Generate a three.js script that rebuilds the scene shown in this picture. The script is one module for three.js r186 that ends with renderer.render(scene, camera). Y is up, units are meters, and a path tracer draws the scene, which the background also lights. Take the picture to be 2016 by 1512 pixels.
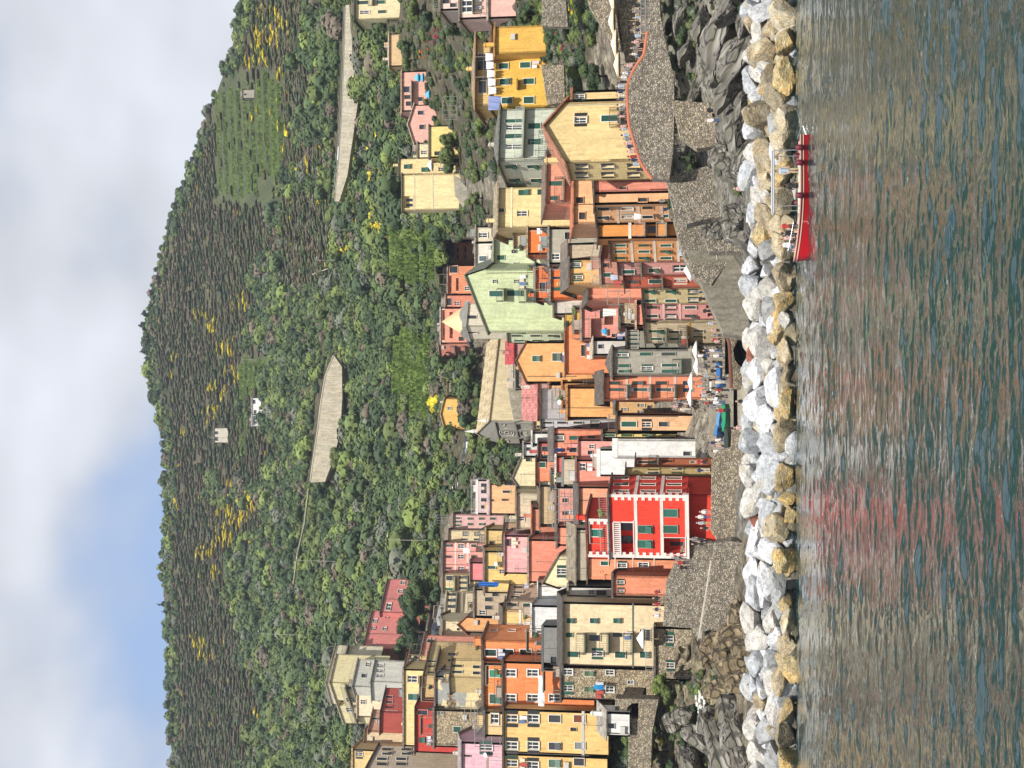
import * as THREE from 'three';
import { mergeGeometries, mergeVertices, toCreasedNormals } from 'three/addons/utils/BufferGeometryUtils.js';
import { MarchingCubes } from 'three/addons/objects/MarchingCubes.js';
import { ImprovedNoise } from 'three/addons/math/ImprovedNoise.js';

// ---------------------------------------------------------------- camera, sky, sun, exposure
// The photograph is a portrait picture lying on its side: its sky is at the picture's left edge, so the camera is rolled a quarter turn.
const FPX = 2900, CX = 1008, CY = 756, EYE = 4.5, PITCH = Math.atan(447 / FPX);
const scene = new THREE.Scene();
const camera = new THREE.PerspectiveCamera(2 * Math.atan(CY / FPX) * 180 / Math.PI, 4 / 3, 0.5, 6000);
camera.position.set(0, EYE, 0);
camera.up.set(1, 0, 0);
camera.lookAt(0, EYE + Math.tan(PITCH) * 100, -100);
const renderer = new THREE.WebGLRenderer({ antialias: true });
renderer.toneMapping = THREE.LinearToneMapping;
renderer.toneMappingExposure = 1.38;
renderer.shadowMap.enabled = true;
const SUN = new THREE.Vector3(-0.05, 0.92, 0.78).normalize();
const sun = new THREE.DirectionalLight(new THREE.Color(1.0, 0.945, 0.86), 4.6);
sun.position.copy(SUN).multiplyScalar(600).add(new THREE.Vector3(0, 0, -250));
sun.target.position.set(0, 40, -250);
sun.castShadow = true; sun.shadow.mapSize.set(4096, 4096); sun.shadow.radius = 1;
Object.assign(sun.shadow.camera, { left: -350, right: 350, top: 450, bottom: -450, near: 10, far: 1800 });
scene.add(sun, sun.target);

// ---------------------------------------------------------------- small helpers
function rng(s) { return () => { s |= 0; s = s + 0x6D2B79F5 | 0; let t = Math.imul(s ^ s >>> 15, 1 | s); t = t + Math.imul(t ^ t >>> 7, 61 | t) ^ t; return ((t ^ t >>> 14) >>> 0) / 4294967296; }; }
const rand = rng(20240511), rr = (a, b, r = rand) => a + (b - a) * r();
const IN = new ImprovedNoise();
const n3 = (x, y, z) => IN.noise(x, y, z);
const fbm = (x, y, z, o = 4) => { let s = 0, a = 0.5; for (let i = 0; i < o; i++) { s += a * n3(x, y, z); x *= 2.03; y *= 2.03; z *= 2.03; a *= 0.5; } return s; };
const clamp = (v, a = 0, b = 1) => Math.max(a, Math.min(b, v)), mix = (a, b, t) => a + (b - a) * t, sstep = (a, b, v) => { v = clamp((v - a) / (b - a)); return v * v * (3 - 2 * v); };
const s2l = v => v <= 0.04045 ? v / 12.92 : Math.pow((v + 0.055) / 1.055, 2.4);
const K_SEEN = 0.80;                                    // share of a sunlit surface's picture brightness that is its own colour
const lin = (hex, k = K_SEEN) => [16, 8, 0].map(s => clamp(s2l((hex >> s & 255) / 255) * k, 0.004, 0.86));
const col = (hex, k) => new THREE.Color().setRGB(...lin(hex, k));
const V = (x, y, z) => new THREE.Vector3(x, y, z);
const cp = Math.cos(PITCH), sp = Math.sin(PITCH);
function ray(x, y) { const rx = (CY - y) / FPX, ry = (CX - x) / FPX; return V(rx, ry * cp + sp, -(cp - ry * sp)); }   // direction of a photo pixel
function P(x, y, d) { const r = ray(x, y); return r.multiplyScalar(d / -r.z).add(V(0, EYE, 0)); }                       // that direction at a distance known from the ground
const pxm = d => FPX / d;                              // photo pixels in a metre at a distance

// ---------------------------------------------------------------- sky: air and broken cloud
{
  const W = 896, H = 448, data = new Float32Array(W * H * 4);
  for (let j = 0; j < H; j++) for (let i = 0; i < W; i++) {
    const el = (j + 0.5) / H * Math.PI - Math.PI / 2, az = (i + 0.5) / W * Math.PI * 2;
    const dx = Math.cos(el) * Math.cos(az), dz = Math.cos(el) * Math.sin(az), dy = Math.sin(el);
    const h = Math.max(dy, 0), q = 1 / (h + 0.35);
    const sky = [mix(0.38, 0.20, Math.sqrt(h)), mix(0.48, 0.32, Math.sqrt(h)), mix(0.66, 0.56, Math.sqrt(h))];
    const big = fbm(dx * q * 2.6 + 24.66, dy * 2.2 + 1.7, dz * q * 2.6, 6), fine = fbm(dx * q * 7 + 2, dy * 6, dz * q * 7 + 5, 5);
    const c = sstep(-0.36, 0.10, big + 0.3 * fine + 0.05), lum = 0.55 + 0.24 * fine + 0.16 * big;
    const cl = [lum * 0.94, lum * 0.98, lum * 1.07];
    const k = (j * W + i) * 4;
    for (let n = 0; n < 3; n++) data[k + n] = dy < 0 ? 0.10 : mix(sky[n], cl[n], c);
    data[k + 3] = 1;
  }
  const t = new THREE.DataTexture(data, W, H, THREE.RGBAFormat, THREE.FloatType);
  t.mapping = THREE.EquirectangularReflectionMapping; t.magFilter = t.minFilter = THREE.LinearFilter; t.wrapS = THREE.RepeatWrapping; t.needsUpdate = true;
  scene.background = t; scene.environment = t;
}

// ---------------------------------------------------------------- textures (what surfaces are made of)
function tex(size, fn, srgb = true) {
  const d = new Uint8Array(size * size * 4);
  for (let j = 0; j < size; j++) for (let i = 0; i < size; i++) { const c = fn(i / size, j / size), k = (j * size + i) * 4; d[k] = 255 * clamp(c[0]); d[k + 1] = 255 * clamp(c[1]); d[k + 2] = 255 * clamp(c[2]); d[k + 3] = 255; }
  const t = new THREE.DataTexture(d, size, size); t.wrapS = t.wrapT = THREE.RepeatWrapping; t.magFilter = THREE.LinearFilter; t.minFilter = THREE.LinearMipmapLinearFilter; t.generateMipmaps = true;
  if (srgb) t.colorSpace = THREE.SRGBColorSpace; t.needsUpdate = true; return t;
}
const HT = (() => { const r = rng(77), a = new Float32Array(65536); for (let i = 0; i < 65536; i++) a[i] = r() * 2 - 1; return a; })();
function tn(u, v, f, o, sd, fv) {   // tileable lattice noise, about -0.7 to 0.7
  let s = 0, a = 0.62, p = Math.max(1, Math.round(f)), pv = fv ?? p, k = Math.round(sd * 131) & 65535;
  for (let n = 0; n < o; n++) {
    const x = u * p, y = v * pv, i = Math.floor(x), j = Math.floor(y), fx = x - i, fy = y - j, ux = fx * fx * (3 - 2 * fx), uy = fy * fy * (3 - 2 * fy);
    const i0 = ((i % p) + p) % p, i1 = (i0 + 1) % p, j0 = ((j % pv) + pv) % pv, j1 = (j0 + 1) % pv, h = (q, w) => HT[(q * 1619 + w * 31337 + k + n * 7919) & 65535];
    s += a * ((h(i0, j0) * (1 - ux) + h(i1, j0) * ux) * (1 - uy) + (h(i0, j1) * (1 - ux) + h(i1, j1) * ux) * uy); p *= 2; pv *= 2; a *= 0.5;
  }
  return s * 0.8;
}
const reps = new Map(), rep = (t, m) => { const k = t.uuid + m; if (!reps.has(k)) { const c = t.clone(); c.repeat.set(1 / m, 1 / m); c.needsUpdate = true; reps.set(k, c); } return reps.get(k); };   // uv is in metres: m metres to a tile
function cells(n, seed) {   // a tileable field of stones: [edge distance, stone number]
  const r = rng(seed), pts = []; for (let j = 0; j < n; j++) for (let i = 0; i < n; i++) pts.push([(i + r()) / n, (j + r()) / n]);
  return (u, v, sy) => {
    let a = 9, b = 9, id = 0; const ci = Math.floor(u * n), cj = Math.floor(v * n);
    for (let dj = -2; dj <= 2; dj++) for (let di = -2; di <= 2; di++) {
      const ii = (ci + di + n * 4) % n, jj = (cj + dj + n * 4) % n, p = pts[jj * n + ii];
      let du = Math.abs(p[0] - u); du = Math.min(du, 1 - du); let dv = Math.abs(p[1] - v); dv = Math.min(dv, 1 - dv) * sy;
      const d = Math.hypot(du, dv) * n; if (d < a) { b = a; a = d; id = jj * n + ii; } else if (d < b) b = d;
    }
    return [b - a, id];
  };
}
const T = {};
T.stucco = [1, 2, 3].map(k => tex(512, (u, v) => {
  const a = tn(u, v, 5, 4, k * 11.3), b = tn(u, v, 28, 4, k * 5.1), s = tn(u, v, 34, 3, k * 3.3, 5), run = sstep(0.12, 0.42, s + 0.7 * a);
  const g = 0.955 + 0.10 * a + 0.08 * b - 0.07 * run; return [g, g * (1 - 0.008 * run), g * (1 - 0.015 * run - 0.03 * Math.max(0, a))];
}));
{
  const c = cells(30, 5), r = rng(9), tone = Array.from({ length: 900 }, () => [0.66 + 0.36 * r(), r(), r()]);
  const f = (u, v) => c(clamp(u + 0.006 * tn(u, v, 12, 2, 3), 0, 0.9999), clamp(v + 0.006 * tn(u, v, 12, 2, 8), 0, 0.9999), 1.7);
  T.stone = tex(512, (u, v) => { const [e, id] = f(u, v), t = tone[id], g = t[0] * (0.95 + 0.35 * tn(u, v, 40, 3, 2)), m = sstep(0.02, 0.16, e);
    const b = [g * (0.95 + 0.07 * t[1]), g * (0.93 + 0.03 * t[1]), g * (0.86 + 0.06 * t[2])]; return b.map((x, i) => mix([0.52, 0.50, 0.46][i], x, m)); });
  T.stoneB = tex(512, (u, v) => { const [e, id] = f(u, v), g = sstep(0, 0.3, e) * (0.7 + 0.3 * tone[id][1]); return [g, g, g]; }, false);
}
T.rock = tex(512, (u, v) => { const a = tn(u, v, 6, 5, 4.4), b = tn(u, v, 13, 4, 9.2, 52), cr = Math.abs(tn(u, v, 9, 4, 31)); const g = 0.78 + 0.35 * a + 0.34 * b - 0.34 * (1 - sstep(0, 0.05, cr)); return [g, g * (0.98 + 0.04 * a), g * (0.93 + 0.1 * b)]; });
T.rockB = tex(512, (u, v) => { const a = tn(u, v, 7, 5, 4.4), b = tn(u, v, 13, 4, 9.2, 52), cr = Math.abs(tn(u, v, 9, 4, 31)); const g = 0.5 + 0.5 * a + 0.45 * b - 0.4 * (1 - sstep(0, 0.05, cr)); return [g, g, g]; }, false);
T.marble = tex(512, (u, v) => { const w = tn(u, v, 5, 5, 8.1), ve = 1 - sstep(0, 0.10, Math.abs(tn(u, v, 7, 4, 17) + 0.15 * w)), st = sstep(0.02, 0.4, tn(u, v, 4, 4, 23)), sp2 = tn(u, v, 50, 2, 2);
  const g = 0.93 + 0.12 * sp2 + 0.16 * w - 0.15 * ve; return [g, g * (1 - 0.02 * st), g * (1 - 0.07 * st)].map((x, i) => mix(x, [0.72, 0.66, 0.55][i] * (0.9 + 0.4 * sp2), 0.34 * st)); });
T.brown = tex(512, (u, v) => { const a = tn(u, v, 5, 5, 3.1), b = tn(u, v, 40, 3, 7.7), p = sstep(0.1, 0.34, tn(u, v, 9, 4, 12)); const g = 0.82 + 0.35 * a + 0.3 * b; return [g, g * (0.97 + 0.05 * p), g * (0.9 + 0.1 * p)].map(x => mix(x, 1.0, 0.3 * p)); });
T.ochre = tex(512, (u, v) => { const a = tn(u, v, 6, 5, 6.1), b = tn(u, v, 34, 3, 2.7), p = sstep(-0.05, 0.2, tn(u, v, 5, 4, 19)); const g = 0.82 + 0.3 * a + 0.34 * b; return [mix(g * 0.92, g, p), mix(g * 0.9, g * 0.9, p), mix(g * 0.86, g * 0.74, p)]; });
T.patch = tex(512, (u, v) => { const a = tn(u, v, 4, 5, 71), b = tn(u, v, 36, 3, 5), m = sstep(0.0, 0.05, a), m2 = sstep(0.2, 0.24, tn(u, v, 7, 4, 33)); const g = 1 + 0.12 * b; let c = [0.66 * g, 0.67 * g, 0.66 * g].map((x, i) => mix(x, [0.93, 0.86, 0.68][i] * g, m)); return c.map((x, i) => mix(x, [0.62, 0.55, 0.45][i] * g * (0.8 + 0.5 * b), m2)); });
T.earth = tex(512, (u, v) => { const a = tn(u, v, 6, 5, 1.1), b = tn(u, v, 40, 4, 6.6); const g = 0.85 + 0.4 * a + 0.5 * b; return [g, g, g * 0.96]; });
T.concrete = tex(512, (u, v) => { const a = tn(u, v, 4, 5, 21), b = tn(u, v, 50, 3, 6.6), s = tn(u, v, 26, 3, 14, 3), ru = sstep(0.08, 0.35, s + a); const g = 0.92 + 0.2 * a + 0.16 * b - 0.11 * ru; return [g, g * 0.99, g * (0.96 - 0.03 * ru)]; });
T.roof = tex(256, (u, v) => { const a = tn(u, v, 6, 4, 41), b = tn(u, v, 40, 3, 6.6), r = 0.12 * Math.cos(u * Math.PI * 2 * 12); const g = 0.86 + 0.3 * a + 0.35 * b + r; return [g, g * 0.97, g * 0.94]; });

const mats = new Map();
function M(hex, kind = 'plain', k, o = {}) {
  const key = hex + kind + (k ?? '') + JSON.stringify(o); if (mats.has(key)) return mats.get(key);
  const m = new THREE.MeshStandardMaterial({ color: col(hex, k), roughness: 0.9, side: THREE.DoubleSide, ...o });
  if (kind === 'stucco') { m.map = rep(T.stucco[mats.size % 3], 7); m.bumpMap = m.map; m.bumpScale = 0.02; }
  else if (kind === 'stone') { m.map = rep(T.stone, 6.5); m.bumpMap = rep(T.stoneB, 6.5); m.bumpScale = 0.10; m.roughness = 0.95; }
  else if (kind === 'rock') { m.map = rep(T.rock, 14); m.bumpMap = rep(T.rockB, 14); m.bumpScale = 0.5; m.roughness = 0.95; }
  else if (kind === 'concrete') { m.map = rep(T.concrete, 9); m.bumpMap = m.map; m.bumpScale = 0.03; }
  else if (kind === 'patch') { m.map = rep(T.patch, 12); m.bumpMap = m.map; m.bumpScale = 0.05; }
  else if (kind === 'roof') { m.map = rep(T.roof, 3); m.bumpMap = m.map; m.bumpScale = 0.06; }
  else if (kind === 'earth') { m.map = rep(T.earth, 11); m.bumpMap = m.map; m.bumpScale = 0.25; }
  mats.set(key, m); return m;
}
const tc = {}; for (const k of ['marble', 'brown', 'ochre']) tc[k] = rep(T[k], 2.6);
for (const k of ['stucco']) T[k].forEach(t => t.needsUpdate = true);

const taken = new Map();
function numbered(n) { const k = taken.get(n) ?? 0; taken.set(n, k + 1); return k ? n + '_' + String(k).padStart(3, '0') : n; }
function mesh(name, geo, mat, parent) { const m = new THREE.Mesh(geo, mat); m.name = name; m.castShadow = m.receiveShadow = true; if (parent) parent.add(m); return m; }
function tag(o, label, category, group, kind) { o.userData.label = label; o.userData.category = category; if (group) o.userData.group = group; o.userData.kind = kind ?? 'thing'; return o; }
function thing(name, label, category, group, pos, turn = 0) { const g = new THREE.Group(); g.name = numbered(name); tag(g, label, category, group); if (pos) g.position.copy(pos); g.rotation.y = turn; scene.add(g); return g; }
function one(name, geo, mat, label, category, group, pos, turn = 0) { const m = mesh(numbered(name), geo, mat, scene); tag(m, label, category, group); if (pos) m.position.copy(pos); m.rotation.y = turn; return m; }
function structure(name, geo, mat, label) { const m = mesh(numbered(name), geo, mat, scene); m.userData = { kind: 'structure', label, category: name.replace(/_/g, ' ').split(' ').slice(-2).join(' ') }; return m; }
function box(w, h, d, x = 0, y = 0, z = 0) { const g = new THREE.BoxGeometry(w, h, d); g.translate(x, y, z); return g; }
function bar(a, b, r, n = 5) { const d = b.clone().sub(a), g = new THREE.CylinderGeometry(r, r, d.length(), n); g.applyQuaternion(new THREE.Quaternion().setFromUnitVectors(V(0, 1, 0), d.clone().normalize())); g.translate((a.x + b.x) / 2, (a.y + b.y) / 2, (a.z + b.z) / 2); return g; }
const flat = g => { const n = g.index ? g.toNonIndexed() : g; for (const k of Object.keys(n.attributes)) if (!['position', 'normal', 'uv'].includes(k)) n.deleteAttribute(k); if (!n.attributes.uv) n.setAttribute('uv', new THREE.BufferAttribute(new Float32Array(n.attributes.position.count * 2), 2)); return n; };
const merge = a => mergeGeometries(a.map(flat), false);
function boxUV(g) {   // uv in metres from the face's main direction
  g = g.index ? g.toNonIndexed() : g; g.computeVertexNormals; const p = g.attributes.position, u = new Float32Array(p.count * 2), a = V(), b = V(), c = V();
  for (let i = 0; i < p.count; i += 3) {
    a.fromBufferAttribute(p, i); b.fromBufferAttribute(p, i + 1); c.fromBufferAttribute(p, i + 2); const n = b.clone().sub(a).cross(c.clone().sub(a)); const ax = Math.abs(n.x), ay = Math.abs(n.y), az = Math.abs(n.z);
    [a, b, c].forEach((q, k) => { const s = ay > ax && ay > az ? [q.x, q.z] : ax > az ? [q.z, q.y] : [q.x, q.y]; u[(i + k) * 2] = s[0]; u[(i + k) * 2 + 1] = s[1]; });
  }
  g.setAttribute('uv', new THREE.BufferAttribute(u, 2)); return g;
}

// ---------------------------------------------------------------- the land: distance of the ground along each photo direction
const GX = [1560, 1475, 1400, 1300, 1250, 1200, 1150, 1100, 1050, 1000, 950, 900, 850, 800, 750, 700, 650, 600, 500, 400, 270];
const GY = [-260, 0, 400, 600, 800, 1000, 1150, 1512, 1800];
const GD = [
  [128, 130, 140, 150, 158, 168, 178, 188, 198, 210, 225, 245, 270, 300, 335, 400, 430, 480, 620, 740, 860],
  [128, 132, 142, 154, 162, 172, 182, 192, 204, 216, 232, 252, 280, 312, 350, 405, 440, 490, 630, 760, 880],
  [130, 138, 150, 166, 176, 186, 196, 206, 218, 236, 268, 305, 340, 372, 405, 440, 480, 530, 655, 790, 905],
  [140, 160, 180, 192, 198, 206, 216, 230, 248, 275, 305, 350, 390, 420, 450, 485, 525, 570, 685, 805, 915],
  [150, 178, 190, 204, 212, 220, 230, 244, 262, 290, 322, 350, 380, 410, 445, 485, 525, 565, 685, 805, 915],
  [140, 160, 176, 190, 200, 208, 218, 232, 250, 272, 300, 330, 360, 395, 430, 465, 505, 550, 670, 795, 905],
  [135, 158, 174, 186, 194, 202, 212, 224, 238, 258, 286, 320, 355, 380, 405, 435, 475, 525, 645, 775, 895],
  [130, 150, 168, 182, 190, 198, 206, 216, 228, 242, 258, 278, 302, 330, 360, 395, 440, 500, 625, 765, 885],
  [130, 150, 168, 182, 190, 198, 206, 216, 228, 242, 258, 278, 302, 330, 360, 395, 440, 500, 625, 765, 885]];
const RIDGE = [[-260, 560], [0, 482], [20, 482], [60, 474], [130, 446], [215, 415], [290, 388], [380, 354], [440, 334], [500, 316], [560, 304], [620, 290], [680, 288], [760, 300], [860, 322], [960, 330], [1050, 323], [1130, 320], [1200, 330], [1300, 333], [1400, 334], [1512, 340], [1800, 350]];
function lut(tab, v) { for (let i = 1; i < tab.length; i++) if (v <= tab[i][0]) { const a = tab[i - 1], b = tab[i]; return mix(a[1], b[1], clamp((v - a[0]) / (b[0] - a[0]))); } return tab[tab.length - 1][1]; }
const ridge = y => lut(RIDGE, y);
function D0(x, y) {
  let j = 1; while (j < GY.length - 1 && y > GY[j]) j++; const ty = clamp((y - GY[j - 1]) / (GY[j] - GY[j - 1])), sy = ty * ty * (3 - 2 * ty);
  let i = 1; while (i < GX.length - 1 && x < GX[i]) i++; const tx = (GX[i - 1] - x) / (GX[i - 1] - GX[i]);
  return mix(mix(GD[j - 1][i - 1], GD[j - 1][i], tx), mix(GD[j][i - 1], GD[j][i], tx), sy);
}
const pushes = [];   // facades: the slope behind a house is cut away so that it starts behind its front
function D(x, y) {
  let d = D0(x, y);
  if (x < 900) d += sstep(900, 700, x) * 12 * fbm(x * 0.011 + 3, y * 0.008, 0.5, 4);
  for (const q of pushes) if (x > q[0] - 3 && x < q[1] + 2 && y > q[2] - 4 && y < q[3] + 4) d = Math.max(d, q[4]);
  return d;
}
const ground = (x, y) => P(x, y, D(x, y));
function gridMesh(nx, ny, f, colour) {   // a sheet of nx by ny cells from f(i/nx, j/ny)
  const pos = new Float32Array((nx + 1) * (ny + 1) * 3), c = colour && new Float32Array(pos.length), uv = new Float32Array((nx + 1) * (ny + 1) * 2), idx = [];
  for (let j = 0; j <= ny; j++) for (let i = 0; i <= nx; i++) {
    const k = j * (nx + 1) + i, p = f(i / nx, j / ny); pos.set([p.x, p.y, p.z], k * 3); uv.set([p.x, p.y * 0.8 - p.z * 0.8], k * 2);
    if (c) c.set(colour(i / nx, j / ny, p), k * 3);
    if (i < nx && j < ny) idx.push(k, k + 1, k + nx + 1, k + 1, k + nx + 2, k + nx + 1);
  }
  const g = new THREE.BufferGeometry(); g.setAttribute('position', new THREE.BufferAttribute(pos, 3)); g.setAttribute('uv', new THREE.BufferAttribute(uv, 2));
  if (c) g.setAttribute('color', new THREE.BufferAttribute(c, 3)); g.setIndex(idx); g.computeVertexNormals(); return g;
}

// ---------------------------------------------------------------- how a house is built
// H(name, label, wall colour, [x top, x bottom], [y, y], distance, options): the front's outline in photo pixels on a wall that stands at that distance and is turned by a degrees
const HS = [];
function H(name, label, c, x, y, d, o = {}) {
  HS.push({ name, label, c, x, y, d, a: 0, dep: 8, roof: 'flat', rh: 1.2, rc: 0x7d746a, ex: 5, w: [], sw: [], ...o });
  const wd0 = Math.abs(y[1] - y[0]) / pxm(d); pushes.push([x[0] - 14, x[0], Math.min(y[0], o.side ?? y[0]), Math.max(y[1], o.side ?? y[1]), d + (o.dep ?? 8) + 0.4 * wd0 * Math.tan(Math.abs((o.a || 0) * Math.PI / 180))]);
  const far = o.side !== undefined ? [Math.min(y[0], o.side), Math.max(y[1], o.side)] : y, wd = Math.abs(y[1] - y[0]) / pxm(d);
  pushes.push([x[0], x[1], far[0], far[1], d + 1.6 + 0.5 * wd * Math.tan(Math.abs((o.a || 0) * Math.PI / 180)) + (o.side !== undefined ? 3 : 0)]);
}
const GREEN = 0x1d5a4c, WHITE = 0xf2f0ea, DARK = 0x3a3a3c;
const U = {};   // window pieces, one metre by one metre, scaled to each opening
{
  const ring = (f, g, z0, z1) => { const s = new THREE.Shape([[-.5 - f, -.5 - g], [.5 + f, -.5 - g], [.5 + f, .5 + g], [-.5 - f, .5 + g]].map(p => new THREE.Vector2(...p))); s.holes.push(new THREE.Path([[-.5, -.5], [-.5, .5], [.5, .5], [.5, -.5]].map(p => new THREE.Vector2(...p)))); const e = new THREE.ExtrudeGeometry(s, { depth: z1 - z0, bevelEnabled: false }); e.translate(0, 0, z0); return flat(e); };
  U.frame = merge([ring(0.09, 0.06, 0, 0.05), box(1.26, 0.05, 0.14, 0, -0.535, 0.075)]);
  U.thin = merge([ring(0.035, 0.025, 0, 0.03), box(1.16, 0.04, 0.12, 0, -0.525, 0.065)]);
  U.pane = flat(box(1.02, 1.02, 0.03, 0, 0, -0.2));
  U.sash = merge([box(0.09, 0.98, 0.04, -0.45, 0, -0.15), box(0.09, 0.98, 0.04, 0.45, 0, -0.15), box(0.1, 0.98, 0.05, 0, 0, -0.15), box(0.8, 0.06, 0.04, 0, 0.46, -0.15), box(0.8, 0.06, 0.04, 0, -0.46, -0.15), box(0.8, 0.035, 0.03, 0, 0.1, -0.15)]);
  const leaf = (x0, x1, y0, y1, z, tilt = 0) => {
    const w = x1 - x0, h = y1 - y0, cx = (x0 + x1) / 2, cy = (y0 + y1) / 2, a = [box(w, h, 0.02, cx, cy, z), box(w * 0.16, h, 0.05, x0 + w * 0.08, cy, z), box(w * 0.16, h, 0.05, x1 - w * 0.08, cy, z), box(w * 0.68, 0.05, 0.048, cx, y0 + 0.03, z), box(w * 0.68, 0.05, 0.048, cx, y1 - 0.03, z)];
    const n = Math.max(2, Math.round(h * 12)); for (let i = 1; i < n; i++) { const s = box(w * 0.68, 0.035, 0.02, 0, 0, 0); s.rotateX(0.5); s.translate(cx, y0 + 0.05 + (h - 0.1) * i / n, z + 0.012); a.push(s); }
    const g = merge(a); if (tilt) { const p = g.attributes.position; for (let i = 0; i < p.count; i++) p.setZ(i, p.getZ(i) + (y1 - p.getY(i)) * tilt); g.computeVertexNormals(); } return g;
  };
  U.sL = leaf(-.49, -.01, -.49, .49, -0.04); U.sR = leaf(.01, .49, -.49, .49, -0.04);
  U.oL = leaf(-1.1, -.61, -.5, .5, 0.05); U.oR = leaf(.61, 1.1, -.5, .5, 0.05);
  U.hT = merge([leaf(-.49, -.01, 0.02, .49, -0.04), leaf(.01, .49, 0.02, .49, -0.04)]);
  U.hB = merge([leaf(-.49, -.02, -.47, 0, 0.0, 0.75), leaf(.02, .49, -.47, 0, 0.0, 0.75)]);
  const rs = new THREE.Shape(); rs.absarc(0, 0, 0.66, 0, 7); const hp = new THREE.Path(); hp.absarc(0, 0, 0.5, 0, 7, true); rs.holes.push(hp);
  U.ring = new THREE.ExtrudeGeometry(rs, { depth: 0.06, bevelEnabled: false, curveSegments: 16 });
  U.disc = new THREE.CircleGeometry(0.49, 18).translate(0, 0, -0.18);
}
U.recess = merge([box(1, 0.02, 1.5, 0, -0.49, -0.85), box(1, 0.02, 1.5, 0, 0.51, -0.85), box(0.02, 1, 1.5, -0.51, 0.01, -0.85), box(0.02, 1, 1.5, 0.51, 0.01, -0.85), box(1.04, 1.04, 0.05, 0, 0.01, -1.63)]);
U.inner = merge([box(0.24, 0.72, 0.04, -0.22, -0.12, -1.57), box(0.24, 0.72, 0.04, 0.2, -0.12, -1.57)]);
const glass = new THREE.MeshStandardMaterial({ color: new THREE.Color(0.03, 0.035, 0.04), roughness: 0.12, metalness: 0 });  // near-black colour stands in for the unlit rooms behind

function addWindow(parent, type, w, h, pos, turn, o, r) {
  if (type === 'S' && !o.fcSet && r() < 0.28) type = 'H';
  if (o.fc === undefined && r() < 0.45) o = { ...o, fc: o.c, thin: 1 };
  const round = type === 'R', name = type === 'B' ? 'door' : 'window', fm = M(o.fc ?? 0xe4dccb, 'plain');
  const f = mesh(name, round ? U.ring : (o.thin || type === 'D' || type === 'L' ? U.thin : U.frame), type === 'L' ? M(0xf0e2da, 'plain') : fm, parent); f.position.copy(pos); f.rotation.y = turn; f.scale.set(w, h, 1);
  if (round) { mesh('pane', U.disc, glass, f); return; }
  const sm = M(o.sc ?? GREEN, 'plain', 0.62 + 0.25 * r(), { roughness: 0.6 });
  if (type === 'D' && w < 2.4) { mesh('pane', U.pane, glass, f); return; }  // dark opening: the shade inside is put into a near-black panel
  if (type === 'L' || type === 'D') { f.scale.z = type === 'L' ? 1 : 0.5; mesh('recess', U.recess, M(o.c, 'stucco'), f); mesh('inner_door', U.inner, glass, f); return; }
  if (type === 'S' || type === 'B') { mesh('pane', U.pane, glass, f); mesh('shutter', U.sL, sm, f); mesh('shutter', U.sR, sm, f); return; }
  if (type === 'H') { mesh('pane', U.pane, glass, f); mesh('shutter', U.hT, sm, f); mesh('shutter_flap', U.hB, sm, f); return; }
  mesh('pane', U.pane, glass, f); mesh('sash', U.sash, M(o.fw ?? WHITE, 'plain'), f);
  if (type === 'O') { mesh('shutter', U.oL, sm, f); mesh('shutter', U.oR, sm, f); }
}
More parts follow.
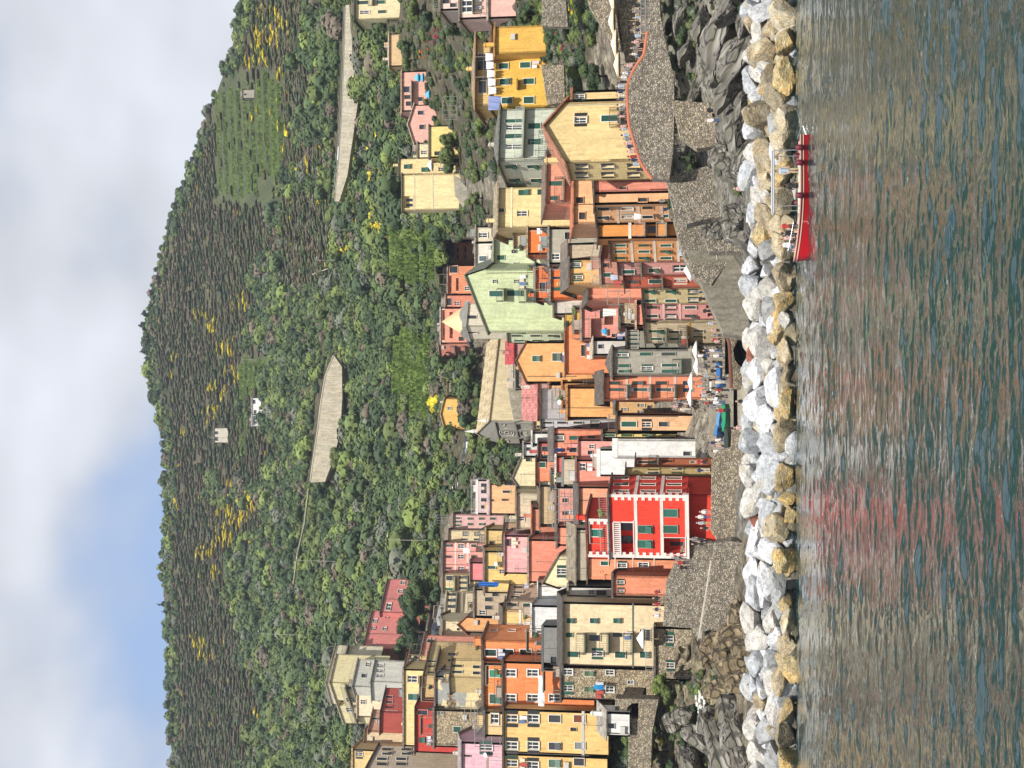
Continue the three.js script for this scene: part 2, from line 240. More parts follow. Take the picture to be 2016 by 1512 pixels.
function buildHouse(o) {
  const r = rng(Math.round(o.x[0] * 31 + o.y[0] * 17)), A = o.a * Math.PI / 180, N = V(Math.sin(A), 0, Math.cos(A)), R = V(Math.cos(A), 0, -Math.sin(A));
  const xc = (o.x[0] + o.x[1]) / 2, yc = (o.y[0] + o.y[1]) / 2, C = P(xc, yc, o.d), cam = V(0, EYE, 0);
  const hit = (x, y, n, c) => { const q = ray(x, y); return q.multiplyScalar(n.dot(c.clone().sub(cam)) / n.dot(q)).add(cam); };
  const loc = (x, y) => { const p = hit(x, y, N, C); return [p.clone().sub(C).dot(R), p.y]; };
  const sR = loc(xc, o.y[0])[0], sL = loc(xc, o.y[1])[0], base = loc(o.x[1], yc)[1] - o.ex, top = loc(o.x[0], yc)[1] - base, W = sR - sL, mx = (sR + sL) / 2;
  const g = thing(o.name, o.label, o.cat ?? 'house', o.group, V(C.x + R.x * mx, base, C.z + R.z * mx), A);
  const sgn = o.a < 0 ? 1 : -1;                                   // which flank shows: the one on +R when the front is turned the other way
  const S0 = C.clone().addScaledVector(R, sgn > 0 ? sR : sL), SN = R.clone().multiplyScalar(sgn);
  const sloc = (x, y) => { const p = hit(x, y, SN, S0); return [-p.clone().sub(S0).dot(N), p.y - base]; };
  let L = o.dep; if (o.side !== undefined) L = clamp(sloc(xc, o.side)[0], 2, 30);
  const holes = [], sh = [];
  const spread = (list, f) => { for (const q of list) { const [t, xs, ys, sx, sy, oo] = q; for (const x of [].concat(xs)) for (const y of [].concat(ys)) f(t, x, y, sx, sy, { ...o, ...oo }); } };
  const wins = [];
  spread(o.w, (t, x, y, sx, sy, oo) => { const a = loc(x - sx / 2, y), b = loc(x + sx / 2, y), c = loc(x, y - sy / 2), e = loc(x, y + sy / 2); wins.push([t, c[0] - e[0], a[1] - b[1], (c[0] + e[0]) / 2 - mx, (a[1] + b[1]) / 2 - base, oo, 0]); });
  spread(o.sw, (t, x, y, sx, sy, oo) => { const a = sloc(x - sx / 2, y), b = sloc(x + sx / 2, y), c = sloc(x, y - sy / 2), e = sloc(x, y + sy / 2); wins.push([t, Math.abs(c[0] - e[0]), a[1] - b[1], (c[0] + e[0]) / 2, (a[1] + b[1]) / 2, oo, 1]); });
  const gab = o.roof === 'gable' ? o.rh : 0, sid = o.roof === 'side' ? o.rh : 0, shedF = o.roof === 'shed' ? o.rh : 0;
  const poly = (pts, hs) => { const s = new THREE.Shape(pts.map(p => new THREE.Vector2(...p))); for (const [w, h, u, v] of hs) { const k = Math.min(w / 2, 20); s.holes.push(new THREE.Path([[u - k, v - h / 2], [u - k, v + h / 2], [u + k, v + h / 2], [u + k, v - h / 2]].map(p => new THREE.Vector2(...p)))); } const e = new THREE.ExtrudeGeometry(s, { depth: 0.25, bevelEnabled: false }); e.translate(0, 0, -0.25); return flat(e); };
  const ok = (w, h, u, v, a, b, t) => u - w / 2 > a + 0.08 && u + w / 2 < b - 0.08 && v - h / 2 > 0.05 && v + h / 2 < t - 0.05;
  const fh = [], sdh = []; const put = [];
  for (const q of wins) { const [t, w, h, u, v, oo, s] = q; if (t === 'R') { put.push(q); continue; } if (s ? ok(w, h, u, v, 0, L, top) : ok(w, h, u, v, -W / 2, W / 2, top + gab * 0.4)) { const list = s ? sdh : fh; if (list.some(k => Math.abs(k[2] - u) < (k[0] + w) / 2 + 0.05 && Math.abs(k[3] - v) < (k[1] + h) / 2 + 0.05)) continue; list.push([w, h, u, v]); put.push(q); } }
  const ap = o.apex ?? 0.5, fr = [[-W / 2, 0], [W / 2, 0], [W / 2, top]]; if (gab) fr.push([mix(W / 2, -W / 2, ap), top + gab]); fr.push([-W / 2, top]);
  const geos = [poly(fr, fh)];
  const flank = sg => { const pts = [[0, 0], [L, 0], [L, top - (shedF ? -shedF : 0)]]; if (sid) pts.push([L / 2, top + sid]); pts.push([0, top]); const q = sg > 0 ? pts : pts.map(p => [-p[0], p[1]]).reverse(); const hs = sg === sgn ? sdh.map(h => [h[0], h[1], sg > 0 ? h[2] : -h[2], h[3]]) : []; const e = poly(q, hs); e.rotateY(sg * Math.PI / 2); e.translate(sg * W / 2, 0, 0); return e; };
  const bk = poly(fr.map(p => [-p[0], p[1]]).reverse().map(p => [p[0], p[1] === top ? top + shedF : p[1]]), []); bk.rotateY(Math.PI); bk.translate(0, 0, -L);
  for (const e of [flank(1), flank(-1), bk]) geos.push(e);
  for (const e of geos) { const u = e.attributes.uv, s1 = r() * 9, s2 = r() * 9; for (let i = 0; i < u.count; i++) u.setXY(i, u.getX(i) + s1, u.getY(i) + s2); }
  if (o.sideC) { mesh('wall', merge(geos.filter((_, i) => i !== (sgn > 0 ? 1 : 2))), M(o.c, o.mat ?? 'stucco', o.k), g); mesh('side_wall', geos[sgn > 0 ? 1 : 2], M(o.sideC, o.mat ?? 'stucco', o.k), g); }
  else mesh('wall', merge(geos), M(o.c, o.mat ?? 'stucco', o.k), g);
  for (const [t, w, h, u, v, oo, s] of put) addWindow(g, t, w, h, s ? V(sgn * W / 2, v, -u) : V(u, v, 0), s ? sgn * Math.PI / 2 : 0, oo, r);
  // roof
  const rm = M(o.rc, 'roof'), ov = o.ov ?? 0.45, th = 0.2; let rg;
  const chev = (w, h, len, ap2 = 0.5) => { const hw = w / 2 + ov, ax = mix(hw, -hw, ap2), s1 = h / (w * (1 - ap2) || 1), e = new THREE.ExtrudeGeometry(new THREE.Shape([[-hw, -ov * h / (w / 2)], [ax, h], [hw, -ov * h / (w / 2)], [hw, -ov * h / (w / 2) + th], [ax, h + th], [-hw, -ov * h / (w / 2) + th]].map(p => new THREE.Vector2(...p))), { depth: len + 2 * ov, bevelEnabled: false }); return flat(e); };
  if (o.roof === 'gable') { rg = chev(W, o.rh, L, ap); rg.translate(0, top + 0.01, -L - ov); }
  else if (o.roof === 'side') { rg = chev(L, o.rh, W); rg.rotateY(Math.PI / 2); rg.translate(-W / 2 - ov, top + 0.01, -L / 2); }
  else if (o.roof === 'hip') {
    const a = W / 2 + ov, b0 = ov, b1 = -L - ov, in2 = Math.min(a, (L + 2 * ov) / 2) * 0.95, y0 = top, y1 = top + 0.16, y2 = top + o.rh;
    const pt = [[-a, y1, b0], [a, y1, b0], [a, y1, b1], [-a, y1, b1], [-a + in2, y2, b0 - in2], [a - in2, y2, b0 - in2], [a - in2, y2, b1 + in2], [-a + in2, y2, b1 + in2]], f = [[0, 1, 5, 4], [1, 2, 6, 5], [2, 3, 7, 6], [3, 0, 4, 7], [4, 5, 6, 7]], ps = [], uv = [];
    for (const q of f) for (const k of [0, 1, 2, 0, 2, 3]) { ps.push(...pt[q[k]]); uv.push(pt[q[k]][0], pt[q[k]][2]); }
    const hg = new THREE.BufferGeometry(); hg.setAttribute('position', new THREE.Float32BufferAttribute(ps, 3)); hg.setAttribute('uv', new THREE.Float32BufferAttribute(uv, 2)); hg.computeVertexNormals();
    rg = merge([hg, box(W + 2 * ov, 0.15, L + 2 * ov, 0, top + 0.08, -L / 2)]);
  } else if (o.roof === 'shed') { const sl = Math.atan2(shedF, L); rg = flat(box(W + 2 * ov, 0.16, (L + 2 * ov) / Math.cos(sl), 0, 0, 0)); rg.rotateX(sl); rg.translate(0, top + shedF / 2 + 0.1, -L / 2); }
  else if (o.roof === 'parapet') { const q = 0.25, hh = o.rh; rg = merge([box(W + 0.1, hh, q, 0, top + hh / 2, -q / 2 + 0.04), box(W + 0.1, hh, q, 0, top + hh / 2, -L + q / 2), box(q, hh, L - 2 * q, -W / 2 + q / 2, top + hh / 2, -L / 2), box(q, hh, L - 2 * q, W / 2 - q / 2, top + hh / 2, -L / 2), box(W - 2 * q, 0.1, L - 2 * q, 0, top + 0.04, -L / 2)]); }
  else if (o.roof !== 'none') rg = flat(box(W + 2 * Math.min(ov, 0.35), o.slab ?? 0.26, L + 2 * Math.min(ov, 0.35), 0, top + (o.slab ?? 0.26) / 2, -L / 2));
  if (rg) mesh(o.roof === 'parapet' ? 'parapet' : 'roof', boxUV(rg), o.roof === 'parapet' ? M(o.pc ?? o.c, 'stucco', o.k) : rm, g);
  // string courses, balconies, terrace railings, drain pipes, chimneys, aerials
  for (const b of o.band ?? []) { const [, h] = loc(b, yc); const bg = [box(W + 0.06, o.bw ?? 0.36, 0.05, 0, h - base, 0.025)]; if (o.side !== undefined) bg.push(box(0.05, o.bw ?? 0.36, L, sgn * (W / 2 + 0.025), h - base, -L / 2)); mesh('string_course', merge(bg), M(o.bc ?? 0xe9dcd2, 'stucco'), g); }
  const railing = (len, dx, y, dz, rot, parent, rc = 0x4a5250, rh = 1) => { const a = [box(len, 0.05, 0.05, 0, rh, 0), box(len, 0.04, 0.04, 0, 0.12, 0)]; const n = Math.max(2, Math.round(len / 0.28)); for (let i = 0; i <= n; i++) a.push(box(0.028, rh, 0.028, -len / 2 + len * i / n, rh / 2, 0)); const m = merge(a); m.rotateY(rot); m.translate(dx, y, dz); return mesh('railing', m, M(rc, 'plain', 0.6, { roughness: 0.5 }), parent); };
  for (const b of o.bal ?? []) {
    const [bx, y0, y1, out = 1.1, bc = 0x8d8a80, rc] = b, p0 = loc(bx, y0), p1 = loc(bx, y1), len = Math.abs(p0[0] - p1[0]), cx = (p0[0] + p1[0]) / 2 - mx, cy = p0[1] - base;
    const bm = mesh('balcony', flat(box(len, 0.18, out, cx, cy, out / 2 + 0.002)), M(bc, 'concrete'), g);
    if (rc !== null) { railing(len, cx, cy + 0.09, out - 0.05, 0, bm, rc); railing(out - 0.1, cx - len / 2 + 0.04, cy + 0.09, out / 2, Math.PI / 2, bm, rc); railing(out - 0.1, cx + len / 2 - 0.04, cy + 0.09, out / 2, Math.PI / 2, bm, rc); }
  }
  if (o.rail) { const y = top + (o.roof === 'flat' ? (o.slab ?? 0.26) : o.roof === 'parapet' ? o.rh : 0), rc = o.rail === 1 ? 0x6a6e6c : o.rail; railing(W, 0, y, -0.15, 0, g, rc); railing(L, -W / 2 + 0.12, y, -L / 2, Math.PI / 2, g, rc); railing(L, W / 2 - 0.12, y, -L / 2, Math.PI / 2, g, rc); }
  for (const p of o.pipe ?? []) { const s = loc(xc, p)[0] - mx; mesh('drain_pipe', bar(V(s, o.ex * 0.8, 0.07), V(s, top - 0.1, 0.07), 0.055), M(o.ppc ?? 0x6b5a50, 'plain'), g); }
  for (const p of o.chim ?? []) { const s = loc(xc, p)[0] - mx, z = -L * (0.3 + 0.3 * r()), y = top + (o.roof === 'flat' ? 0.2 : o.rh * 0.5); const m = mesh('chimney', merge([box(0.55, 1.3, 0.5, s, y + 0.6, z), box(0.75, 0.12, 0.7, s, y + 1.3, z), box(0.4, 0.22, 0.35, s, y + 1.47, z)]), M(0xd9cfc0, 'stucco'), g); }
  for (const p of o.aer ?? []) { const s = loc(xc, p)[0] - mx, z = -L * 0.35, y = top + (o.roof === 'flat' ? 0.2 : o.rh * 0.6); mesh('aerial', merge([bar(V(s, y - 0.4, z), V(s, y + 2.6, z), 0.03), bar(V(s - 0.7, y + 2.5, z), V(s + 0.7, y + 2.5, z), 0.018), ...[-.6, -.3, 0, .3, .6].map(k => bar(V(s + k, y + 2.5, z - 0.3), V(s + k, y + 2.5, z + 0.3), 0.012))]), M(0x8a8a8a, 'plain', 0.6, { metalness: 0.6, roughness: 0.4 }), g); }
  for (const p of o.dish ?? []) { const [dx, dy] = p, q = loc(dx, dy); const dg = new THREE.SphereGeometry(0.75, 14, 8, 0, Math.PI * 2, 0, 0.62); dg.rotateX(1.0); dg.scale(0.85, 0.85, 0.85); dg.translate(q[0] - mx, q[1] - base - 0.15, 0.1); const sd = mesh('satellite_dish', dg, M(0xe8e8e6, 'plain'), g); mesh('bracket', bar(V(q[0] - mx, q[1] - base - 0.3, 0), V(q[0] - mx, q[1] - base - 0.1, 0.4), 0.03), M(0x9a9a98, 'plain'), sd); }
  // fittings: air units on the wall, roof pots, tanks, aerials
  if (!o.cat && W > 2.2) {
    const ry = top + (o.roof === 'flat' ? (o.slab ?? 0.26) : o.roof === 'parapet' ? 0.1 : 0), fl = o.roof === 'flat' || o.roof === 'parapet';
    if (fl && !o.rail && r() < 0.5) railing(W * 0.96, 0, ry, -0.2, 0, g, r() < 0.5 ? 0x77746c : 0xc8c2b6);
    if (r() < 0.55) { const s = (r() - 0.5) * W * 0.7, z = -L * (0.3 + 0.4 * r()), y = fl ? ry : top + o.rh * 0.45; mesh('chimney', merge([box(0.5, 1.3, 0.45, s, y + 0.6, z), box(0.66, 0.1, 0.6, s, y + 1.28, z), box(0.36, 0.2, 0.3, s, y + 1.42, z)]), M(r() < 0.5 ? 0xd9cfc0 : o.c, 'stucco'), g); }
    if (r() < 0.5) { const s = (r() - 0.5) * W * 0.7, z = -L * 0.4, y = fl ? ry : top + o.rh * 0.5; mesh('aerial', merge([bar(V(s, y - 0.4, z), V(s, y + 2.4, z), 0.035), bar(V(s - 0.6, y + 2.2, z), V(s + 0.6, y + 2.2, z), 0.02), bar(V(s - 0.4, y + 1.8, z), V(s + 0.4, y + 1.8, z), 0.02)]), M(0x8a8a8a, 'plain', 0.6, { metalness: 0.6, roughness: 0.4 }), g); }
    const clear = (u, v, w, h) => !fh.some(q => Math.abs(q[2] - u) < q[0] * 1.15 + w && Math.abs(q[3] - v) < (q[1] + h) / 2 + 0.3);
    for (let k = 0; k < 4; k++) { const u = (r() - 0.5) * (W - 1.6), v = o.ex + (top - o.ex) * (0.1 + 0.8 * r()); if (v < top - 0.8 && r() < 0.12 && clear(u, v, 0.9, 0.6)) mesh('air_unit', merge([box(0.85, 0.6, 0.32, u, v, 0.17), box(0.5, 0.5, 0.02, u - 0.1, v, 0.34)]), M(0xc9c6be, 'plain'), g); }
    if (!o.pipe) for (let k = 0; k < 2; k++) { const u = (r() < 0.5 ? -1 : 1) * (W / 2 - 0.25 - 0.3 * r()); if (r() < 0.6 && clear(u, top * 0.5, 0.1, top)) mesh('drain_pipe', bar(V(u, o.ex * 0.7, 0.07), V(u, top - 0.1, 0.07), 0.05), M([0x6b5a50, 0xb9b0a4, o.c][Math.floor(r() * 3)], 'plain'), g); }
    if (fl && W > 3 && r() < 0.55) { const s = (r() - 0.5) * W * 0.6, z = -0.8 - r() * 1.5; mesh('roof_tank', boxUV(merge([box(1.3, 1.0, 1.0, s, ry + 0.5, z), box(1.4, 0.08, 1.1, s, ry + 1.04, z)])), M([0xd8d8d4, 0xb9a898, 0x9aa09c, o.c][Math.floor(r() * 4)], 'stucco'), g); }
    if (fl && W > 4 && r() < 0.4) { const s = (r() - 0.5) * W * 0.4, w = 2.2 + r() * 1.2; mesh('pergola', merge([...[-1, 1].flatMap(i => [bar(V(s + i * w / 2, ry, -0.4), V(s + i * w / 2, ry + 2.2, -0.4), 0.04), bar(V(s + i * w / 2, ry, -2.2), V(s + i * w / 2, ry + 2.2, -2.2), 0.04)]), ...[0, 1, 2, 3, 4].map(i => bar(V(s - w / 2, ry + 2.2, -0.4 - i * 0.45), V(s + w / 2, ry + 2.2, -0.4 - i * 0.45), 0.035))]), M(0xa89a86, 'plain'), g); if (r() < 0.6) mesh('pergola_cover', boxUV(flat(box(w, 0.04, 1.9, s, ry + 2.28, -1.3))), M([0xe8e0d0, 0xd2cfc6, 0xa89c84, 0x8a9a8c][Math.floor(r() * 4)], 'plain'), g); }
  }
  return { g, W, L, top, base, loc, mx, sgn, sloc };
}

// ---------------------------------------------------------------- the village, seaward rows first
// --- along the promenade from the gabled yellow house to the harbour square
H('gabled_house', 'broad yellow gabled house with salmon eaves above the promenade wall', 0xf3d79a, [1113, 1235], [200, 318], 155, { a: 17, side: 355, roof: 'gable', rh: 2.3, apex: 0.42, rc: 0xc98e72, ov: 0.5, ex: 3,
  w: [['O', 1143, 236, 24, 12, { sc: 0x2e2e30 }], ['B', 1202, 233, 36, 12, { fc: 0xf4efe4 }]], sw: [['O', [1145, 1196, 1247], [327, 344], 25, 5.2, { sc: 0x4a4744 }]], bal: [[1222, 218, 252, 0.9, 0x9a8a6c, 0x7a5a40]], aer: [262] });
H('garden_wing', 'low yellow wing with white shuttered window beneath the pergola beams', 0xf2d69c, [1128, 1172], [178, 200], 157, { dep: 5, rc: 0xb87c60, w: [['O', 1142, 190, 18, 8, { sc: 0x26403a }]], ex: 4 });
H('salmon_house', 'salmon house wedged behind the gabled yellow house, with balcony', 0xf0a383, [1076, 1150], [303, 400], 176, { a: 8, roof: 'shed', rh: 1.5, rc: 0x8d7a6c, ex: 6, w: [['S', 1094, 361, 26, 9], ['S', 1091, 390, 16, 8], ['G', 1128, 340, 12, 6]], bal: [[1112, 352, 398, 1]], dish: [[1122, 330]] });
H('peach_house', 'peach house with blank upper wall and grey roof terrace below', 0xf6bd8c, [1130, 1250], [352, 440], 169, { a: 6, roof: 'shed', rh: 1.2, rc: 0xd98c68, ex: 5, w: [['D', 1141, 394, 15, 12], ['D', 1146, 425, 12, 14]], pipe: [402] });
H('pink_shuttered_house', 'narrow pink house with tall dark windows next to the gabled house', 0xe99680, [1170, 1300], [355, 377], 163, { a: -20, ex: 5, w: [['S', 1181, [361, 372], 27, 6, { sc: 0x3a3f3e }], ['S', 1229, 360, 26, 7, { sc: 0x2a2d2c }], ['D', 1226, 371, 14, 5]], roof: 'shed', rh: .8, slab: 0.2 });
H('apricot_house', 'plain apricot house with pink base between shuttered neighbours', 0xf8c08e, [1171, 1312], [377, 402], 164, { a: 0, ex: 5, w: [['D', 1265, 394, 18, 9, { thin: 1 }]], rc: 0x6f665e, roof: 'shed', rh: .8 });
H('terracotta_row_house', 'clay coloured row house with six tall windows and a pale band', 0xe0a97b, [1173, 1316], [402, 438], 167, { a: -50, ex: 5, w: [['S', 1188, [411, 428], 24, 5.5, { sc: 0x2d3a36 }], ['O', 1235, [411, 427], 23, 5.5, { sc: 0xb9b4a6 }], ['S', 1275, [409, 427], 21, 6, { sc: 0x23302c }], ['B', 1308, 425, 16, 6]], band: [1216, 1258, 1303], bc: 0xd9c0a8, bw: 0.3, rc: 0x6f665e, roof: 'shed', rh: .9 });
H('orange_house', 'bright ochre orange house with a wine red awning storey', 0xea9d52, [1178, 1335], [438, 469], 168.5, { a: 0, ex: 5, w: [['D', 1284, 452, 18, 14, { thin: 1 }]], band: [1240], bc: 0xeadfd3, bw: 0.35, rc: 0x6c5a4c, roof: 'shed', rh: .8, bal: [[1270, 440, 466, 1.3, 0xb9a999, 0xd9b0a8], [1312, 440, 466, 1.2, 0xb9b2a6, 0xb9b2a6]] });
H('brown_row_house', 'brown orange house with nine green windows and white bands', 0xdc9a60, [1202, 1350], [470, 515], 172.5, { a: -50, ex: 4, w: [['S', [1221, 1268, 1311], [483, 495, 508], 22, 5.2], ['B', 1340, [488, 504], 14, 6]], band: [1244, 1289, 1335], bc: 0xe3d2c4, bw: 0.3, rc: 0x5e554e, roof: 'shed', rh: .9 });
H('mauve_house', 'dusty mauve house with green blinds over a glazed ground floor', 0xd99c92, [1218, 1372], [515, 542], 176.5, { a: -50, ex: 4, w: [['S', [1237], [520, 535], 23, 8, { fc: 0xf1e8e0 }], ['S', 1288, [518, 532], 22, 8, { sc: 0x4c5a46, fc: 0xf1e8e0 }], ['G', 1342, 529, 36, 15]], rc: 0x55504c, bal: [[1262, 516, 541, 0.8]], roof: 'shed', rh: .8 });
H('red_plaster_house', 'rust red house with peeling cream plaster and long windows', 0xc9654a, [1230, 1378], [542, 568], 179, { a: -50, ex: 4, w: [['S', 1246, 555, 23, 7, { sc: 0x52585a }], ['S', 1290, 554, 24, 8, { fc: 0xe8dccb }], ['O', 1340, 553, 26, 6, { sc: 0xe0d0b8 }]], rc: 0x55504c, roof: 'shed', rh: .8, bal: [[1304, 545, 566, 0.7]] });
H('olive_house', 'sand coloured house with six dark green shuttered windows over an awning', 0xd8c493, [1266, 1385], [568, 598], 181.5, { a: -50, ex: 4, w: [['S', [1280, 1321], [574, 592], 22, 6], ['O', 1364, [574, 590], 20, 5, { sc: 0x2a4a42 }]], rc: 0x4e4a46, roof: 'shed', rh: .8 });
H('rose_house', 'rose pink house with six windows above two dark arches', 0xe9a49a, [1270, 1402], [598, 630], 184, { a: -50, ex: 4, w: [['S', [1284, 1359], [605, 622], 22, 6, { sc: 0x3d4f4a }], ['O', 1320, [605, 623], 21, 5, { sc: 0x3a3a3a }], ['D', 1396, 604, 12, 7], ['D', 1398, 620, 10, 8]], band: [1307, 1339], bc: 0xf0c9c0, bw: 0.25, rc: 0x4e4a46, roof: 'shed', rh: .8, pipe: [629] });
H('beige_corner_house', 'beige corner house with two balconies beside the rose house', 0xd9c6a4, [1270, 1420], [634, 676], 188, { a: -58, ex: 3, w: [['S', 1293, 652, 32, 5], ['S', 1327, 653, 21, 5, { sc: 0x4a3a30 }], ['S', 1293, 667, 22, 5], ['S', 1328, 667, 19, 5], ['D', 1375, [652, 664], 20, 5]], bal: [[1312, 645, 672, 1, 0x7c8a80], [1352, 640, 674, 1, 0x8a7a66]], rc: 0x55504c, roof: 'shed', rh: .9, bc: 0xc9a25c, band: [1357] });
H('grey_house', 'grey plastered house with green shutters and green awning frame', 0xa9a498, [1207, 1352], [688, 738], 190, { a: 4, side: 782, dep: 9, ex: 4, w: [['O', 1226, 699, 22, 6], ['S', 1228, [720, 731], 22, 6], ['S', 1271, 697, 22, 6], ['O', 1274, 725, 22, 7, { sc: 0x29564a }], ['S', 1316, 697, 27, 6, { sc: 0x33423c }], ['S', 1318, [719, 731], 30, 6]], bal: [[1342, 708, 737, 1.1, 0x5c7c70]], rc: 0x75706a, roof: 'hip', rh: 1.2, ov: 0.6 });
H('salmon_harbour_house', 'salmon harbour house with pale bands and stacked dark balconies', 0xf09873, [1187, 1385], [738, 786], 192, { a: 3, ex: 4, w: [['S', [1211, 1256, 1302], 754, 23, 7, { sc: 0x2b3a37 }], ['S', [1214, 1260, 1307], 767, 30, 6, { sc: 0x3c4f4a }], ['D', 1354, [754, 768], 20, 8]], band: [1234, 1280, 1329], bc: 0xecc9b8, bw: 0.35, bal: [[1237, 758, 785, 1, 0x4a5450], [1283, 758, 785, 1, 0x4a5450], [1331, 758, 784, 1, 0x3f6a5c]], rc: 0x6b625a, roof: 'side', rh: 1.3, ov: .7 });
H('alley_house', 'set back tan house closing the dark alley', 0xe0b680, [1212, 1285], [788, 816], 206, { ex: 8, w: [['G', 1229, 806, 12, 6], ['G', [1262], [798, 811], 14, 6], ['D', 1278, 803, 8, 10]], roof: 'shed', rh: 1, pipe: [790] });
H('tan_harbour_house', 'tan harbour house with one big green shuttered window above the steps', 0xf2c295, [1216, 1322], [815, 851], 195, { ex: 4, w: [['S', 1238, 835, 29, 10], ['O', 1273, 836, 19, 10, { sc: 0x23302c }], ['D', 1306, 835, 18, 9]], pipe: [820], rc: 0x5a4c44, roof: 'flat', ov: .5, dish: [[1211, 790]] });
H('yellow_strip_house', 'narrow lemon yellow house squeezed beside the white building', 0xf0da8e, [1187, 1315], [851, 864], 197, { ex: 4, w: [['S', [1200, 1234, 1275], 857, 22, 5, { sc: 0x33543a }]], roof: 'flat' });
H('white_house', 'tall blank white building with rusted pipes beside the fishing boats', 0xf0efec, [1216, 1366], [864, 901], 191, { a: 5, ex: 4, dep: 12, roof: 'parapet', rh: 0.7, pipe: [868], ppc: 0x9a958e, w: [['D', 1352, 893, 14, 8]] });
H('white_upper_block', 'flat white roof block with skylight stepping above the red house', 0xf1f1f0, [1182, 1240], [884, 938], 196, { ex: 9, dep: 9, roof: 'parapet', rh: 0.5 });
H('rust_house', 'slim rust brown house facing the harbour ramp', 0xb96a45, [1252, 1396], [901, 920], 180, { a: 45, ex: 4, dep: 12, w: [['S', 1275, 910, 38, 5, { sc: 0x3c2a22 }], ['S', 1313, 908, 22, 4, { sc: 0x2c2a28 }], ['S', 1372, 910, 26, 4, { sc: 0x3c2a22 }]], roof: 'shed', rh: .9, rc: 0x6b4a3a, bal: [[1296, 903, 918, .7]] });
H('khaki_house', 'khaki house with six narrow windows beside the red tower house', 0xc5ac74, [1233, 1396], [920, 936], 176.5, { a: 45, ex: 4, dep: 12, w: [['S', [1243, 1286, 1333], [924, 931], 22, 3.6, { sc: 0x343f34 }], ['B', 1385, 926, 22, 5, { sc: 0x4a3a2a }]], roof: 'shed', rh: .9, rc: 0x5e574e });
// --- the houses behind the promenade row
H('shade_tan_block', 'tan block, coloured as a wall in shade, behind the orange drying terrace', 0xc9b493, [1012, 1042], [447, 490], 204, { ex: 6, roof: 'shed', rh: 1.2, rc: 0xb3a284, a: -6 });  // base colour is that of a wall standing in shade
H('orange_terrace_block', 'vivid orange wall block with white washing heaped on its terrace', 0xf7863f, [1040, 1078], [449, 501], 197, { ex: 10, roof: 'flat', rc: 0xb9a890 });
H('stair_house', 'grey terrace house with iron outside stair and plastic sheeting', 0xb9b3a2, [1082, 1135], [448, 520], 192, { ex: 6, roof: 'flat', rail: 1, rc: 0x9a968c, w: [['D', 1122, 464, 20, 14], ['G', 1094, 505, 16, 12], ['G', 1096, 452, 16, 10]] });
H('plaster_patch_house', 'pale house with flaking grey plaster and sloping parapet', 0xcbbda4, [1118, 1180], [478, 512], 186, { ex: 8, roof: 'shed', rh: 2, rc: 0x8f867a });
H('amber_house', 'amber house with open green shutters and a jutting chimney breast', 0xf0bd7c, [1120, 1190], [512, 560], 184, { a: 6, ex: 6, w: [['O', 1133, 521, 21, 7], ['O', 1137, 546, 21, 7]], rc: 0x777069, roof: 'side', rh: 1.4 });
H('vermilion_house', 'vermilion house with white balcony door below the green block', 0xf08043, [1085, 1125], [525, 588], 196, { a: 4, ex: 7, w: [['D', 1096, 537, 24, 11], ['D', 1098, 547, 22, 5], ['S', 1099, 569, 23, 7]], rail: 1, roof: 'flat', rc: 0xa8a196 });
H('small_vermilion_house', 'small vermilion house beneath slate awnings and air units', 0xee7f45, [1056, 1082], [520, 590], 206, { ex: 8, w: [['D', 1060, 537, 18, 9], ['D', 1068, 565, 12, 18]], roof: 'flat', rc: 0x56605f, rail: 1 });
H('coral_house', 'coral pink house with one white framed window', 0xf4a184, [1158, 1196], [556, 590], 187, { a: 6, ex: 6, w: [['G', 1176, 565, 12, 5]], roof: 'side', rh: 1, rc: 0x6d655d });
H('terracotta_porch_house', 'red brown porch house with awning and hanging washing', 0xc98c78, [1184, 1240], [510, 560], 181, { a: -30, ex: 5, w: [['D', 1192, 522, 10, 8], ['S', 1196, 541, 14, 8], ['D', 1198, 556, 14, 7]], roof: 'flat', rail: 0xd8d0c4, rc: 0xa8988c });
H('white_peeling_wall', 'peeling white wall block under the green apartment building', 0xd9d2c6, [1092, 1130], [588, 620], 198, { ex: 9, roof: 'flat', rc: 0x8a8278 });
H('orange_long_house', 'long bright orange house stepping down to the grey house', 0xfb9a68, [1113, 1240], [619, 738], 200, { a: -4, ex: 5, w: [['D', 1148, [690], 8, 22, { thin: 1 }], ['S', 1166, 740, 18, 7]], roof: 'shed', rh: .8, rc: 0xb07a58 });
H('mustard_block', 'mustard yellow roof block beside pink terraces', 0xe9bb4c, [1131, 1160], [606, 652], 197, { ex: 8, roof: 'flat', rc: 0xb6ad9a });
H('pink_terrace_house', 'pink house stacked with tiled terraces, iron rails and a blue parasol', 0xf2a394, [1146, 1206], [600, 668], 194, { ex: 8, w: [['D', 1174, 600, 18, 12], ['D', 1186, 619, 10, 16], ['D', 1208, 661, 8, 8]], rail: 1, roof: 'flat', rc: 0xbda89c, bal: [[1164, 628, 666, 1.2, 0xd9a79a], [1190, 610, 640, 1.0, 0xd9a79a]] });
H('pale_tile_house', 'cream roofed annex with white plastic boxes', 0xd9d2cc, [1168, 1228], [668, 700], 193, { ex: 5, roof: 'shed', rh: 1.2, rc: 0xe2d6c2, w: [['D', 1182, 682, 9, 8]] });
H('green_awning_house', 'weathered house with green tarpaulin awning in the dim lane', 0xc4b294, [1222, 1275], [570, 640], 190, { ex: 6, w: [['S', 1232, [574, 590], 18, 6], ['D', 1248, [612, 634], 12, 7], ['D', 1243, 656, 20, 5]], roof: 'shed', rh: 1, rc: 0x5d6a5c });
H('coral_pillar_house', 'tall thin coral pillar house in front of the rose house roof', 0xf79a7c, [1254, 1268], [596, 643], 187.5, { ex: 6, dep: 3, roof: 'flat', rc: 0xe2b69c });
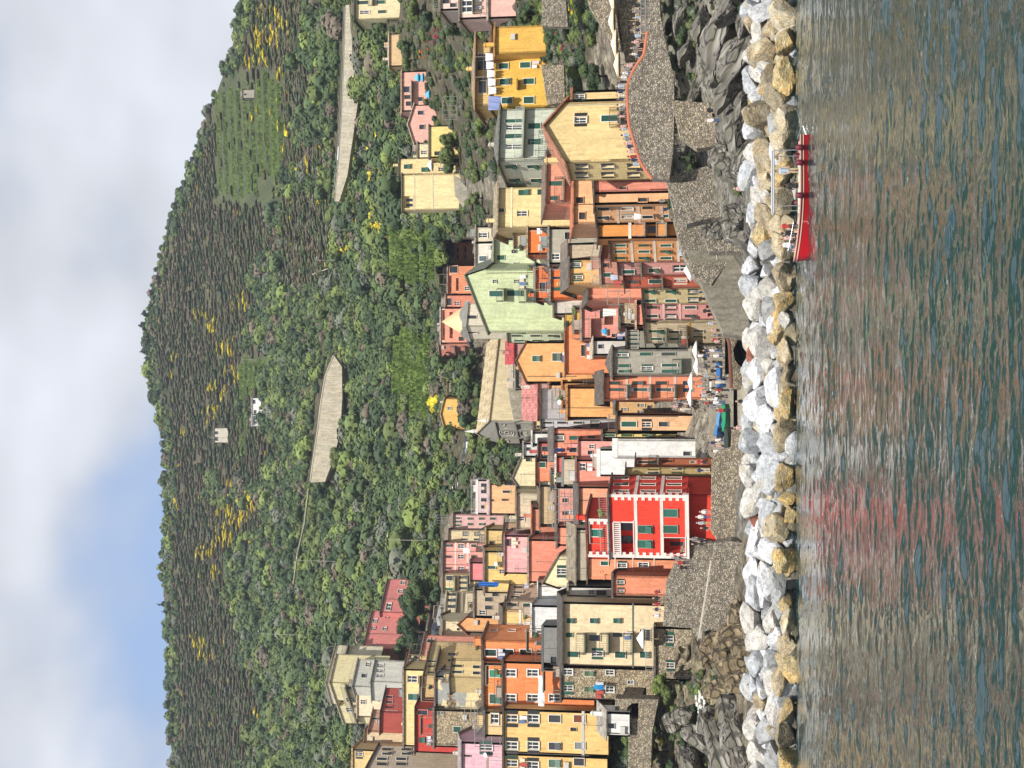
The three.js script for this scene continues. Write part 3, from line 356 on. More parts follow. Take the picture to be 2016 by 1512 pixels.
H('louvre_house', 'grey house front with ranks of dark louvred windows', 0x9d998c, [1234, 1262], [648, 688], 191.5, { ex: 6, w: [['S', 1246, [652, 660, 668, 677, 684], 20, 4, { sc: 0x28463f }]], roof: 'shed', rh: .8, rc: 0x6d6860 });
// --- the big green blocks and the peach gable
H('green_apartment_block', 'large pale green apartment block with two stacked balconies', 0xd0dcae, [958, 1098], [530, 655], 226, { a: -12, dep: 14, roof: 'gable', rh: 3.2, apex: 0.1, rc: 0x8d9684, ov: .35, ex: 8, w: [['S', 977, 578, 27, 11], ['S', 1013, 577, 30, 11], ['S', 1052, 578, 16, 12], ['G', 974, 554, 8, 7], ['G', 1016, 554, 8, 7]], bal: [[993, 567, 592, 1.3, 0xa9b094], [1037, 567, 594, 1.3, 0xa9b094]] });
H('green_block_flank', 'grey green flank wing with narrow windows', 0xc7d1b2, [1000, 1098], [655, 675], 232, { a: -30, dep: 7, ex: 6, w: [['S', [1017, 1054, 1088], [661], 20, 4, { sc: 0x3c4a40 }], ['S', [1022, 1058, 1090], [671], 20, 4, { sc: 0x3c4a40 }]], roof: 'shed', rh: .7, rc: 0x8a9484 });
H('mint_house', 'mint green house with one green shutter under a broad eave', 0xd9e4bd, [974, 1034], [470, 534], 232, { roof: 'hip', rh: 1, rc: 0x9aa392, ov: .8, ex: 9, w: [['S', 986, 507, 15, 9], ['G', 1016, 520, 9, 7], ['D', 1012, 495, 10, 7]], pipe: [532] });
H('ivory_house', 'ivory house with two plain square windows above the mint house', 0xece3d2, [936, 972], [477, 527], 262, { roof: 'side', rh: .7, rc: 0xb9b6aa, ex: 8, w: [['S', 951, 509, 15, 10, { sc: 0x5c7276, fc: 0xffffff }], ['D', 951, 464, 18, 10]] });
H('ivory_side_house', 'narrow ivory house with a wide grey window and globe lamp', 0xeadfc4, [938, 965], [445, 478], 266, { roof: 'flat', ex: 8, rc: 0xa39f92, w: [['G', 951, 463, 18, 10]] });
H('peach_gable_house', 'large peach house with asymmetric gable and two windows', 0xf3b877, [1037, 1114], [673, 754], 224, { roof: 'gable', rh: 1.6, apex: 0.45, rc: 0x8a6a52, ov: .25, ex: 8, dep: 10, w: [['H', 1056, 706, 16, 11, { sc: 0x3e6a50 }], ['S', 1096, 703, 17, 15, { sc: 0x4e5a4c }]], pipe: [741] });
H('peach_lower_house', 'plain peach block below the pink tiled roofs', 0xf6b873, [1118, 1208], [762, 824], 212, { ex: 6, roof: 'flat', rc: 0xd39a60, dep: 8, pipe: [803], dish: [[1104, 792]] });
H('peach_hip_block', 'small peach chimney block tied to the peach gable', 0xf4b66f, [1108, 1130], [752, 800], 217, { ex: 8, roof: 'flat', rc: 0xcf9860, dep: 6 });
H('pink_roof_shed', 'long shed with faded pink tiled roofs beside the church square', 0xd9aaa0, [1058, 1085], [745, 824], 228, { ex: 8, roof: 'shed', rh: 3.2, rc: 0xd98f8a, dep: 7 });
H('tile_stack_house', 'jumble of small tiled terraces with chairs and a satellite dish', 0xdcae84, [1082, 1118], [756, 826], 222, { ex: 8, roof: 'flat', rail: 1, rc: 0xb48a68, w: [['D', 1098, [770, 800], 14, 9], ['D', 1102, 815, 14, 10]], dish: [[1104, 793]] });
H('red_fleck_house', 'little house with a faded red roof against the peach gable', 0xc98d88, [1012, 1032], [674, 712], 238, { ex: 6, roof: 'shed', rh: 2, rc: 0xc84e52, dep: 5 });
H('stone_chapel_house', 'small rubble stone house with slate roof beside the peach gable', 0xb9b5a8, [1016, 1034], [712, 764], 242, { ex: 6, mat: 'stone', k: 1.05, roof: 'shed', rh: 1.4, rc: 0x8e8f8a, w: [['S', 1020, 720, 10, 8]] });
// --- centre: salmon upper houses, white and grey fronts
H('white_row_house', 'white front with pairs of dark windows under the church square', 0xd9dade, [1066, 1202], [826, 846], 216, { a: -35, ex: 6, w: [['S', [1078, 1106, 1138], [832, 842], 18, 4.5, { sc: 0x3c4446 }], ['O', 1171, [832, 842], 18, 4, { sc: 0x3a4244 }]], rc: 0x77726a, roof: 'shed', rh: .8 });
H('cream_pillar_house', 'tiny cream turret house below the church steps', 0xeedba8, [1052, 1070], [826, 850], 232, { ex: 6, roof: 'flat', w: [['D', 1060, 840, 6, 5]] });
H('coral_front_house', 'coral fronted house with blue laundry hanging from its eave', 0xef9878, [1090, 1192], [845, 903], 208, { a: 4, ex: 6, w: [['O', 1101, 862, 18, 8, { sc: 0x23282a }], ['S', 1131, 862, 21, 8], ['S', 1164, 861, 14, 6], ['D', 1128, 886, 14, 9], ['G', 1098, 886, 12, 8]], rc: 0x77706a, roof: 'side', rh: 1.2 });
H('pink_bay_house', 'square pink bay with a little barred window and air unit', 0xf2a89c, [1139, 1170], [865, 908], 204, { ex: 7, w: [['G', 1165, 879, 10, 8], ['D', 1162, 891, 10, 8]], roof: 'flat', rc: 0xb58a80, slab: .15 });
H('white_box_house', 'white flat roofed box with a washing line', 0xeeeeea, [1049, 1086], [851, 876], 218, { ex: 8, roof: 'flat', rc: 0xe6e4de });
H('crimson_terrace_house', 'crimson house with a covered terrace and chairs', 0xc4655c, [1060, 1092], [870, 912], 214, { ex: 8, roof: 'shed', rh: 1, rc: 0x868480, w: [['D', 1074, 884, 14, 10], ['S', 1072, 898, 14, 9], ['S', 1066, 908, 16, 8]] });
H('cream_gable_house', 'cream gabled house with a framed recess below the wooded gully', 0xefe2b8, [1033, 1056], [887, 974], 226, { ex: 9, a: -4, roof: 'gable', rh: 1.9, apex: 0.62, rc: 0x87837a, dep: 10, ov: .3, w: [['D', 1040, 905, 10, 7]] });
H('grey_cap_house', 'grey rendered house with stacked water tanks on its roof', 0xd2d2d0, [1032, 1056], [872, 900], 223, { ex: 8, roof: 'flat', rc: 0xb8b8b2, w: [['D', 1040, 884, 8, 7]] });
H('scarlet_narrow_house', 'narrow scarlet house with white cornice', 0xe4655a, [1096, 1130], [898, 935], 207, { ex: 7, roof: 'flat', rc: 0xe9e4dc, w: [['D', 1118, 912, 12, 8]] });
H('coral_low_house', 'low coral house next to the cream air unit tower', 0xf2946d, [1056, 1092], [906, 956], 213, { ex: 8, roof: 'shed', rh: 1, rc: 0x6a5c54, w: [['S', 1068, 915, 12, 10], ['D', 1088, 925, 9, 10]] });
H('tower_block', 'slim cream service tower with stacked air units', 0xebdfbe, [1086, 1104], [930, 962], 211, { ex: 8, roof: 'flat', dep: 3, w: [['D', 1096, 940, 8, 7], ['D', 1096, 952, 8, 7]] });
H('sand_block', 'blank sand coloured block with grey coping', 0xcdbda2, [1110, 1136], [901, 957], 205, { ex: 7, roof: 'parapet', rh: .35, pc: 0x8a8c8c });
H('coral_plain_house', 'plain coral house with a white window and rusty stain', 0xf2a08c, [1136, 1180], [905, 958], 201, { ex: 7, roof: 'flat', rc: 0x9c7a70, w: [['G', 1147, 919, 12, 15]], pipe: [925] });
H('peach_tall_house', 'tall peach house with a green corner shutter', 0xf6ab87, [1139, 1180], [958, 1040], 198, { ex: 8, roof: 'side', rh: 1, rc: 0x6d6762, w: [['S', 1150, 1032, 12, 10, { fc: 0xffffff }]], pipe: [985] });
H('tan_window_house', 'long tan house with a row of tiny dark windows and scaffold pipes', 0xcdb38c, [1064, 1092], [955, 1035], 212, { ex: 8, roof: 'shed', rh: 1.4, rc: 0x867a68, w: [['D', 1093, [963, 976], 6, 5], ['D', 1091, [991, 1001], 6, 5]] });
H('speckled_house', 'beige house with speckled stone panel and green shutter', 0xd9ccb0, [1018, 1050], [970, 1042], 222, { ex: 8, roof: 'shed', rh: 1.1, rc: 0x9a917f, a: -4, w: [['S', 1026, 1007, 15, 9], ['G', 1026, 1021, 13, 9]] });
H('brick_terrace_house', 'brick red terrace house under bare vines and ladders', 0xd58c70, [1048, 1082], [1000, 1062], 214, { ex: 8, roof: 'shed', rh: 1.2, rc: 0xc07a60, w: [['D', 1056, 1012, 16, 12], ['D', 1058, 1048, 10, 8]] });
H('scaffold_house', 'pink house front behind a lattice of grey scaffold tubes', 0xe9a392, [1096, 1132], [958, 1040], 206, { ex: 8, roof: 'flat', rc: 0x9c8c84, rail: 1, w: [['D', 1112, 985, 10, 8], ['D', 1112, 1010, 10, 8]] });
H('wide_salmon_house', 'wide plain salmon wall with vents above the cream gable', 0xf2967c, [1042, 1092], [1062, 1148], 208, { ex: 8, roof: 'flat', rc: 0xb7aca2, w: [['D', 1046, 1055, 8, 8]], pipe: [1126] });
H('salmon_corner_house', 'light salmon corner block with white edge strip', 0xf5a283, [1098, 1134], [1036, 1075], 203, { ex: 8, roof: 'flat', rc: 0x7d7a78 });
H('blush_block', 'big blank blush pink block with a notched corner', 0xf2b6b4, [994, 1040], [1054, 1130], 220, { ex: 8, roof: 'flat', rc: 0xcfa3a0, slab: .12, w: [['D', 1000, 1068, 8, 14]] });
H('ochre_mid_house', 'ochre yellow house with green shutter beside the blush block', 0xf2cf84, [955, 990], [1085, 1168], 238, { ex: 9, roof: 'side', rh: .9, rc: 0x87766a, w: [['S', 968, 1117, 15, 6], ['S', 968, 1152, 14, 8], ['G', 988, 1125, 9, 8]], dish: [[979, 1110]] });
H('ochre_terrace_house', 'ochre house with laundry terrace and dark openings', 0xe9c98a, [958, 985], [1042, 1086], 244, { ex: 8, roof: 'flat', rail: 1, rc: 0xbfa77a, w: [['D', 968, 1069, 10, 8], ['D', 966, 1080, 10, 8], ['G', 982, 1079, 9, 8]] });
H('chestnut_house', 'light brown house with slit windows above the blush block', 0xc4a184, [992, 1036], [1028, 1056], 230, { a: 40, ex: 8, roof: 'shed', rh: .9, rc: 0x6d655c, w: [['S', [1003, 1001], [1043, 1051], 15, 4, { sc: 0x2c2c2c }], ['D', 1004, 1033, 16, 12]] });
H('arcade_house', 'peach house with white balustrade terrace and arched windows', 0xf2c190, [965, 1012], [945, 1013], 286, { ex: 9, roof: 'flat', rc: 0xcbb0ae, w: [['D', [969], [953, 985], 5, 4], ['D', 1001, 952, 16, 7], ['S', 997, 968, 15, 5, { sc: 0x333333 }], ['S', 994, 984, 13, 4, { sc: 0x333333 }]], band: [962], bc: 0xd9c2c6, bw: .8 });
H('arcade_top', 'x', 0xdcc4c2, [941, 963], [945, 1012], 287.5, { ex: 0, dep: 6, join: 'arcade_house', roof: 'parapet', rh: 0.4, pc: 0xf2eeea, rail: 0xf4f2ee, w: [['D', 953, [955, 968, 984, 998], 12, 7, { fc: 0xf4f2ee }]] });
H('lilac_apartment_house', 'tall lilac pink apartment house with four floors of green windows', 0xe6b9b4, [893, 990], [1013, 1044], 306, { ex: 8, a: 4, roof: 'hip', rh: 1.4, rc: 0x8f8172, w: [['S', 901, [1020, 1027, 1034, 1041], 11, 3.6], ['S', [926, 948], [1021, 1032], 11, 4.5, { sc: 0x4c5a50 }], ['S', 970, 1021, 11, 4.5]], pipe: [1043] });
H('beige_apartment_house', 'beige apartment house with white sashes beside the lilac one', 0xdfcda6, [884, 958], [1044, 1069], 303, { ex: 8, a: 4, roof: 'hip', rh: 1.4, rc: 0x8f8172, w: [['S', 890, [1048, 1055, 1063], 12, 3.6, { sc: 0x2c423c }], ['O', [916, 939], 1051, 11, 3.6, { sc: 0x46524e }], ['S', [914, 938], 1062, 11, 4, { sc: 0x2c423c }]] });
H('banded_pink_house', 'pink apartment house with white vertical bands and a flapping sheet', 0xefa79c, [874, 950], [1069, 1131], 300, { ex: 8, a: 4, roof: 'hip', rh: 1.3, rc: 0x55504a, w: [['S', [883], [1074, 1096, 1119], 12, 5, { sc: 0x2c3a36 }], ['G', [908], [1075, 1096, 1120], 12, 9], ['S', [933], [1074, 1096], 11, 6, { sc: 0x2c3a36 }]], band: [897, 921], bc: 0xf6d9cf, bw: .4, pipe: [1086, 1112] });
H('cream_shutter_house', 'cream house with two floors of blinds below the pine wood', 0xe8d5a4, [873, 924], [1131, 1166], 296, { ex: 8, a: 2, roof: 'hip', rh: 1.2, rc: 0x83786a, w: [['S', 885, 1138, 13, 9, { sc: 0x2a3432 }], ['S', 884, 1160, 16, 5], ['S', 912, [1137, 1147, 1158], 17, 5, { sc: 0x3c4442 }]], bal: [[897, 1134, 1164, .9], [922, 1134, 1164, 1]] });
H('pink_strip_house', 'raspberry pink low block beneath the banded pink house', 0xee8f92, [926, 944], [1107, 1145], 276, { ex: 7, roof: 'shed', rh: .8, rc: 0xb7b2b0 });
H('awning_flat_house', 'cream flat with ranks of balconies and grey awning flaps', 0xe4d3b0, [878, 930], [1166, 1222], 288, { ex: 8, a: 25, roof: 'flat', rc: 0xcfc2a4, w: [['S', [890], [1170, 1182, 1194], 18, 6, { sc: 0x2c3432 }], ['S', [884], [1204, 1214], 18, 6, { sc: 0x2c3432 }]], bal: [[902, 1168, 1220, 1.2]] });
H('cream_blank_house', 'blank cream wall house standing over the red pitched roofs', 0xf0e2ba, [872, 906], [1222, 1272], 276, { ex: 9, a: -4, roof: 'side', rh: 1, rc: 0x8c8272, dep: 7, w: [['D', 902, 1239, 5, 5]] });
H('pink_pitched_house', 'pink and amber pitched house in the thick of the roofs', 0xf0b177, [918, 950], [1214, 1246], 250, { ex: 8, roof: 'gable', rh: 1.5, rc: 0xb4776a });
H('cluttered_terrace_house', 'small house with a cluttered terrace of crates and railings', 0xc8b59c, [935, 985], [1160, 1215], 244, { ex: 10, roof: 'flat', rail: 1, rc: 0x9a8c7e, w: [['D', 962, [1180, 1196], 14, 8], ['G', 950, 1206, 12, 9], ['D', 975, 1170, 12, 8]] });
H('brown_slit_house', 'brown pitched house with rows of slit windows beside white tents', 0xcfae93, [1000, 1052], [1150, 1200], 214, { a: 55, ex: 8, roof: 'shed', rh: 1.3, rc: 0x6c6258, w: [['S', [1020], [1156, 1166], 18, 4, { sc: 0x2c2a28 }], ['S', [1014], [1175, 1184], 18, 4, { sc: 0x2c2a28 }]] });
H('amber_gable_house', 'amber house with white edge bands next to the big orange house', 0xf6cd8a, [990, 1045], [1201, 1232], 210, { ex: 8, a: 2, roof: 'side', rh: 1.1, rc: 0x6f655a, band: [1024], bc: 0xf6ecd9, w: [['D', 962, 1215, 14, 8]] });
H('beige_panel_house', 'beige house with a recessed panel and green shutter by the white tents', 0xcdb69a, [994, 1048], [1182, 1202], 211, { a: 50, ex: 8, roof: 'shed', rh: .9, rc: 0x6f655a, w: [['D', 1008, 1190, 20, 8, { thin: 1 }], ['S', 1038, 1191, 16, 6]] });
// --- towards the cliff: red tower house and its neighbours
H('coral_window_house', 'coral house with white framed green windows behind the red tower', 0xf0a077, [1157, 1332], [1098, 1146], 181, { ex: 5, roof: 'shed', rh: .8, rc: 0x7c6c60, w: [['S', 1190, 1109, 15, 8, { fc: 0xffffff }], ['O', 1225, 1113, 18, 8, { fc: 0xffffff }], ['G', 1267, 1112, 20, 9, { fc: 0xffffff }], ['S', 1163, 1126, 16, 10, { fc: 0xffffff }], ['R', 1184, 1126, 6, 6, { fc: 0xffffff }]], band: [1211, 1246, 1288], bc: 0xf6d2b8, bw: .15 });
H('cream_roof_gable', 'cream gable house with open shutters under a slanting tiled roof', 0xf3e8bc, [1098, 1150], [1094, 1156], 196, { ex: 6, a: 2, roof: 'gable', rh: 2.0, apex: 0.85, rc: 0xa08d7c, ov: .3, w: [['O', 1106, 1125, 19, 11, { sc: 0x20443a }], ['G', 1139, 1124, 12, 9]] });
H('stone_roof_lodge', 'low lodge with a long stone slab roof against the cream gable', 0xb9ae9a, [1134, 1150], [1040, 1146], 190, { ex: 8, roof: 'shed', rh: 1.6, rc: 0xa39a86, dep: 5 });
H('small_coral_house', 'small coral house with two open windows above the stone terrace', 0xef9a76, [1208, 1248], [1133, 1172], 176, { ex: 4, a: 2, roof: 'flat', rc: 0x6c6460, w: [['O', [1222], [1146, 1163], 14, 6, { sc: 0x24463c }]] });
H('white_court_house', 'whitewashed court house with dark doorways and roller blinds', 0xe0dcd4, [1120, 1200], [1154, 1176], 190, { ex: 6, roof: 'flat', rc: 0xa8a296, w: [['D', 1126, 1172, 18, 7], ['D', 1184, 1168, 20, 12], ['G', 1165, 1166, 12, 9]] });
H('white_tent_box', 'white plastered box roof with a sloped glazed lean to', 0xf1f1ef, [1060, 1100], [1148, 1184], 204, { ex: 8, roof: 'shed', rh: .6, rc: 0xf0f0ee });
H('white_slab_house', 'smooth white wedge house joined to a grey roof terrace', 0xf0f0ee, [1048, 1098], [1192, 1250], 198, { ex: 7, roof: 'flat', rc: 0xe9e9e6, w: [['D', 1062, 1245, 10, 5]] });
H('grey_roof_house', 'slate grey flat roofed block wedged beside the big cream house', 0x8c8b88, [1070, 1104], [1232, 1322], 193, { ex: 8, roof: 'parapet', rh: .3, pc: 0x6d6c6a, w: [['D', 1090, 1300, 12, 14], ['G', 1090, 1326, 14, 10]] });
H('cream_big_house', 'big cream house with three balconies and green shutters above the stone wall', 0xf2ddb4, [1108, 1288], [1187, 1313], 185, { ex: 1.5, roof: 'side', rh: 1.1, rc: 0x5f5b55, ov: .7, dep: 9, w: [['H', [1123, 1169, 1215], 1222, 15, 10], ['S', 1121, 1250, 14, 9], ['S', [1128], 1288, 22, 11], ['O', 1176, 1287, 22, 10], ['S', 1221, 1289, 20, 12], ['H', 1269, 1289, 18, 12], ['D', 1171, 1256, 22, 12, { thin: 1 }], ['D', 1171, 1278, 22, 14, { thin: 1 }], ['D', 1216, 1250, 20, 8, { thin: 1 }], ['D', 1270, 1250, 20, 22, { thin: 1 }]], bal: [[1153, 1246, 1286, 1.2, 0x6d7a72], [1199, 1246, 1286, 1.2, 0x6d7a72], [1246, 1246, 1286, 1.2, 0x6d7a72]], band: [1246], bc: 0x6d7a72, bw: .2, pipe: [1310] });
H('stone_cellar', 'rubble stone cellar storey with two shuttered windows under the cream house', 0xc4bcaa, [1291, 1362], [1235, 1340], 183.5, { ex: 4, mat: 'stone', k: 1.05, roof: 'flat', rc: 0x7d786e, w: [['O', 1318, 1258, 16, 13, { sc: 0x1f5346 }], ['O', 1320, 1310, 16, 10, { sc: 0x1f5346 }]] });
H('stone_house', 'tall rubble stone house with green shutters and a blue cloth', 0xc9bea8, [1106, 1292], [1314, 1380], 189, { ex: 3, mat: 'stone', k: 1.05, roof: 'flat', rc: 0x66605a, w: [['G', 1118, 1323, 19, 11, { fc: 0xffffff }], ['H', 1160, 1326, 19, 10, { sc: 0x4c6a4c }], ['G', 1201, 1324, 16, 10, { fc: 0xffffff }], ['O', 1119, 1355, 19, 11], ['H', 1160, 1357, 19, 10, { sc: 0x4c6a4c }], ['G', 1201, 1357, 16, 12, { fc: 0xffffff }], ['G', 1242, 1343, 12, 7, { fc: 0xffffff }]] });
H('orange_big_house', 'big orange house with white framed windows and a long flank', 0xf59a62, [952, 1075], [1262, 1305], 198, { ex: 6, a: -16, side: 1230, roof: 'flat', rc: 0x6c5a4e, w: [['G', [966, 1000, 1035], 1285, 22, 13, { fc: 0xffffff, fw: 0x2c5a4c }], ['G', 1063, 1286, 12, 12]], sw: [['G', [939, 972, 1008, 1042], 1241, 14, 4, { fc: 0xf6ead6 }]], pipe: [1300] });
H('orange_front_house', 'orange front with five white windows below a green shuttered attic', 0xf6955c, [992, 1125], [1304, 1398], 193, { ex: 3, roof: 'flat', rc: 0x5e5048, dep: 6, w: [['G', [1006], [1325, 1374], 20, 14, { fc: 0xffffff }], ['G', [1049], [1325, 1374], 22, 14, { fc: 0xffffff }], ['G', 1092, 1374, 22, 14, { fc: 0xffffff }]] });
H('orange_attic_house', 'orange attic storey with green blinds behind a roof terrace', 0xfb9a56, [953, 992], [1306, 1402], 197, { ex: 5, roof: 'side', rh: .9, rc: 0x6a5a50, w: [['S', 977, 1326, 26, 14, { sc: 0x3c8f72 }], ['S', 977, 1376, 26, 18, { sc: 0x3c6a5a }]], bal: [[991, 1306, 1400, 1.0, 0x7a6a60]] });
H('yellow_big_house', 'big warm yellow house with three floors and dark shutters', 0xf6cc84, [993, 1152], [1398, 1485], 190, { ex: 3, roof: 'flat', rc: 0x5e554e, ov: .6, w: [['O', [1008, 1050], 1415, 23, 15, { sc: 0x2b2e30 }], ['O', [1008, 1050], 1468, 23, 15, { sc: 0x2b2e30 }], ['S', 1092, [1415, 1469], 23, 14, { sc: 0x4a4a4e, fc: 0xefe8da }], ['B', 1141, 1415, 22, 14, { sc: 0x8a4a2a }], ['B', 1142, 1468, 20, 13, { sc: 0x9aa0a4 }], ['D', 1129, 1436, 12, 7]], pipe: [1484], bc: 0xd2d0cc, band: [1148] });
H('yellow_end_house', 'yellow end house with a wooden shutter door and iron lamp', 0xf6c97e, [993, 1150], [1486, 1560], 190.6, { ex: 3, roof: 'flat', rc: 0x5e554e, ov: .6, w: [['O', 1008, 1503, 23, 14, { sc: 0x24483e }], ['O', 1049, 1507, 23, 14, { sc: 0x2b2e30 }], ['S', 1092, 1503, 23, 15, { sc: 0x5c7a6a }], ['B', 1140, 1500, 20, 14, { sc: 0x3a3a40 }]] });
H('yellow_attic_house', 'yellow attic with a glazed veranda and drying racks', 0xf3cf96, [956, 992], [1402, 1450], 195, { ex: 6, roof: 'flat', rc: 0x7d756c, w: [['G', 974, 1415, 16, 20]], rail: 1 });
H('lilac_house', 'lilac pink house behind scaffold rails with a satellite dish', 0xefc0cc, [908, 990], [1462, 1560], 214, { ex: 6, roof: 'side', rh: 1.1, rc: 0xb5acb0, w: [['S', 916, 1467, 16, 7], ['O', 957, 1472, 26, 12, { sc: 0x3a5a50 }], ['D', 920, 1488, 14, 4]], dish: [[958, 1485]] });
H('patched_house', 'grey house of patched cement and bare stone with green shutters', 0xf4f2ee, [858, 950], [1332, 1398], 236, { ex: 7, roof: 'flat', rc: 0x8c857a, mat: 'patch', w: [['H', 902, 1352, 15, 10], ['S', 943, 1351, 13, 9], ['G', 869, 1399, 10, 9]] });
H('patched_stone_house', 'bare stone half of the patched house with closed green shutters', 0xd0c4ac, [856, 948], [1398, 1472], 235, { ex: 7, roof: 'flat', rc: 0x8c857a, mat: 'stone', k: 1.05, w: [['S', [863, 900], 1436, 15, 11], ['G', 868, 1404, 10, 7], ['D', 906, 1400, 10, 9]], rail: 1 });
H('golden_balcony_house', 'golden house with green doors and timbered balconies', 0xe9cf96, [888, 952], [1296, 1334], 232, { ex: 7, a: 35, roof: 'shed', rh: 1.1, rc: 0x6d665c, w: [['S', [900], [1311, 1323, 1330], 20, 5, { sc: 0x24443c }], ['S', [938], [1313, 1325], 14, 6, { sc: 0x2c3432 }]] });
H('golden_slit_house', 'golden house with slanting eaves and louvred doors above the patched house', 0xe2c68e, [842, 905], [1262, 1330], 250, { ex: 8, a: 55, roof: 'shed', rh: 1.5, rc: 0x857a6c, w: [['S', [852], [1290, 1302, 1312, 1324], 20, 4, { sc: 0x3a3a36 }], ['D', 890, [1288, 1300], 16, 6]], bal: [[868, 1280, 1330, 1.2]] });
H('pale_yellow_house', 'pale yellow house with a long grey beam and green shutters', 0xf6dc9e, [796, 856], [1318, 1470], 256, { ex: 7, roof: 'flat', rc: 0x9a8f82, w: [['S', 813, 1372, 19, 12], ['G', 812, 1337, 20, 14], ['D', 850, [1348, 1353], 9, 4]], bal: [[828, 1330, 1378, 1, 0x8d7a6c, null]] });
H('red_balcony_house', 'scarlet house with a half open green shutter and dark balcony', 0xd0483c, [818, 852], [1396, 1482], 243, { ex: 7, roof: 'shed', rh: 1, rc: 0x6a4a44, w: [['H', 831, 1457, 14, 11], ['D', 832, 1402, 20, 10]] });
H('pink_orange_row', 'pink and orange house with louvres beside the parked cars', 0xe59a84, [832, 870], [1250, 1300], 270, { ex: 8, a: 50, roof: 'flat', rail: 1, rc: 0xa08c80, w: [['S', 848, [1262, 1284], 14, 7, { sc: 0x3a3a38 }]] });
H('veranda_house', 'cream veranda house with glazed balconies above the tree gully', 0xe6d2ac, [798, 845], [1290, 1322], 276, { ex: 8, a: 50, roof: 'shed', rh: 1.2, rc: 0xa8705c, w: [['S', [812], [1297, 1304, 1313], 18, 4, { sc: 0x3a3c3c }], ['D', 838, 1300, 12, 10]] });
H('brick_long_house', 'long brick red house with dark roof panels along the lane', 0xc05a50, [755, 780], [1354, 1402], 296, { ex: 3, a: 50, roof: 'shed', rh: 1.4, rc: 0x53514e, w: [['D', 766, [1362, 1372, 1382, 1392], 14, 5]] });
H('tan_terrace_house', 'tan house with four dark windows under a pale roof edge', 0xd8a48a, [730, 772], [1397, 1440], 300, { ex: 8, a: 50, roof: 'shed', rh: .8, rc: 0xd8a890, w: [['S', [738, 762], [1406, 1415], 12, 4, { sc: 0x343434 }], ['S', [730, 756], 1428, 12, 4, { sc: 0x343434 }]] });
H('tan_blank_house', 'blank tan wall house beside the yellow corner house', 0xdcc6a2, [718, 768], [1440, 1472], 298, { ex: 8, roof: 'shed', rh: .8, rc: 0xa89a86, a: 4 });
H('grey_louvre_house', 'grey brown house with eight louvred windows and a pale street lamp', 0xb9a995, [735, 845], [1468, 1560], 258, { ex: 8, a: 50, roof: 'gable', rh: 2, apex: .8, rc: 0x5e554c, ov: .4, w: [['S', [762, 800], [1475, 1484], 19, 5, { sc: 0x2c2f30 }], ['S', [752, 790], [1494, 1504], 20, 6, { sc: 0x33383a }]] });
H('yellow_corner_house', 'yellow corner house with white window bands at the edge of the wood', 0xefcf92, [695, 738], [1476, 1560], 292, { ex: 8, roof: 'flat', rc: 0xe0c28c, w: [['O', 707, 1485, 14, 8, { sc: 0x4a4a48 }], ['O', 702, 1506, 16, 8, { sc: 0x4a4a48 }]] });
H('hill_villa_upper', 'upper storey of the cream hillside villa with long glazed terrace', 0xe6dcc0, [652, 690], [1270, 1345], 342, { ex: 7, a: 50, roof: 'flat', rc: 0xb9b3a2, ov: .6, w: [['G', 660, [1282, 1296], 12, 7], ['D', 672, 1320, 14, 18], ['G', 680, 1290, 10, 7]], bal: [[688, 1272, 1344, 1.4]] });
H('hill_villa_lower', 'pale yellow wing of the hillside villa with two arched recesses', 0xefe2b2, [664, 712], [1345, 1424], 341, { ex: 7, a: -45, roof: 'flat', rc: 0xcfc8b4, ov: .5, w: [['G', 690, [1378, 1398], 16, 9], ['S', 690, 1352, 18, 10], ['D', 672, 1384, 12, 12]], bal: [[681, 1346, 1420, 1.2]] });
H('hill_villa_grey', 'grey block of the hillside villa beside the covered glasshouse', 0xd2d0c4, [700, 735], [1298, 1352], 335, { ex: 7, a: 45, roof: 'flat', rc: 0xa9a79c, w: [['G', 724, 1308, 8, 8], ['D', 716, 1330, 9, 8]] });
H('hill_villa_base', 'cream retaining block of the hillside villa with bougainvillea', 0xf0e0c0, [704, 732], [1366, 1412], 335, { ex: 7, roof: 'flat', rc: 0xd9c9a8, w: [['G', 715, 1382, 10, 9]] });
H('glasshouse_block', 'pale annex with striped glass roof panels beside the villa', 0xd9d7cc, [735, 760], [1300, 1342], 330, { ex: 7, a: 45, roof: 'shed', rh: 1.2, rc: 0x8f9a98, w: [['G', 748, [1310, 1320, 1330], 14, 7]] });
H('rose_terrace_house', 'rose red stepped house with slatted windows above the tree gully', 0xea928a, [724, 768], [1202, 1277], 352, { ex: 7, a: 48, roof: 'shed', rh: .9, rc: 0x9a938a, w: [['G', 738, 1222, 9, 8], ['G', 735, 1237, 9, 7], ['G', 762, 1214, 7, 6], ['G', 757, 1238, 8, 7], ['G', 735, 1271, 8, 6]], pipe: [1248] });
H('rose_upper_house', 'upper rose red house with deep green awning above the pines', 0xe68e88, [756, 800], [1140, 1206], 358, { ex: 7, a: 48, roof: 'shed', rh: .9, rc: 0x9a938a, w: [['G', 793, 1147, 9, 7], ['G', 788, 1164, 9, 7], ['D', 764, 1172, 16, 8], ['G', 765, 1194, 10, 14]], pipe: [1180] });
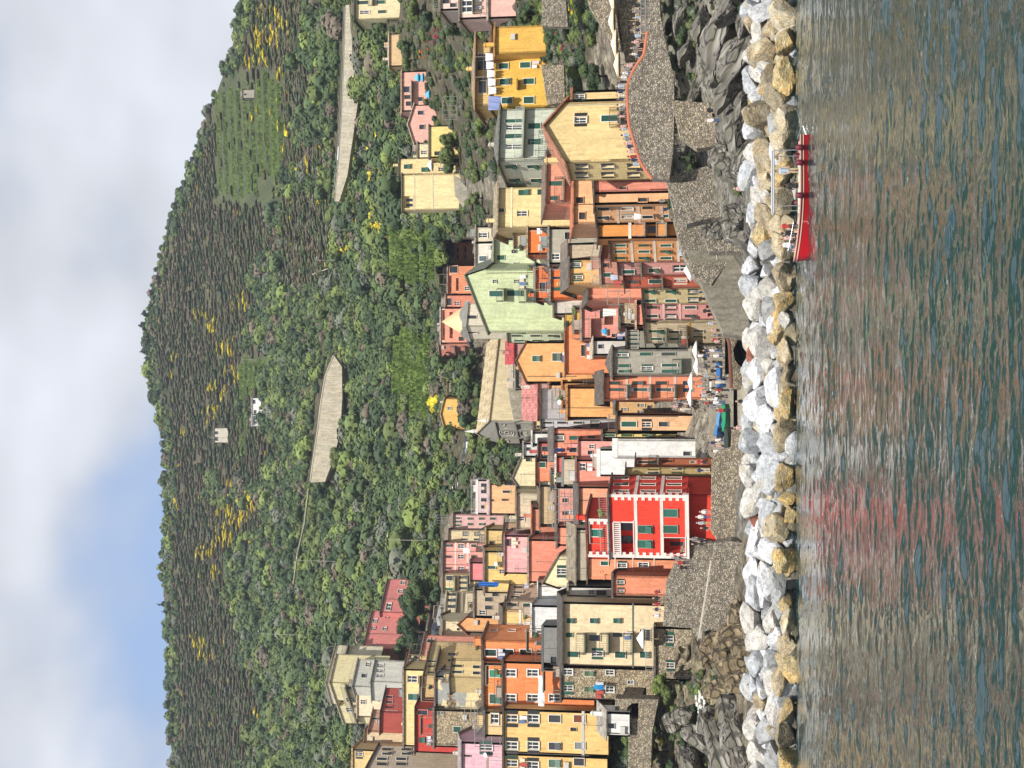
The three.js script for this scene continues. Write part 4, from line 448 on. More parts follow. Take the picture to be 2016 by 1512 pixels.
// --- upper slope above the promenade
H('yellow_garden_house', 'big mustard yellow garden house with white edged windows and laundry', 0xf2c257, [968, 1053], [55, 212], 200, { a: 4, ex: 3, dep: 9, roof: 'flat', rc: 0x8d6a50, slab: .2, w: [['S', [991], 130, 19, 11], ['S', 1034, 128, 20, 11], ['H', 994, 161, 20, 12], ['S', 1041, 160, 21, 11], ['H', 998, 198, 20, 12], ['S', 1041, 197, 20, 13], ['D', 1030, 98, 24, 12, { thin: 1 }], ['G', 989, 104, 17, 4]], bal: [[1020, 158, 178, 1, 0xb99a4c, null]], fc: 0xf6efdc });
H('yellow_loggia_storey', 'loggia storey with wide openings on top of the mustard garden house', 0xf0cd84, [938, 968], [76, 208], 202.5, { a: 4, ex: 1, dep: 7, roof: 'hip', rh: 1.3, rc: 0xb59a7c, ov: .9, w: [['D', 948, 122, 18, 32], ['D', 950, 168, 16, 30], ['D', 944, 80, 12, 7]] });
H('yellow_chimney_wing', 'stepped yellow wing with a red porch tile at the garden house', 0xf0be5c, [975, 1018], [52, 106], 197.5, { ex: 8, dep: 3.5, roof: 'shed', rh: .7, rc: 0xc99a5c, a: 4 });
H('sage_house', 'sage green house with glazed upper balcony and grey eaves', 0xd3d9c6, [985, 1092], [214, 317], 194, { a: 14, side: 370, ex: 5, roof: 'hip', rh: 1.5, rc: 0x7c817a, ov: .7, w: [['S', 1012, 238, 34, 7], ['G', 1012, [250, 288], 36, 10], ['S', 1012, 268, 34, 9], ['S', 1052, 248, 24, 11], ['S', 1052, 279, 26, 11], ['D', 1086, 262, 9, 7]], sw: [['H', [1006, 1050], 328, 24, 7], ['H', [1013, 1057], 355, 24, 7]], bal: [[1034, 216, 312, 1.1, 0xb7beb0, 0xc9cfc8], [1079, 262, 314, 1, 0xb7beb0]] });
H('buff_house', 'buff cream house with a gnarled terrace and stone roof slabs', 0xf3dda2, [980, 1078], [369, 447], 200, { a: 5, ex: 6, roof: 'side', rh: 1.1, rc: 0xb6aa90, ov: .8, w: [['H', 1031, 379, 21, 11], ['H', 1067, 378, 18, 11], ['D', 988, 379, 18, 9], ['G', 1028, 420, 21, 11], ['D', 988, 414, 11, 7]], band: [1007], bc: 0xf8ecc6, bw: .25 });
H('tall_cream_house', 'tall cream house with a huge blank wall among the terraced gardens', 0xf3dfaa, [792, 897], [343, 413], 298, { a: -2, ex: 4, dep: 8, roof: 'shed', rh: .6, rc: 0x8d8678, band: [816, 852], bc: 0xdcd2b8, bw: .2, w: [['D', 803, 398, 20, 24, { thin: 1 }]] });
H('tall_cream_flank', 'windowed cream flank of the tall blank house with a white parasol', 0xf2dca4, [786, 885], [312, 343], 301, { a: 8, ex: 4, dep: 6, roof: 'flat', rc: 0x7d786c, ov: .6, w: [['S', 802, 328, 14, 9], ['S', 837, 334, 15, 9], ['G', 868, 333, 10, 8]] });
H('butter_annex', 'butter yellow annex with flat roof half hidden by citrus trees', 0xf6de8e, [846, 880], [247, 310], 296, { ex: 4, roof: 'flat', rc: 0x8d8678, w: [['D', 860, 302, 10, 8]] });
H('white_annex', 'small cream annex with roller blinds between pink and tall cream houses', 0xefe3bc, [823, 848], [281, 312], 304, { ex: 5, roof: 'flat', rc: 0xa39a86, w: [['G', 834, 300, 10, 8], ['D', 845, 300, 5, 8]] });
H('pink_lodge', 'pale pink lodge with a white verge board on the garden terraces', 0xf2b9aa, [816, 847], [206, 283], 310, { ex: 4, roof: 'gable', rh: 1.4, rc: 0xd8c9bc, w: [['D', 828, 222, 11, 8], ['D', 831, 250, 11, 9]] });
H('pink_balcony_lodge', 'pink lodge with long balcony window and striped awning', 0xf0b8a6, [791, 838], [140, 219], 318, { ex: 4, roof: 'side', rh: 1, rc: 0xc7a894, w: [['D', 800, 176, 12, 12], ['D', 802, 191, 12, 8], ['D', 805, 204, 12, 9], ['D', 828, 195, 9, 8]], bal: [[812, 160, 214, 1.2, 0x8f9498, null]] });
H('hedged_cottage', 'low tan cottage almost buried in green hedges', 0xe2c193, [767, 785], [66, 131], 330, { ex: 4, roof: 'hip', rh: 1.4, rc: 0xd9c3ac, chim: [82, 110] });
H('cream_corner_villa', 'cream villa with a dark eave beside the retaining wall', 0xeee0b4, [700, 786], [-50, 37], 342, { a: 3, ex: 5, roof: 'hip', rh: 1.6, rc: 0x5a544c, ov: .8, w: [['S', 714, 5, 22, 7, { sc: 0x2c4a42 }], ['G', 718, 24, 18, 7], ['S', 752, 23, 16, 6, { sc: 0x2c4a42 }], ['S', 750, 4, 16, 7]], bal: [[735, -20, 12, 1]] });
H('pink_terrace_villa', 'pink villa with wide green windows and an awning over the garden', 0xf2cabd, [906, 960], [-50, 37], 214, { ex: 4, roof: 'flat', rc: 0x9a8f84, ov: .6, w: [['G', 920, 12, 24, 26, { sc: GREEN }]] });
H('pink_villa_base', 'pink garden storey with a big green door below the terrace villa', 0xf2c3b6, [962, 1000], [-50, 36], 212.5, { ex: 3, roof: 'flat', rc: 0xcfc4b8, w: [['B', 970, 28, 22, 13]] });
H('pink_upper_villa', 'upper pink storey with white awning on the garden slope', 0xe9d2c6, [868, 904], [-50, 20], 222, { ex: 4, roof: 'flat', rc: 0x9a8f84, w: [['D', 878, 3, 14, 8], ['D', 892, 10, 12, 8]] });
// --- the long salmon terrace on the skyline of the village, bell tower and church behind
H('terrace_row_east', 'salmon terrace house with deep roof loggias beside the ivory house', 0xee9f72, [896, 932], [476, 522], 372, { ex: 6, roof: 'flat', rc: 0xb9a898, ov: .3, w: [['D', 900, 498, 6, 36, { thin: 1 }], ['D', 915, 498, 5, 34, { thin: 1 }]] });
H('terrace_row_middle', 'salmon terrace house with white framed windows and dark loggias', 0xee9a72, [882, 950], [522, 580], 368, { ex: 6, roof: 'flat', rc: 0xb9a898, ov: .3, w: [['D', 893, 530, 16, 14, { thin: 1 }], ['D', 886, 560, 5, 36, { thin: 1 }], ['G', 922, 540, 9, 6], ['G', 941, 539, 9, 6], ['G', 920, 568, 10, 8], ['G', 938, 568, 9, 7], ['D', 900, 560, 5, 26, { thin: 1 }]] });
H('terrace_row_red', 'reddish terrace house with striped blinds behind the bell tower', 0xe28f76, [878, 948], [580, 606], 366, { ex: 6, roof: 'flat', rc: 0xa89888, w: [['D', 884, 594, 9, 14, { thin: 1 }], ['G', 900, 597, 10, 8], ['G', 920, 597, 12, 9], ['D', 945, 603, 8, 6]] });
H('terrace_row_west', 'pink terrace house with two long glazed galleries behind the spire', 0xeea288, [868, 932], [606, 676], 364, { ex: 6, roof: 'flat', rc: 0xd9d4cc, ov: .3, w: [['D', 873, 640, 5, 60, { thin: 1 }], ['D', 888, 640, 6, 52, { thin: 1 }], ['D', 908, 667, 10, 8]] });
H('terrace_row_end', 'brick pink end house with outside stairs by the cypress', 0xcf8a78, [865, 930], [676, 706], 366, { ex: 6, a: -28, roof: 'shed', rh: .6, rc: 0xb7a596, w: [['D', 876, 699, 3, 5], ['D', 912, 694, 14, 7]], bal: [[896, 680, 704, 1.1], [916, 680, 704, 1.1]] });
H('ochre_cottage', 'small ochre cottage with tiny windows above the parked cars', 0xf2c06c, [876, 912], [785, 845], 350, { ex: 4, a: -6, side: 772, roof: 'gable', rh: 1, rc: 0xd9b890, w: [['G', 885, 804, 8, 6], ['D', 886, 832, 4, 4], ['D', 904, 806, 10, 12]], chim: [796, 806] });
H('pale_shed_cottage', 'little stone walled shed with pink roof among the gardens', 0xd9c7b4, [881, 896], [752, 784], 356, { ex: 3, roof: 'shed', rh: 1, rc: 0xb88a80, w: [['D', 889, 776, 9, 9]] });
H('white_hill_house', 'white farmhouse with dark porch standing alone on the hillside', 0xf1f0ee, [497, 512], [783, 816], 660, { ex: 4, roof: 'flat', rc: 0xd8d6d0, w: [['D', 500, 791, 5, 8], ['D', 502, 811, 5, 7]], dep: 7 });
H('dark_porch_house', 'dark glazed annex adjoining the white farmhouse on the hillside', 0xd9d8d4, [496, 508], [816, 840], 662, { ex: 4, roof: 'flat', rc: 0xf0efec, w: [['D', 502, 828, 8, 18, { thin: 1 }]], dep: 6 });
H('stone_hill_hut', 'pale stone hut with two openings high on the hillside', 0xd2cabc, [422, 438], [842, 872], 742, { ex: 3, roof: 'flat', rc: 0x8f8a80, w: [['D', 426, 852, 6, 6], ['D', 426, 864, 6, 8]], dep: 6 });
H('ridge_hut', 'tiny grey stone hut between the vineyard terraces', 0xa8a294, [478, 488], [176, 194], 640, { ex: 3, roof: 'flat', rc: 0x77746c, w: [['D', 483, 186, 5, 4]], dep: 5 });
H('red_tower_base', 'red ground storey set back so the tower overhang shades it', 0xf2452f, [1353, 1398], [974, 1098], 171.8, { a: -17, ex: 4, dep: 6, roof: 'none' });  // storey set back to bring the overhang's shade onto its wall
H('red_tower_house', 'scarlet tower house with white quoins, bands and green shutters', 0xf2452f, [1201, 1353], [974, 1098], 170, { a: -19, side: 937, ex: 0, roof: 'flat', rc: 0x5e6064, ov: .3, slab: .2, fc: 0x8d9890, sc: 0x2f6d5c,
  w: [['S', [1320], [1010, 1042], 27, 14], ['S', 1270, [1042, 1071], 27, 14], ['L', 1228, 1060, 38, 62], ['L', 1328, 1075, 42, 32]], sw: [['S', [1223, 1276, 1327], [941.5, 954, 967], 28, 4, { fc: 0xe9ddd2, sc: 0x2e3a36 }]], band: [1252, 1303], bc: 0xf2e4dc, bw: .36 });
H('red_tower_top', 'x', 0xf2452f, [1158, 1200], [1020, 1100], 171.2, { a: -19, ex: .0, roof: 'flat', rc: 0x8a4a3c, dep: 6, join: 'red_tower_house', w: [['S', 1175, 1049, 22, 14, { fc: 0xf6efe8, sc: 0x2f7a66 }], ['R', 1170, 1089, 6, 6, { fc: 0xf6efe8 }]], band: [1199], bc: 0xf4e8e0, bw: .42 });
H('white_hut', 'little white hut with a grey slab roof on the stone arch terrace', 0xeceae6, [1194, 1236], [1402, 1450], 176.6, { ex: 0.2, dep: 4, roof: 'shed', rh: 1.3, rc: 0xb5b1a8, w: [['D', 1203, 1429, 14, 10]] });
H('church', 'cream church nave with grey gabled front and rose window', 0xead9b2, [972, 1046], [655, 829], 316, { cat: 'church', a: 35, side: 874, sideC: 0xb4b1a8, roof: 'side', rh: 3.2, rc: 0xd8c8a4, ov: .3, ex: 6, w: [['R', 985, [690, 720, 750, 780], 4, 4]] });
H('bell_tower', 'white bell tower with scalloped grey cornice and pale pyramid spire', 0xece3cd, [919, 985], [597, 642], 300, { cat: 'bell tower', a: 28, side: 668, roof: 'none', ex: 8, w: [['D', 929, 624, 18, 7]], sw: [['D', 931, 655, 18, 4]] });
pushes.push([905, 1048, 650, 832, 336]);
const JOIN = { garden_wing: 'gabled_house', green_block_flank: 'green_apartment_block', yellow_loggia_storey: 'yellow_garden_house', yellow_chimney_wing: 'yellow_garden_house', tall_cream_flank: 'tall_cream_house', red_tower_base: 'red_tower_house', orange_attic_house: 'orange_front_house', yellow_attic_house: 'yellow_big_house', patched_stone_house: 'patched_house', hill_villa_lower: 'hill_villa_upper', hill_villa_grey: 'hill_villa_upper', hill_villa_base: 'hill_villa_upper', dark_porch_house: 'white_hill_house', pink_villa_base: 'pink_terrace_villa', peach_hip_block: 'peach_gable_house', white_upper_block: 'white_house', ivory_side_house: 'ivory_house', stone_cellar: 'cream_big_house' };

// ---------------------------------------------------------------- terrain, sea
const VB = [[-260, 690], [0, 690], [37, 692], [40, 760], [130, 772], [135, 790], [205, 797], [215, 815], [280, 822], [311, 782], [343, 786], [412, 792], [414, 902], [445, 936], [475, 892], [522, 880], [580, 872], [676, 866], [705, 928], [760, 955], [820, 946], [874, 946], [877, 1030], [945, 1012], [946, 944], [1012, 930], [1014, 882], [1069, 870], [1131, 865], [1166, 868], [1200, 872], [1222, 810], [1250, 838], [1277, 765], [1300, 800], [1345, 656], [1424, 692], [1440, 717], [1472, 692], [1800, 692]];
const VINE = [[425, 562, 140, 410], [772, 872, 432, 566], [783, 852, 640, 832], [474, 532, 700, 778]];
const wild = (x, y) => x < lut(VB, y);
const garden = (x, y) => (y < 345 && x > 690 && x < 1190 - y * 0.25) || (x > 1150 && x < 1300 && y > 1376) || (y > 395 && y < 450 && x < 975 && x > 880);
function landColour(x, y, p) {
  const n = fbm(p.x * 0.06, p.y * 0.06, p.z * 0.06, 4), n2 = fbm(p.x * 0.3, p.y * 0.3, p.z * 0.3, 3);
  let c;
  if (x > 1240) { c = y > 655 && y < 905 ? [0.36, 0.34, 0.30] : (y > 1060 ? [0.25 + 0.2 * n, 0.22 + 0.16 * n, 0.165 + 0.1 * n] : [0.25 + 0.16 * n, 0.245 + 0.15 * n, 0.225 + 0.13 * n]); const v = sstep(0.08, 0.3, n + 0.4 * n2 + (x < 1330 ? 0.12 : -0.02)); if (!(y > 560 && y < 1060)) c = c.map((q, i) => mix(q, [0.12, 0.13, 0.06][i], v * (x < 1345 ? 0.6 : 0.2))); }
  else if (VINE.some(q => x > q[0] && x < q[1] && y > q[2] && y < q[3])) c = [0.105 + 0.05 * n, 0.135 + 0.05 * n, 0.055];
  else if (wild(x, y) || garden(x, y)) { const b = fbm(p.x * 0.02 + 5, p.y * 0.03, p.z * 0.02, 3) > -0.06 ? 1 : 0; c = [mix(0.08, 0.14, b) + 0.06 * n, mix(0.095, 0.13, b) + 0.06 * n, mix(0.045, 0.075, b) + 0.02 * n]; }
  else c = [0.30 + 0.1 * n, 0.27 + 0.09 * n, 0.22 + 0.07 * n];
  return c.map(v => clamp(v * (1 + 0.35 * n2), 0.01, 0.9));
}
{
  const rows = [];   // along each photo column: from the shore up to the crest, then down the far side
  const xs = []; for (let x = 1562; x > 1240; x -= 3) xs.push(x); const lower = xs.length; const up = 170;
  const ny = 560, nx = lower + up + 4 - 1, Y0 = -260, Y1 = 1790;
  const px = (s, y) => s < lower ? xs[s] : s < lower + up ? mix(1240, ridge(y), (s - lower) / (up - 1)) : ridge(y);
  const f = (u, v) => {
    const s = Math.round(u * nx), y = mix(Y0, Y1, v), x = px(s, y);
    if (s >= lower + up) { const k = s - lower - up + 1, p = P(x, y, D(x, y) + 10); p.y -= [4, 16, 50, 130][k - 1]; p.z -= [18, 60, 160, 420][k - 1]; p.x *= 1 + 0.02 * k; return p; }
    let d = D(x, y);
    if (x > 1240) { const plaza = sstep(640, 680, y) * sstep(925, 885, y), am = (1 - 0.93 * plaza) * sstep(1240, 1275, x); const q = P(x, y, d); const strata = Math.sin(q.y * 5.2 + q.x * 1.5 + 5 * fbm(q.x * 0.12, q.y * 0.12, 3, 3)); const wq = fbm(q.x * 0.12, q.y * 0.12, 3, 3), bed = q.y * 1.1 + q.x * (y > 700 ? 0.75 : -0.45) + 3.2 * wq, st2 = Math.abs(bed - Math.round(bed)) * 2; d += am * (6.0 * fbm(q.x * 0.10, q.y * 0.15, 7, 6) + 3.6 * Math.abs(fbm(q.x * 0.32, q.y * 0.42, 2, 4)) + 0.75 * (1 - st2 * st2) * (0.5 + fbm(q.x * 0.3, q.y * 0.3, 9, 2)) + 0.2 * strata); }
    return P(x, y, d);
  };
  const g = gridMesh(nx, ny, f, (u, v, p) => { const y = mix(Y0, Y1, v), s = Math.round(u * nx); return landColour(px(s, y), y, p); });
  const m = new THREE.MeshStandardMaterial({ vertexColors: true, roughness: 0.97, side: THREE.DoubleSide }); m.map = rep(T.rock, 9); m.bumpMap = rep(T.rockB, 9); m.bumpScale = 0.35;
  structure('hillside_terrain', g, m, 'steep terraced hillside rising behind the village from the rocky shore');
}
{
  // open water; waves are longest across the view and shrink with distance
  const nr = 620, na = 420, wave = (x, z) => {
    let h = 0; const q = Math.hypot(x, z);
    const pk = (a, k) => Math.pow(clamp(0.5 + 0.62 * a, 0, 1.2), k);
    h += 0.025 * Math.sin(0.5 * z + 0.2 * x + 1.6 * n3(x * 0.05, z * 0.05, 1));
    const calm = 0.55 + 0.9 * clamp(0.5 + n3(x * 0.035, z * 0.06, 6.6));
    h += calm * (0.75 + q / 110) * (0.095 * pk(n3(x * 0.42, z * 0.66, 2.2), 3) + 0.055 * pk(n3(x * 1.0, z * 1.6, 5.1), 2.5));
    if (q < 90) h += calm * 0.026 * pk(n3(x * 2.2, z * 3.6, 8.3), 2);
    if (q < 50) h += calm * 0.010 * n3(x * 4.4, z * 7, 3.3);
    return h;
  };
  const g = gridMesh(na, nr, (u, v) => { const z = 15 * Math.pow(128 / 15, v), x = (u - 0.5) * 0.80 * z; return V(x, wave(x, z), -z); });
  const uv = g.attributes.uv, p = g.attributes.position; for (let i = 0; i < p.count; i++) uv.setXY(i, p.getX(i), p.getZ(i));
  const bump = tex(512, (u, v) => { const a = tn(u, v, 22, 4, 3.2, 40), b = tn(u, v, 50, 3, 8.8, 90); const k = 0.5 + 0.5 * a + 0.25 * b; return [k, k, k]; }, false);
  const wm = new THREE.MeshPhysicalMaterial({ color: new THREE.Color(0.006, 0.032, 0.036), roughness: 0.03, ior: 1.333, bumpMap: rep(bump, 5), bumpScale: 0.006 });
  structure('sea_water', g, wm, 'rippled dark teal harbour water reflecting the village');
  const far = new THREE.Shape([[-900, -15], [900, -15], [900, 900], [-900, 900]].map(q => new THREE.Vector2(...q)));
  const sea = new THREE.PlaneGeometry(1800, 900, 60, 30); sea.rotateX(-Math.PI / 2); sea.translate(0, -0.16, 300); structure('open_sea', sea, wm, 'open sea behind the viewpoint');
  for (const s of [-1, 1]) { const q = new THREE.PlaneGeometry(500, 160, 20, 10); q.rotateX(-Math.PI / 2); q.translate(s * 290, -0.17, -80); structure('side_sea', q, wm, 'sea water beyond the sides of the harbour mouth'); }
}

// ---------------------------------------------------------------- houses
const built = new Map();
for (const o of HS) {
  const b = buildHouse(o); const to = o.join ?? JOIN[o.name];
  built.set(o.name, { ...b, o });
}
scene.updateMatrixWorld(true);
for (const o of HS) { const to = o.join ?? JOIN[o.name]; if (!to) continue; const a = built.get(o.name).g, t = built.get(to).g; for (const c of [...a.children]) t.attach(c); scene.remove(a); }

// red tower house: quoins, balustrade, chimney rails
{
  const { g, W, L, top, loc, mx, base } = built.get('red_tower_house'), wm = M(0xf6ebe4, 'stucco');
  const b0 = loc(1353, 1036)[1] - base, t2 = built.get('red_tower_top'), topY = t2.base + t2.top - base;
  const col2 = (x, h0, h1, dir) => { mesh('quoin_strip', flat(box(0.34, h1 - h0, 0.07, x - dir * 0.17, (h0 + h1) / 2, 0.036)), wm, g); for (let h = h0 + 0.3; h < h1 - 0.2; h += 0.78) mesh('quoin', flat(box(0.36, 0.38, 0.065, x - dir * 0.52, h, 0.034)), wm, g); };
  col2(W / 2 + 0.02, b0, top, 1); col2(-W / 2 - 0.02, b0, topY, -1);
  const xl = loc(1180, 1021)[0] - mx; col2(xl, top + 0.25, topY - 0.2, 1);
  for (let h = b0 + 0.3; h < top; h += 0.8) mesh('quoin', flat(box(0.05, 0.4, 0.5, W / 2 + 0.03, h, -0.3)), wm, g);
  mesh('string_course', flat(box(W + 0.1, 0.45, 0.5, 0, b0 + 0.02, -0.2)), wm, g);
  const q0 = loc(1212, 1028), q1 = loc(1212, 1091), cx = (q0[0] + q1[0]) / 2 - mx, len = q0[0] - q1[0], by = loc(1248, 1060)[1] - base;
  const rail = [box(len, 0.14, 0.2, cx, by + 2.35, 0.1), box(len, 0.12, 0.2, cx, by + 1.55, 0.1)]; for (let i = 0; i <= 16; i++) { const c = new THREE.CylinderGeometry(0.07, 0.09, 0.7, 6); c.translate(cx - len / 2 + len * i / 16, by + 1.95, 0.1); rail.push(c); }
  mesh('balustrade', merge(rail), wm, g);
  mesh('added_soffit', flat(box(W - 0.1, 0.2, 2.6, 0, b0 - 0.12, -1.3)), M(0xf2452f, 'stucco'), g);  // overhang added so the recessed storey below falls in shade
}
// church front
{
  const { g, W, L, top, sgn, sloc, base } = built.get('church'), st = M(0xc9c6bc, 'stucco'), gd = M(0xa39f96, 'stucco');
  const fx = sgn * W / 2, q = sloc(997, 848); const put = (name, geo, m) => { geo.rotateY(sgn * Math.PI / 2); geo.translate(fx, q[1], -L / 2); mesh(name, geo, m, g); };
  put('rose_window', merge([new THREE.TorusGeometry(1.55, 0.16, 6, 28), new THREE.TorusGeometry(1.1, 0.1, 6, 24), new THREE.TorusGeometry(0.5, 0.12, 6, 16), ...Array.from({ length: 8 }, (_, i) => bar(V(0.5 * Math.cos(i * Math.PI / 4), 0.5 * Math.sin(i * Math.PI / 4), 0.03), V(1.1 * Math.cos(i * Math.PI / 4), 1.1 * Math.sin(i * Math.PI / 4), 0.03), 0.06))]), M(0xe6e2d6, 'stucco'));
  put('rose_glass', new THREE.CircleGeometry(1.5, 24).translate(0, 0, 0.03), M(0x6a6a66, 'plain', .5));
  const arch = new THREE.TorusGeometry(1.5, 0.22, 6, 16, Math.PI); arch.translate(0, -4.4, 0.1); put('portal_arch', arch, st); put('portal_tympanum', new THREE.CircleGeometry(1.4, 18, 0, Math.PI).translate(0, -4.4, 0.06), M(0xdad5c8, 'stucco'));
  put('cornice', merge([box(L + 0.6, 0.35, 0.5, 0, -2.3, 0.26), box(L * 0.94, 0.22, 0.3, 0, 2.05, 0.16)]), gd);
  for (const k of [-1, -0.33, 0.33, 1]) put('buttress', flat(box(0.55, 9, 0.45, k * (L / 2 - 0.3), -3.2, 0.23)), gd);
  for (const k of [-1, 0, 1]) { const h = k ? 0.3 : 3.6; const c = new THREE.ConeGeometry(0.45, 2.2, 6); c.translate(k * (L / 2 - 0.3), top - q[1] + h + 1.4, -0.3); put('pinnacle', merge([c, box(0.6, 0.9, 0.6, k * (L / 2 - 0.3), top - q[1] + h, -0.3)]), M(0xefebe0, 'stucco')); }
  for (const k of [-1, 1]) put('roundel', new THREE.TorusGeometry(0.45, 0.12, 6, 16).translate(k * L * 0.36, 0.4, 0.05), st);
}
// bell tower spire
{
  const { g, W, L, top, o } = built.get('bell_tower'); const w = Math.max(W, L);
  const spire = new THREE.ConeGeometry(W * 0.66, 5.4, 4, 1); spire.rotateY(Math.PI / 4); spire.scale(1, 1, L / W); spire.translate(0, top + 3.1, -L / 2); mesh('spire', spire, M(0xf0d2a0, 'stucco'), g);
  const grey = M(0xa8a7a0, 'stucco'), disc = (r, x, z, ry) => { const c = new THREE.CylinderGeometry(r, r, 0.3, 18, 1, false, 0, Math.PI); c.rotateX(Math.PI / 2); c.rotateZ(-Math.PI / 2 + Math.PI / 2); c.rotateY(ry); c.translate(x, top, z); return c; };
  mesh('cornice', merge([box(W + 0.7, 0.55, 0.4, 0, top + 0.1, 0.15), box(W + 0.7, 0.55, 0.4, 0, top + 0.1, -L - 0.15), box(0.4, 0.55, L, -W / 2 - 0.15, top + 0.1, -L / 2), box(0.4, 0.55, L, W / 2 + 0.15, top + 0.1, -L / 2), box(W, 0.3, L, 0, top + 0.2, -L / 2)]), grey, g);
  const sc = (len, x, z, ry) => { const s = new THREE.Shape(); s.moveTo(-len / 2, 0); s.lineTo(-len / 2, 0.35); s.quadraticCurveTo(-len * 0.3, 0.35, -len * 0.22, 0.8); s.quadraticCurveTo(0, 1.5, len * 0.22, 0.8); s.quadraticCurveTo(len * 0.3, 0.35, len / 2, 0.35); s.lineTo(len / 2, 0); const e = new THREE.ExtrudeGeometry(s, { depth: 0.3, bevelEnabled: false }); e.rotateY(ry); e.translate(x, top + 0.36, z); return mesh('scalloped_parapet', flat(e), grey, g); };
  sc(W + 0.5, 0, 0.02, 0); sc(L + 0.5, -W / 2 - 0.02, -L / 2, -Math.PI / 2); sc(L + 0.5, W / 2 + 0.02, -L / 2, Math.PI / 2);
}

// ---------------------------------------------------------------- retaining walls, ramp, roads
function slab(name, label, category, pts, d, a, thick, mat, o = {}) {   // a standing wall: its outline in photo pixels on a plane at distance d
  const A = a * Math.PI / 180, N = V(Math.sin(A), 0, Math.cos(A)), R = V(Math.cos(A), 0, -Math.sin(A)), cx = pts.reduce((s, p) => s + p[0], 0) / pts.length, cy = pts.reduce((s, p) => s + p[1], 0) / pts.length, C = P(cx, cy, d), cam = V(0, EYE, 0);
  const q = pts.map(([x, y]) => { const r = ray(x, y), p = r.multiplyScalar(N.dot(C.clone().sub(cam)) / N.dot(r)).add(cam); return [p.clone().sub(C).dot(R), p.y]; });
  const lo = Math.min(...q.map(p => p[1])); const s = new THREE.Shape(q.map(p => new THREE.Vector2(p[0], p[1] - lo)));
  for (const h of o.holes ?? []) { const hq = h.map(([x, y]) => { const r = ray(x, y), p = r.multiplyScalar(N.dot(C.clone().sub(cam)) / N.dot(r)).add(cam); return new THREE.Vector2(p.clone().sub(C).dot(R), p.y - lo); }); s.holes.push(new THREE.Path(hq)); }
  const e = new THREE.ExtrudeGeometry(s, { depth: thick, bevelEnabled: true, bevelThickness: 0.06, bevelSize: 0.06, bevelSegments: 1 }); e.translate(0, 0, -thick);
  const root = thing(name, label, category, o.group, V(C.x, lo, C.z), A); mesh('wall', flat(e), mat, root);
  return { root, at: (x, y) => { const r = ray(x, y), p = r.multiplyScalar(N.dot(C.clone().sub(cam)) / N.dot(r)).add(cam); return V(p.clone().sub(C).dot(R), p.y - lo, 0); } };
}
const STONE = M(0xb2aea6, 'stone', 1.0), STONE2 = STONE, STONE3 = M(0xbab3a5, 'stone', 1.0), CONC = M(0x9a958a, 'concrete', 0.7), COPE = M(0xc9775a, 'stucco');
function coping(w, pts, r, mat, name = 'coping') { const v = pts.map(p => w.at(...p).add(V(0, 0.05, -0.1))); const c = new THREE.CatmullRomCurve3(v, false, 'catmullrom', 0.2); mesh(name, new THREE.TubeGeometry(c, pts.length * 6, r, 6), mat, w.root); }
